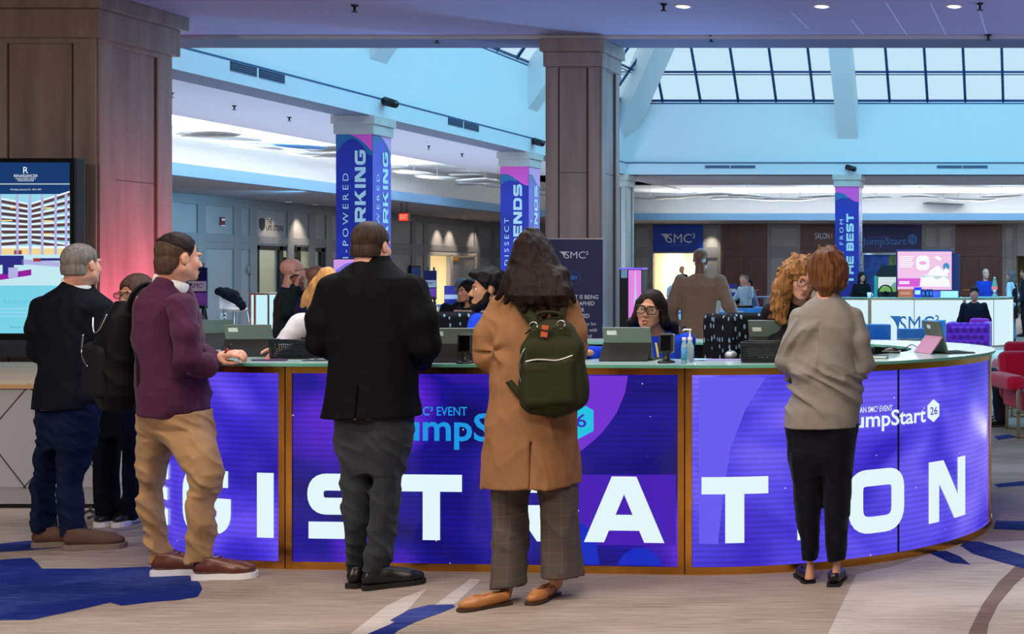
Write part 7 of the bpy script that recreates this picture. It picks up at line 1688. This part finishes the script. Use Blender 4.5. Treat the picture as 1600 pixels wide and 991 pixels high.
# ---- second lit counter far away
RF = Ring((WX(1359, 29.2), 29.2), (WX(1507, 29.2), 29.2), 1.02)
F_white = glow('cold_white_film', (214, 240, 248), 1.0); gold_, M_gold = M_gold, M_gold2
UF = unit(RF, 0, RF.L, F_white, 'far white lit counter unit with blue swoosh logo', seams=(RF.L * .47,))
unit(RF, RF.L, RF.L + RF.q, F_white, 'far white lit counter unit curving away on the right', seams=(RF.L + RF.q * .42,)); unit(RF, -RF.q, 0, F_white, 'far white lit counter unit curving away on the left', seams=(-RF.q * .5,))
unit(RF, RF.L + RF.q, RF.L + 2 * RF.q, F_white, 'far white lit counter unit at the back right of its ring'); M_gold = gold_
Yt = RF.A.y - .006; mb = swoosh_logo(MB(), 26 * 29.2 / FX); xs = [v.co.x for v in mb.b.verts]; kx = (1467 - 1390) * 29.2 / FX / (max(xs) - min(xs))
for v in mb.b.verts: v.co.x *= kx
mb.map(frame_map(Vector((WX(1390, Yt), Yt, WZ(520, Yt))) - UF.location, X3, Z3)); mb.build('logo', glow('logo_blue_film', (36, 104, 170)), UF, fixn=False)
HF = HTOP
def far(name, x, Yf, label, cat, z=None): return empty(name, (WX(x, Yf), Yf, HF if z is None else z), 0, label, cat)
# big television on a stand inside that ring
Y = 30.6; e = empty('television', (WX(1445, Y), Y + .1, 0), 0, 'large television with pink picture above the far counter', 'television')
b = MB(); b.box((WX(1400, Y), Y, WZ(456, Y)), (WX(1488.5, Y), Y + .07, WZ(390, Y)), .012); loc(b, e).build('housing', mat('tv_frame', (30, 44, 110), .4), e)
sc = [glow('tv_pink', (240, 196, 232)), glow('tv_magenta', (214, 90, 214)), glow('tv_white', (248, 250, 252)), glow('tv_grey', (196, 214, 222)), glow('tv_blue', (70, 150, 200)), glow('tv_rose', (236, 170, 224))]
b = MB(); q = lambda s, pts, d: (b.slot(s), b.poly([(WX(a, Y), Y - d, WZ(c, Y)) for a, c in pts]))
q(0, ((1402.5, 453), (1487, 453), (1487, 393), (1402.5, 393)), .002); q(1, ((1402.5, 448), (1438, 448), (1438, 435), (1402.5, 435)), .004); q(1, ((1402.5, 448), (1438, 448), (1438, 447), (1402.5, 447)), .0045)
for k in range(6): q(2, ((1405.5, 402 + 3.1 * k), (1428 - (k % 3) * 2, 402 + 3.1 * k), (1428 - (k % 3) * 2, 400.4 + 3.1 * k), (1405.5, 400.4 + 3.1 * k)), .005)
q(2, ((1405, 441.5), (1421, 441.5), (1421, 439.5), (1405, 439.5)), .006); q(2, ((1405, 444), (1421, 444), (1421, 442.3), (1405, 442.3)), .006)
q(2, [(1442 + 10.5 * math.copysign(abs(math.cos(a)) ** .6, math.cos(a)), 411 + 11.5 * math.copysign(abs(math.sin(a)) ** .6, math.sin(a))) for a in [k * math.pi / 12 for k in range(24)]], .005); q(5, [(1442 + 6 * math.cos(a), 411 + 2.6 * math.sin(a)) for a in [k * math.pi / 8 for k in range(16)]], .006)
q(2, ((1437, 448), (1485, 448), (1480, 428), (1484, 424), (1478, 418), (1474, 424), (1466, 414), (1452, 424), (1449, 429), (1440, 430), (1438, 440)), .006); q(3, ((1440, 434), (1456, 431), (1463, 437), (1475, 432), (1483, 438), (1483, 432), (1440, 430)), .007)
q(2, ((1460, 403), (1464, 399.5), (1472, 404), (1469, 408)), .006); q(4, [(1478.5 + 5.2 * math.cos(a), 416.5 + 5.6 * math.sin(a)) for a in [k * math.pi / 10 for k in range(21)]], .0055)
loc(b, e).build('screen_image', sc, e)
b = MB(); b.box((WX(1488.5, Y), Y + .06, WZ(460, Y)), (WX(1499, Y), Y + .12, WZ(396, Y))); b.box((WX(1440, Y), Y + .07, .03), (WX(1452, Y), Y + .15, WZ(420, Y))); b.box((WX(1425, Y), Y - .1, 0), (WX(1468, Y), Y + .4, .04)); loc(b, e).build('stand', mat('dark_blue_stand', (16, 34, 84), .5), e)
# racing cabinet
Y = 34.6; e = empty('arcade_cabinet', (WX(1388, Y), Y + .4, 0), 0, 'dark driving game cabinet with green picture left of the television', 'arcade cabinet')
b = MB(); b.poly([(WX(a, Y), Y, WZ(c, Y)) for a, c in ((1366, 470), (1412, 470), (1412, 415), (1378, 415), (1372, 424), (1366, 432))], (0, .7, 0)); b.box((WX(1366, Y), Y - .5, 0), (WX(1412, Y), Y + .7, WZ(470, Y)), .02); loc(b, e).build('cabinet', mat('cabinet_dark', (16, 40, 48), .5), e)
b = MB(); b.box((WX(1366.5, Y), Y - .08, WZ(466, Y)), (WX(1371, Y), Y - .002, WZ(431, Y))); loc(b, e).build('side_light', glow('teal_glow', (40, 150, 160)), e)
b = MB(); q2 = lambda s, pts, d: (b.slot(s), b.poly([(WX(a, Y), Y - d, WZ(c, Y)) for a, c in pts])); q2(0, ((1372, 455), (1400, 455), (1400, 433), (1372, 433)), .003); q2(1, ((1372, 456), (1400, 456), (1400, 450), (1385, 447), (1372, 451)), .005); q2(2, ((1390, 450), (1400, 450), (1400, 441), (1396, 442)), .004); loc(b, e).build('screen_image', [glow('game_sky', (206, 226, 226)), glow('game_green', (110, 170, 90)), glow('game_teal', (110, 160, 160))], e)
b = MB(); c = Vector((WX(1386, Y), Y - .35, WZ(456, Y))); b.tube([c + Vector((.17 * math.cos(a), .05 * math.sin(a), .17 * math.sin(a))) for a in [k * math.pi / 8 for k in range(17)]], .02, 8, False); b.tube([c, c + Vector((0, .34, -.05))], .03, 8); loc(b, e).build('steering_wheel', M_black, e)
Y = 53.9 + 1.2; e = empty('wall_poster', (WX(1370, 55.2), 55.2, 0), 0, 'tall blue and green backdrop inside the dark opening', 'backdrop'); Y = 55.2
b = MB(); b.box((WX(1348, Y), Y, 0), (WX(1400, Y), Y + .05, WZ(398, Y))); b.slot(1); b.box((WX(1389, Y), Y - .01, WZ(425, Y)), (WX(1400, Y), Y, WZ(399, Y))); loc(b, e).build('panel', [mat('backdrop_blue', (30, 90, 190), .6, var=.5, vscale=2.5), mat('backdrop_green', (110, 140, 90), .6, var=.6, vscale=5)], e)
# things standing on the far counter
Yc = 28.85
def fbox(name, x0, x1, y0, label, cat, m, d=.12, m2=None, Yf=None, part='body'):
    Yq = Yf or 29.3; e = far(name, (x0 + x1) / 2, Yq, label, cat); w = (x1 - x0) * Yq / FX / 2; zt = WZ(y0, Yq) - HF
    b = MB(); b.box((-w, -d / 2, 0), (w, d / 2, zt), .006); b.build(part, m, e)
    if m2: b = MB(); b.box((-w * .7, -d / 2 - .004, zt * .3), (w * .7, -d / 2, zt * .7)); b.build('label', m2, e)
    return e
fbox('orange_carton', 1404, 1427, 452, 'orange carton on the far counter under the television', 'box', mat('orange_card', (220, 92, 56), .6), .16, mat('light_orange', (236, 130, 90), .6)); fbox('leaflet_holder', 1428, 1440, 449, 'upright violet leaflet holder right of the orange carton', 'leaflet holder', mat('violet_card', (60, 44, 190), .5), .06, P_white)
for x in (1443, 1449.5, 1455): fbox('tin', x - 2.4, x + 2.4, 452, {1443: 'dark slim tin nearest the violet leaflet holder', 1449.5: 'middle dark slim tin on the far counter', 1455: 'dark slim tin nearest the second violet card'}[x], 'tin', mat('dark_tin', (20, 44, 100), .4), .06, P_sky)
fbox('card_stand', 1457.5, 1468.5, 455, 'second violet card under the right half of the television', 'card', mat('violet_card2', (100, 70, 190), .5), .05, P_sky); fbox('white_case', 1470, 1497, 455, 'white rounded case on the far counter right of the television', 'case', mat('white_case', (200, 214, 222), .5), .2)
e = far('lava_lamp', 1554, 30.05, 'green and pink lava lamp standing on the far counter', 'lamp'); b = MB(); b.lathe([(.001, 0), (.075, 0), (.04, .1), (.06, .16), (.001, .16)], n=16); b.build('base', M_steel, e); b = MB(); b.lathe([(.058, .16), (.066, .2), (.03, .40), (.001, .40)], n=16); b.build('bulb', glow('lava_green', (70, 170, 150), .9), e); b = MB(); b.lathe([(.067, .17), (.069, .19), (.067, .23), (.05, .23)], n=16); b.build('wax', glow('lava_pink', (230, 110, 140)), e); b = MB(); b.lathe([(.032, .395), (.028, .44), (.001, .45)], n=12); b.build('cap', M_steel, e)
e = far('white_cup', 1358, 29.3, 'white cup on the far counter left of the game cabinet', 'cup'); b = MB(); b.lathe([(.001, 0), (.035, 0), (.048, .11), (.042, .11), (.03, .01)], n=16); b.build('cup_body', M_white, e); b = MB(); b.tube([(.04, 0, .085), (.08, 0, .08), (.08, 0, .04), (.038, 0, .03)], .008, 6); b.build('handle', M_white, e)
# ---- lounge furniture
V_purp = cloth('purple_velvet', (128, 50, 206), .6, sheen=.3)
def tufted(name, x, Yv, w, h, d, rz, label, m):
    e = empty(name, (WX(x, Yv), Yv + d / 2, 0), rz, label, 'sofa'); q = np.array(e.location)
    F = Field(q + [-w / 2 - .1, -d / 2 - .1, .05], q + [w / 2 + .1, d / 2 + .1, h + .1], .013); T = Fr(q)
    F.box(T, (-w / 2, -d / 2, .10), (w / 2, -d / 2 + .14, h), .035, .0); F.box(T, (-w / 2, -d / 2, .10), (-w / 2 + .13, d / 2, h), .035, .0); F.box(T, (w / 2 - .13, -d / 2, .10), (w / 2, d / 2, h), .035, 0)
    def tuft(xx, yy, zz):
        g = np.zeros_like(xx); fy = (yy < q[1] - d / 2 + .05)
        for r in range(6):
            z = .16 + (h - .2) * r / 5; n_ = 6 if r % 2 == 0 else 5
            for c in range(n_): u = q[0] + (c - (n_ - 1) / 2) * w / 6.3; g -= .075 * np.exp(-(((xx - u) ** 2 + (zz - q[2] - z) ** 2) / .035 ** 2)) * fy
        return g
    F.warp(tuft, .09); F.mesh('frame_upholstery', m, e)
    F = Field(q + [-w / 2, -d / 2, .1], q + [w / 2, d / 2 + .1, .6], .014); F.box(T, (-w / 2 + .13, -d / 2 + .14, .18), (w / 2 - .13, d / 2 + .02, .44), .05, 0); F.mesh('seat_cushion', m, e)
    for sx in (-1, 1):
        for sy in (-1, 1): b = MB(); b.tube([(sx * (w / 2 - .07), sy * (d / 2 - .07), .12), (sx * (w / 2 - .06), sy * (d / 2 - .06), 0)], .02, 8); b.build('leg', M_gold2, e)
    return e
e = tufted('tub_sofa', 1512, 22.6, .74, .77, .8, 0, 'purple deep buttoned velvet tub sofa beyond the pink lit tablet', V_purp)
cu = empty('cushion', (WX(1531, 23.2), 23.2, .47), 0, 'magenta cushion beside the man on the purple sofa', 'cushion'); q = np.array(cu.location); F = Field(q + [-.3, -.3, -.05], q + [.3, .3, .5], .014); F.box(Fr(q, 10, 12), (-.17, -.06, .02), (.17, .06, .36), .055, 0); F.folds(.012, (6, 6, 6), 2); F.mesh('cover', cloth('magenta_velvet', (160, 50, 170), .6), cu)
V_blue2 = mat('blue_leather', (52, 118, 186), .45)
def tub(x, Yv, rz, label, s=1.0):
    e = empty('tub_chair', (WX(x, Yv), Yv, 0), R_(rz), label, 'chair', None); q = np.array(e.location); T = Fr(q, rz)
    F = Field(q + [-.5, -.5, .05], q + [.5, .5, .95], .015)
    def shell(X, Yy, Z): r = np.sqrt(X * X + Yy * Yy); d = np.maximum(np.maximum(np.abs(r - .33) - .04, Z - .78), .14 - Z); return np.maximum(d, Yy - .16)
    F.local(T, shell, (-.42, -.42, .1), (.42, .42, .82), .01); F.mesh('backrest', V_blue2, e)
    F = Field(q + [-.5, -.5, .05], q + [.5, .5, .6], .015); F.ell((0, .02, .34), (.31, .33, .12), .02, T); F.mesh('seat', V_blue2, e)
    for k in range(4): b = MB(); a = k * math.pi / 2 + .78; b.tube([(.24 * math.cos(a), .24 * math.sin(a), .3), (.3 * math.cos(a), .3 * math.sin(a), 0)], .018, 8); b.build('leg', M_dark, e)
    return e
tub(1360, 21.4, -60, 'blue tub chair right behind the grey polo sleeve'); tub(1459, 25.5, 170, 'blue tub chair with its back to the swoosh logo').scale = (.62, .62, .93); tub(1423, 22.4, 10, 'low blue tub chair behind the round dark table').scale = (.62, .62, .88)
e = empty('coffee_table', (WX(1428, 21.2), 21.2, 0), 0, 'round dark marble coffee table among the blue chairs', 'table'); b = MB(); b.lathe([(.001, .52), (.24, .52), (.25, .54), (.24, .565), (.001, .565)], n=32); b.build('table_top', mat('dark_marble', (52, 44, 48), .2, var=.5, vscale=6), e); b = MB(); b.lathe([(.001, 0), (.2, 0), (.2, .02), (.05, .05), (.05, .5), (.001, .52)], n=24); b.build('pedestal', M_dark, e)
e = empty('side_table', (WX(1398, 20.4), 20.4, 0), 0, 'thin metal side table left of the marble coffee table', 'table'); b = MB(); b.box((-.2, -.2, .53), (.2, .2, .55), .004); b.build('table_top', M_dark, e)
for sx in (-1, 1): b = MB(); b.tube([(sx * .18, .18, .53), (sx * .18, .18, 0), (sx * .18, -.18, 0), (sx * .18, -.18, .53)], .012, 6); b.build('leg', M_steel, e)
# red lounge chairs at the right edge
V_red = cloth('crimson_velvet', (176, 10, 52), .55, sheen=.15)
def red_chair(x, Yv, rz, label):
    e = empty('lounge_chair', (WX(x, Yv), Yv, 0), R_(rz), label, 'chair', 'crimson lounge chairs'); q = np.array(e.location); T = Fr(q, rz); lo, hi = q + [-.6, -.6, .1], q + [.6, .6, 1.0]
    F = Field(lo, hi, .014); F.box(T, (-.33, -.36, .25), (.33, .36, .45), .05, 0); F.mesh('seat', V_red, e)
    F = Field(lo, hi, .014); F.box(Fr(q, rz, -10), (-.33, -.42, .38), (.33, -.26, .86), .06, 0); F.mesh('backrest', V_red, e)
    for s in (-1, 1): F = Field(lo, hi, .014); F.box(T, (s * .40 - .09, -.36, .45), (s * .40 + .09, .36, .60), .05, 0); F.mesh('armrest', V_red, e)
    for s in (-1, 1):
        b = MB()
        for p0, p1 in (((s * .42, -.32, 0), (s * .42, .32, .0)), ((s * .42, -.32, 0), (s * .42, -.32, .46)), ((s * .42, .32, 0), (s * .42, .32, .46)), ((s * .42, -.32, .25), (s * .42, .32, .25))):
            lo_, hi_ = [min(a, c) - .016 for a, c in zip(p0, p1)], [max(a, c) + .016 for a, c in zip(p0, p1)]; lo_[2] = max(0, lo_[2]); b.box(lo_, hi_)
        b.build('leg_frame', M_gold2, e)
red_chair(1632, 13.3, 100, 'front crimson lounge chair with gold frame at right edge'); red_chair(1622, 15.3, 95, 'crimson lounge chair standing behind the front one')
# far tables and blue seats
for x, Yv, w, label in ((1160, 38.8, 1.6, 'table with guests in front of the mahogany doors'), (1085, 28.0, 1.9, 'long blue topped table beyond the tan blazer')):
    e = empty('meeting_table', (WX(x, Yv), Yv, 0), 0, label, 'table'); b = MB(); b.box((-w / 2, -.35, .93 if x > 1100 else .78), (w / 2, .35, .97 if x > 1100 else .82), .01); b.build('table_top', mat('blue_table_top', (70, 120, 180), .4), e)
    for sx in (-1, 1): b = MB(); b.box((sx * (w / 2 - .1) - .03, -.28, 0), (sx * (w / 2 - .1) + .03, .28, .8 if x < 1100 else .93)); b.build('leg', M_steel, e)
tub(1172, 33.0, 20, 'blue tub chair left of the golden curls, near the table'); tub(1202, 34.4, 10, 'blue tub chair touching the outline of the golden curls')
e = empty('table_lamp_sign', (WX(1144, 38.6), 38.6, .97), 0, 'small violet sign on the table by mahogany doors', 'sign'); b = MB(); b.box((-.13, 0, 0), (.13, .02, .36), .004); b.slot(1); b.box((-.11, -.004, .12), (.11, 0, .22)); b.build('board', [mat('print_indigo', (44, 40, 150), .5), P_white], e); b = MB(); b.box((-.12, .0, 0), (.12, .1, .01)); b.build('foot', M_steel, e)
# ---- vents, cameras, sprinklers, ceiling lamps, drifting ceiling discs
def vent(lo, hi, axis, label):
    c = (Vector(lo) + Vector(hi)) / 2; e = empty('air_vent', c, 0, label, 'vent', None); b = MB(); lo, hi = Vector(lo) - c, Vector(hi) - c
    b.box(lo, hi); b.build('opening', mat('vent_dark', (26, 34, 52), .7), e); b = MB(); n_ = 4
    for k in range(n_ + 1):
        z = lo.z + (hi.z - lo.z) * k / n_
        b.box((lo.x - .004 if axis == 'x' else lo.x, lo.y if axis == 'x' else lo.y - .006, z - .006), (hi.x + .006 if axis == 'x' else hi.x, hi.y, z + .006))
    b.build('grille', mat('vent_grille', (70, 96, 130), .5), e)
for k, (a, c) in enumerate(((17.57, 18.14), (18.20, 18.79), (23.8, 24.38), (24.44, 25.04))): vent((-10.88, a, 4.25), (-10.872, c, 4.36), 'x', ('first air vent on left beam next to wide pillar', 'second air vent on left beam next to wide pillar', 'nearer air vent on left beam between banner columns', 'further air vent on left beam between banner columns')[k])
for k, (a, c) in enumerate(((1102, 1140), (1142, 1180), (1464, 1503), (1504.5, 1543))): vent((WX(a, 33.5), 33.49, 4.255), (WX(c, 33.5), 33.5, 4.31), 'y', ('slim vent on back beam, left of its left pair', 'slim vent on back beam, right of its left pair', 'slim vent on back beam, left of its right pair', 'slim vent on back beam, right of its right pair')[k])
def camera(pos, d, label):
    e = empty('security_camera', pos, 0, label, 'camera', None); d = Vector(d).normalized()
    b = MB(); b.tube([(0, 0, 0), d * .1], .03, 8); b.build('bracket', M_dark, e); b = MB(); u = Vector((.9, -.45, -.25)).normalized(); b.tube([d * .1 - u * .1, d * .1 + u * .16], [.075, .065], 10); b.build('camera_body', M_black, e); b = MB(); b.tube([d * .1 + u * .16, d * .1 + u * .175], .05, 10); b.build('lens', mat('lens_glass', (10, 12, 18), .05), e)
Yq = 10.88 * FX / (CX - 597); camera((-10.87, Yq, WZ(160, Yq)), (1, 0, 0), 'black security camera on left beam above the first banner column'); Yq = 10.88 * FX / (CX - 831); camera((-10.87, Yq, WZ(222, Yq)), (1, 0, 0), 'black security camera on left beam above the second banner column'); camera((WX(1329, 33.48), 33.48, WZ(263, 33.48)), (0, -1, 0), 'black security camera on back beam above the third banner column')
def sprinkler(x, y, z, label):
    Yq = FX * (z - CAMH) / (CY - y); e = empty('sprinkler', (WX(x, Yq), Yq, z), 0, label, 'sprinkler', None); b = MB(); b.lathe([(.001, 0), (.035, 0), (.03, -.012), (.012, -.02), (.012, -.055), (.001, -.055)], n=12); b.build('stem', M_dark, e); b = MB(); b.lathe([(.001, -.06), (.03, -.062), (.03, -.068), (.001, -.068)], n=12); b.build('deflector', M_dark, e)
for x, y, lb in ((1037, 6, 'dark sprinkler left of the first round ceiling lamp'), (1531, 5, 'dark sprinkler right of the last round ceiling lamp'), (554, 8, 'dark sprinkler on the ceiling above the first banner column'), (1111, 56, 'dark sprinkler at ceiling edge above the hip rafter'), (1544, 54, 'dark sprinkler at ceiling edge above the right panes'), (683, 58, 'dark sprinkler at ceiling edge left of the bare column')): sprinkler(x, y, 4.13, lb)
for x, y, lb in ((366, 165, 'aisle sprinkler nearest the wide pillar'), (452, 183, 'aisle sprinkler just left of the first banner column'), (268, 145, 'aisle sprinkler touching the wide pillar edge'), (670, 228, 'aisle sprinkler right of the first banner column'), (722, 240, 'aisle sprinkler left of the second banner column')): sprinkler(x, y, 4.11, lb)
for x, lb in ((1067, 'round ceiling lamp nearest the bare column'), (1284, 'middle round ceiling lamp above the skylight'), (1491, 'rightmost round ceiling lamp beside a sprinkler')):
    Yq = FX * 2.58 / (CY - 9); e = empty('ceiling_lamp', (WX(x, Yq), Yq, 4.13), 0, lb, 'lamp', None); b = MB(); b.lathe([(.07, .0), (.085, 0), (.085, -.008), (.07, -.01)], n=20); b.build('bezel', M_white, e); b = MB(); b.lathe([(.001, -.016), (.05, -.015), (.068, -.008), (.068, -.001), (.001, -.001)], n=20); b.build('bulb', glow('lamp_white', (255, 250, 240), 4), e)
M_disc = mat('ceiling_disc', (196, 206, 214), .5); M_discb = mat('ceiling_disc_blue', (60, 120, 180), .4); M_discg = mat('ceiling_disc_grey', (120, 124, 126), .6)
DL = [(325, 211, .62), (368, 219, .55), (288, 209, .45), (402, 230, .55), (464, 228, .62), (477, 238, .4), (512, 232, .5), (516, 244, .5), (617, 260, .35), (647, 270, .55), (683, 277, .6), (730, 273, .5), (741, 281, .55), (757, 283, .45), (737, 288, .5), (778, 292, .4), (848, 303, .5)]
DB = [(1015, 309), (1055, 307), (1110, 304), (1135, 309.5), (1167, 306), (1189, 311), (1220, 310), (1250, 310.5), (1280, 307), (1368, 309), (1437, 307.5), (1474, 318), (1498, 310.5), (1531, 311.5), (1565, 306.5)]
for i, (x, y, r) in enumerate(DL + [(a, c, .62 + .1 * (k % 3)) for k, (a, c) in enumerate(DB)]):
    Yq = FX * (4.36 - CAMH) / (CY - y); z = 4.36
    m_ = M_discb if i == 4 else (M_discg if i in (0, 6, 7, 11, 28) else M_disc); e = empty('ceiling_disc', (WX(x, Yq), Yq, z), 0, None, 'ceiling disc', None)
    b = MB(); ry = r * .8
    b.lathe([(.001, .03), (r * .7, .03), (r, .0), (r * .8, -.035), (.001, -.045)], n=24); b.map(lambda c: (c.x, c.y * .8, c.z + .03 * math.sin(c.x * 3 + i))); b.build('disc', m_, e)
    b = MB(); b.tube([(0, 0, .02), (0, 0, 4.75 - z)], .008, 5); b.build('rod', M_steel, e)
    side = 'over the left aisle' if i < 17 else 'over the back aisle'; n1 = i + 1 if i < 17 else i - 16
    ORD = ('first', 'second', 'third', 'fourth', 'fifth', 'sixth', 'seventh', 'eighth', 'ninth', 'tenth', 'eleventh', 'twelfth', 'thirteenth', 'fourteenth', 'fifteenth', 'sixteenth', 'seventeenth')
    rank = sorted(range(17), key=lambda q: DL[q][0]).index(i) if i < 17 else i - 17
    col = 'blue' if i == 4 else ('grey' if m_ is M_discg else 'white'); e['label'] = '%s floating ceiling disc %s, %s from the left' % (col, side, ORD[rank])
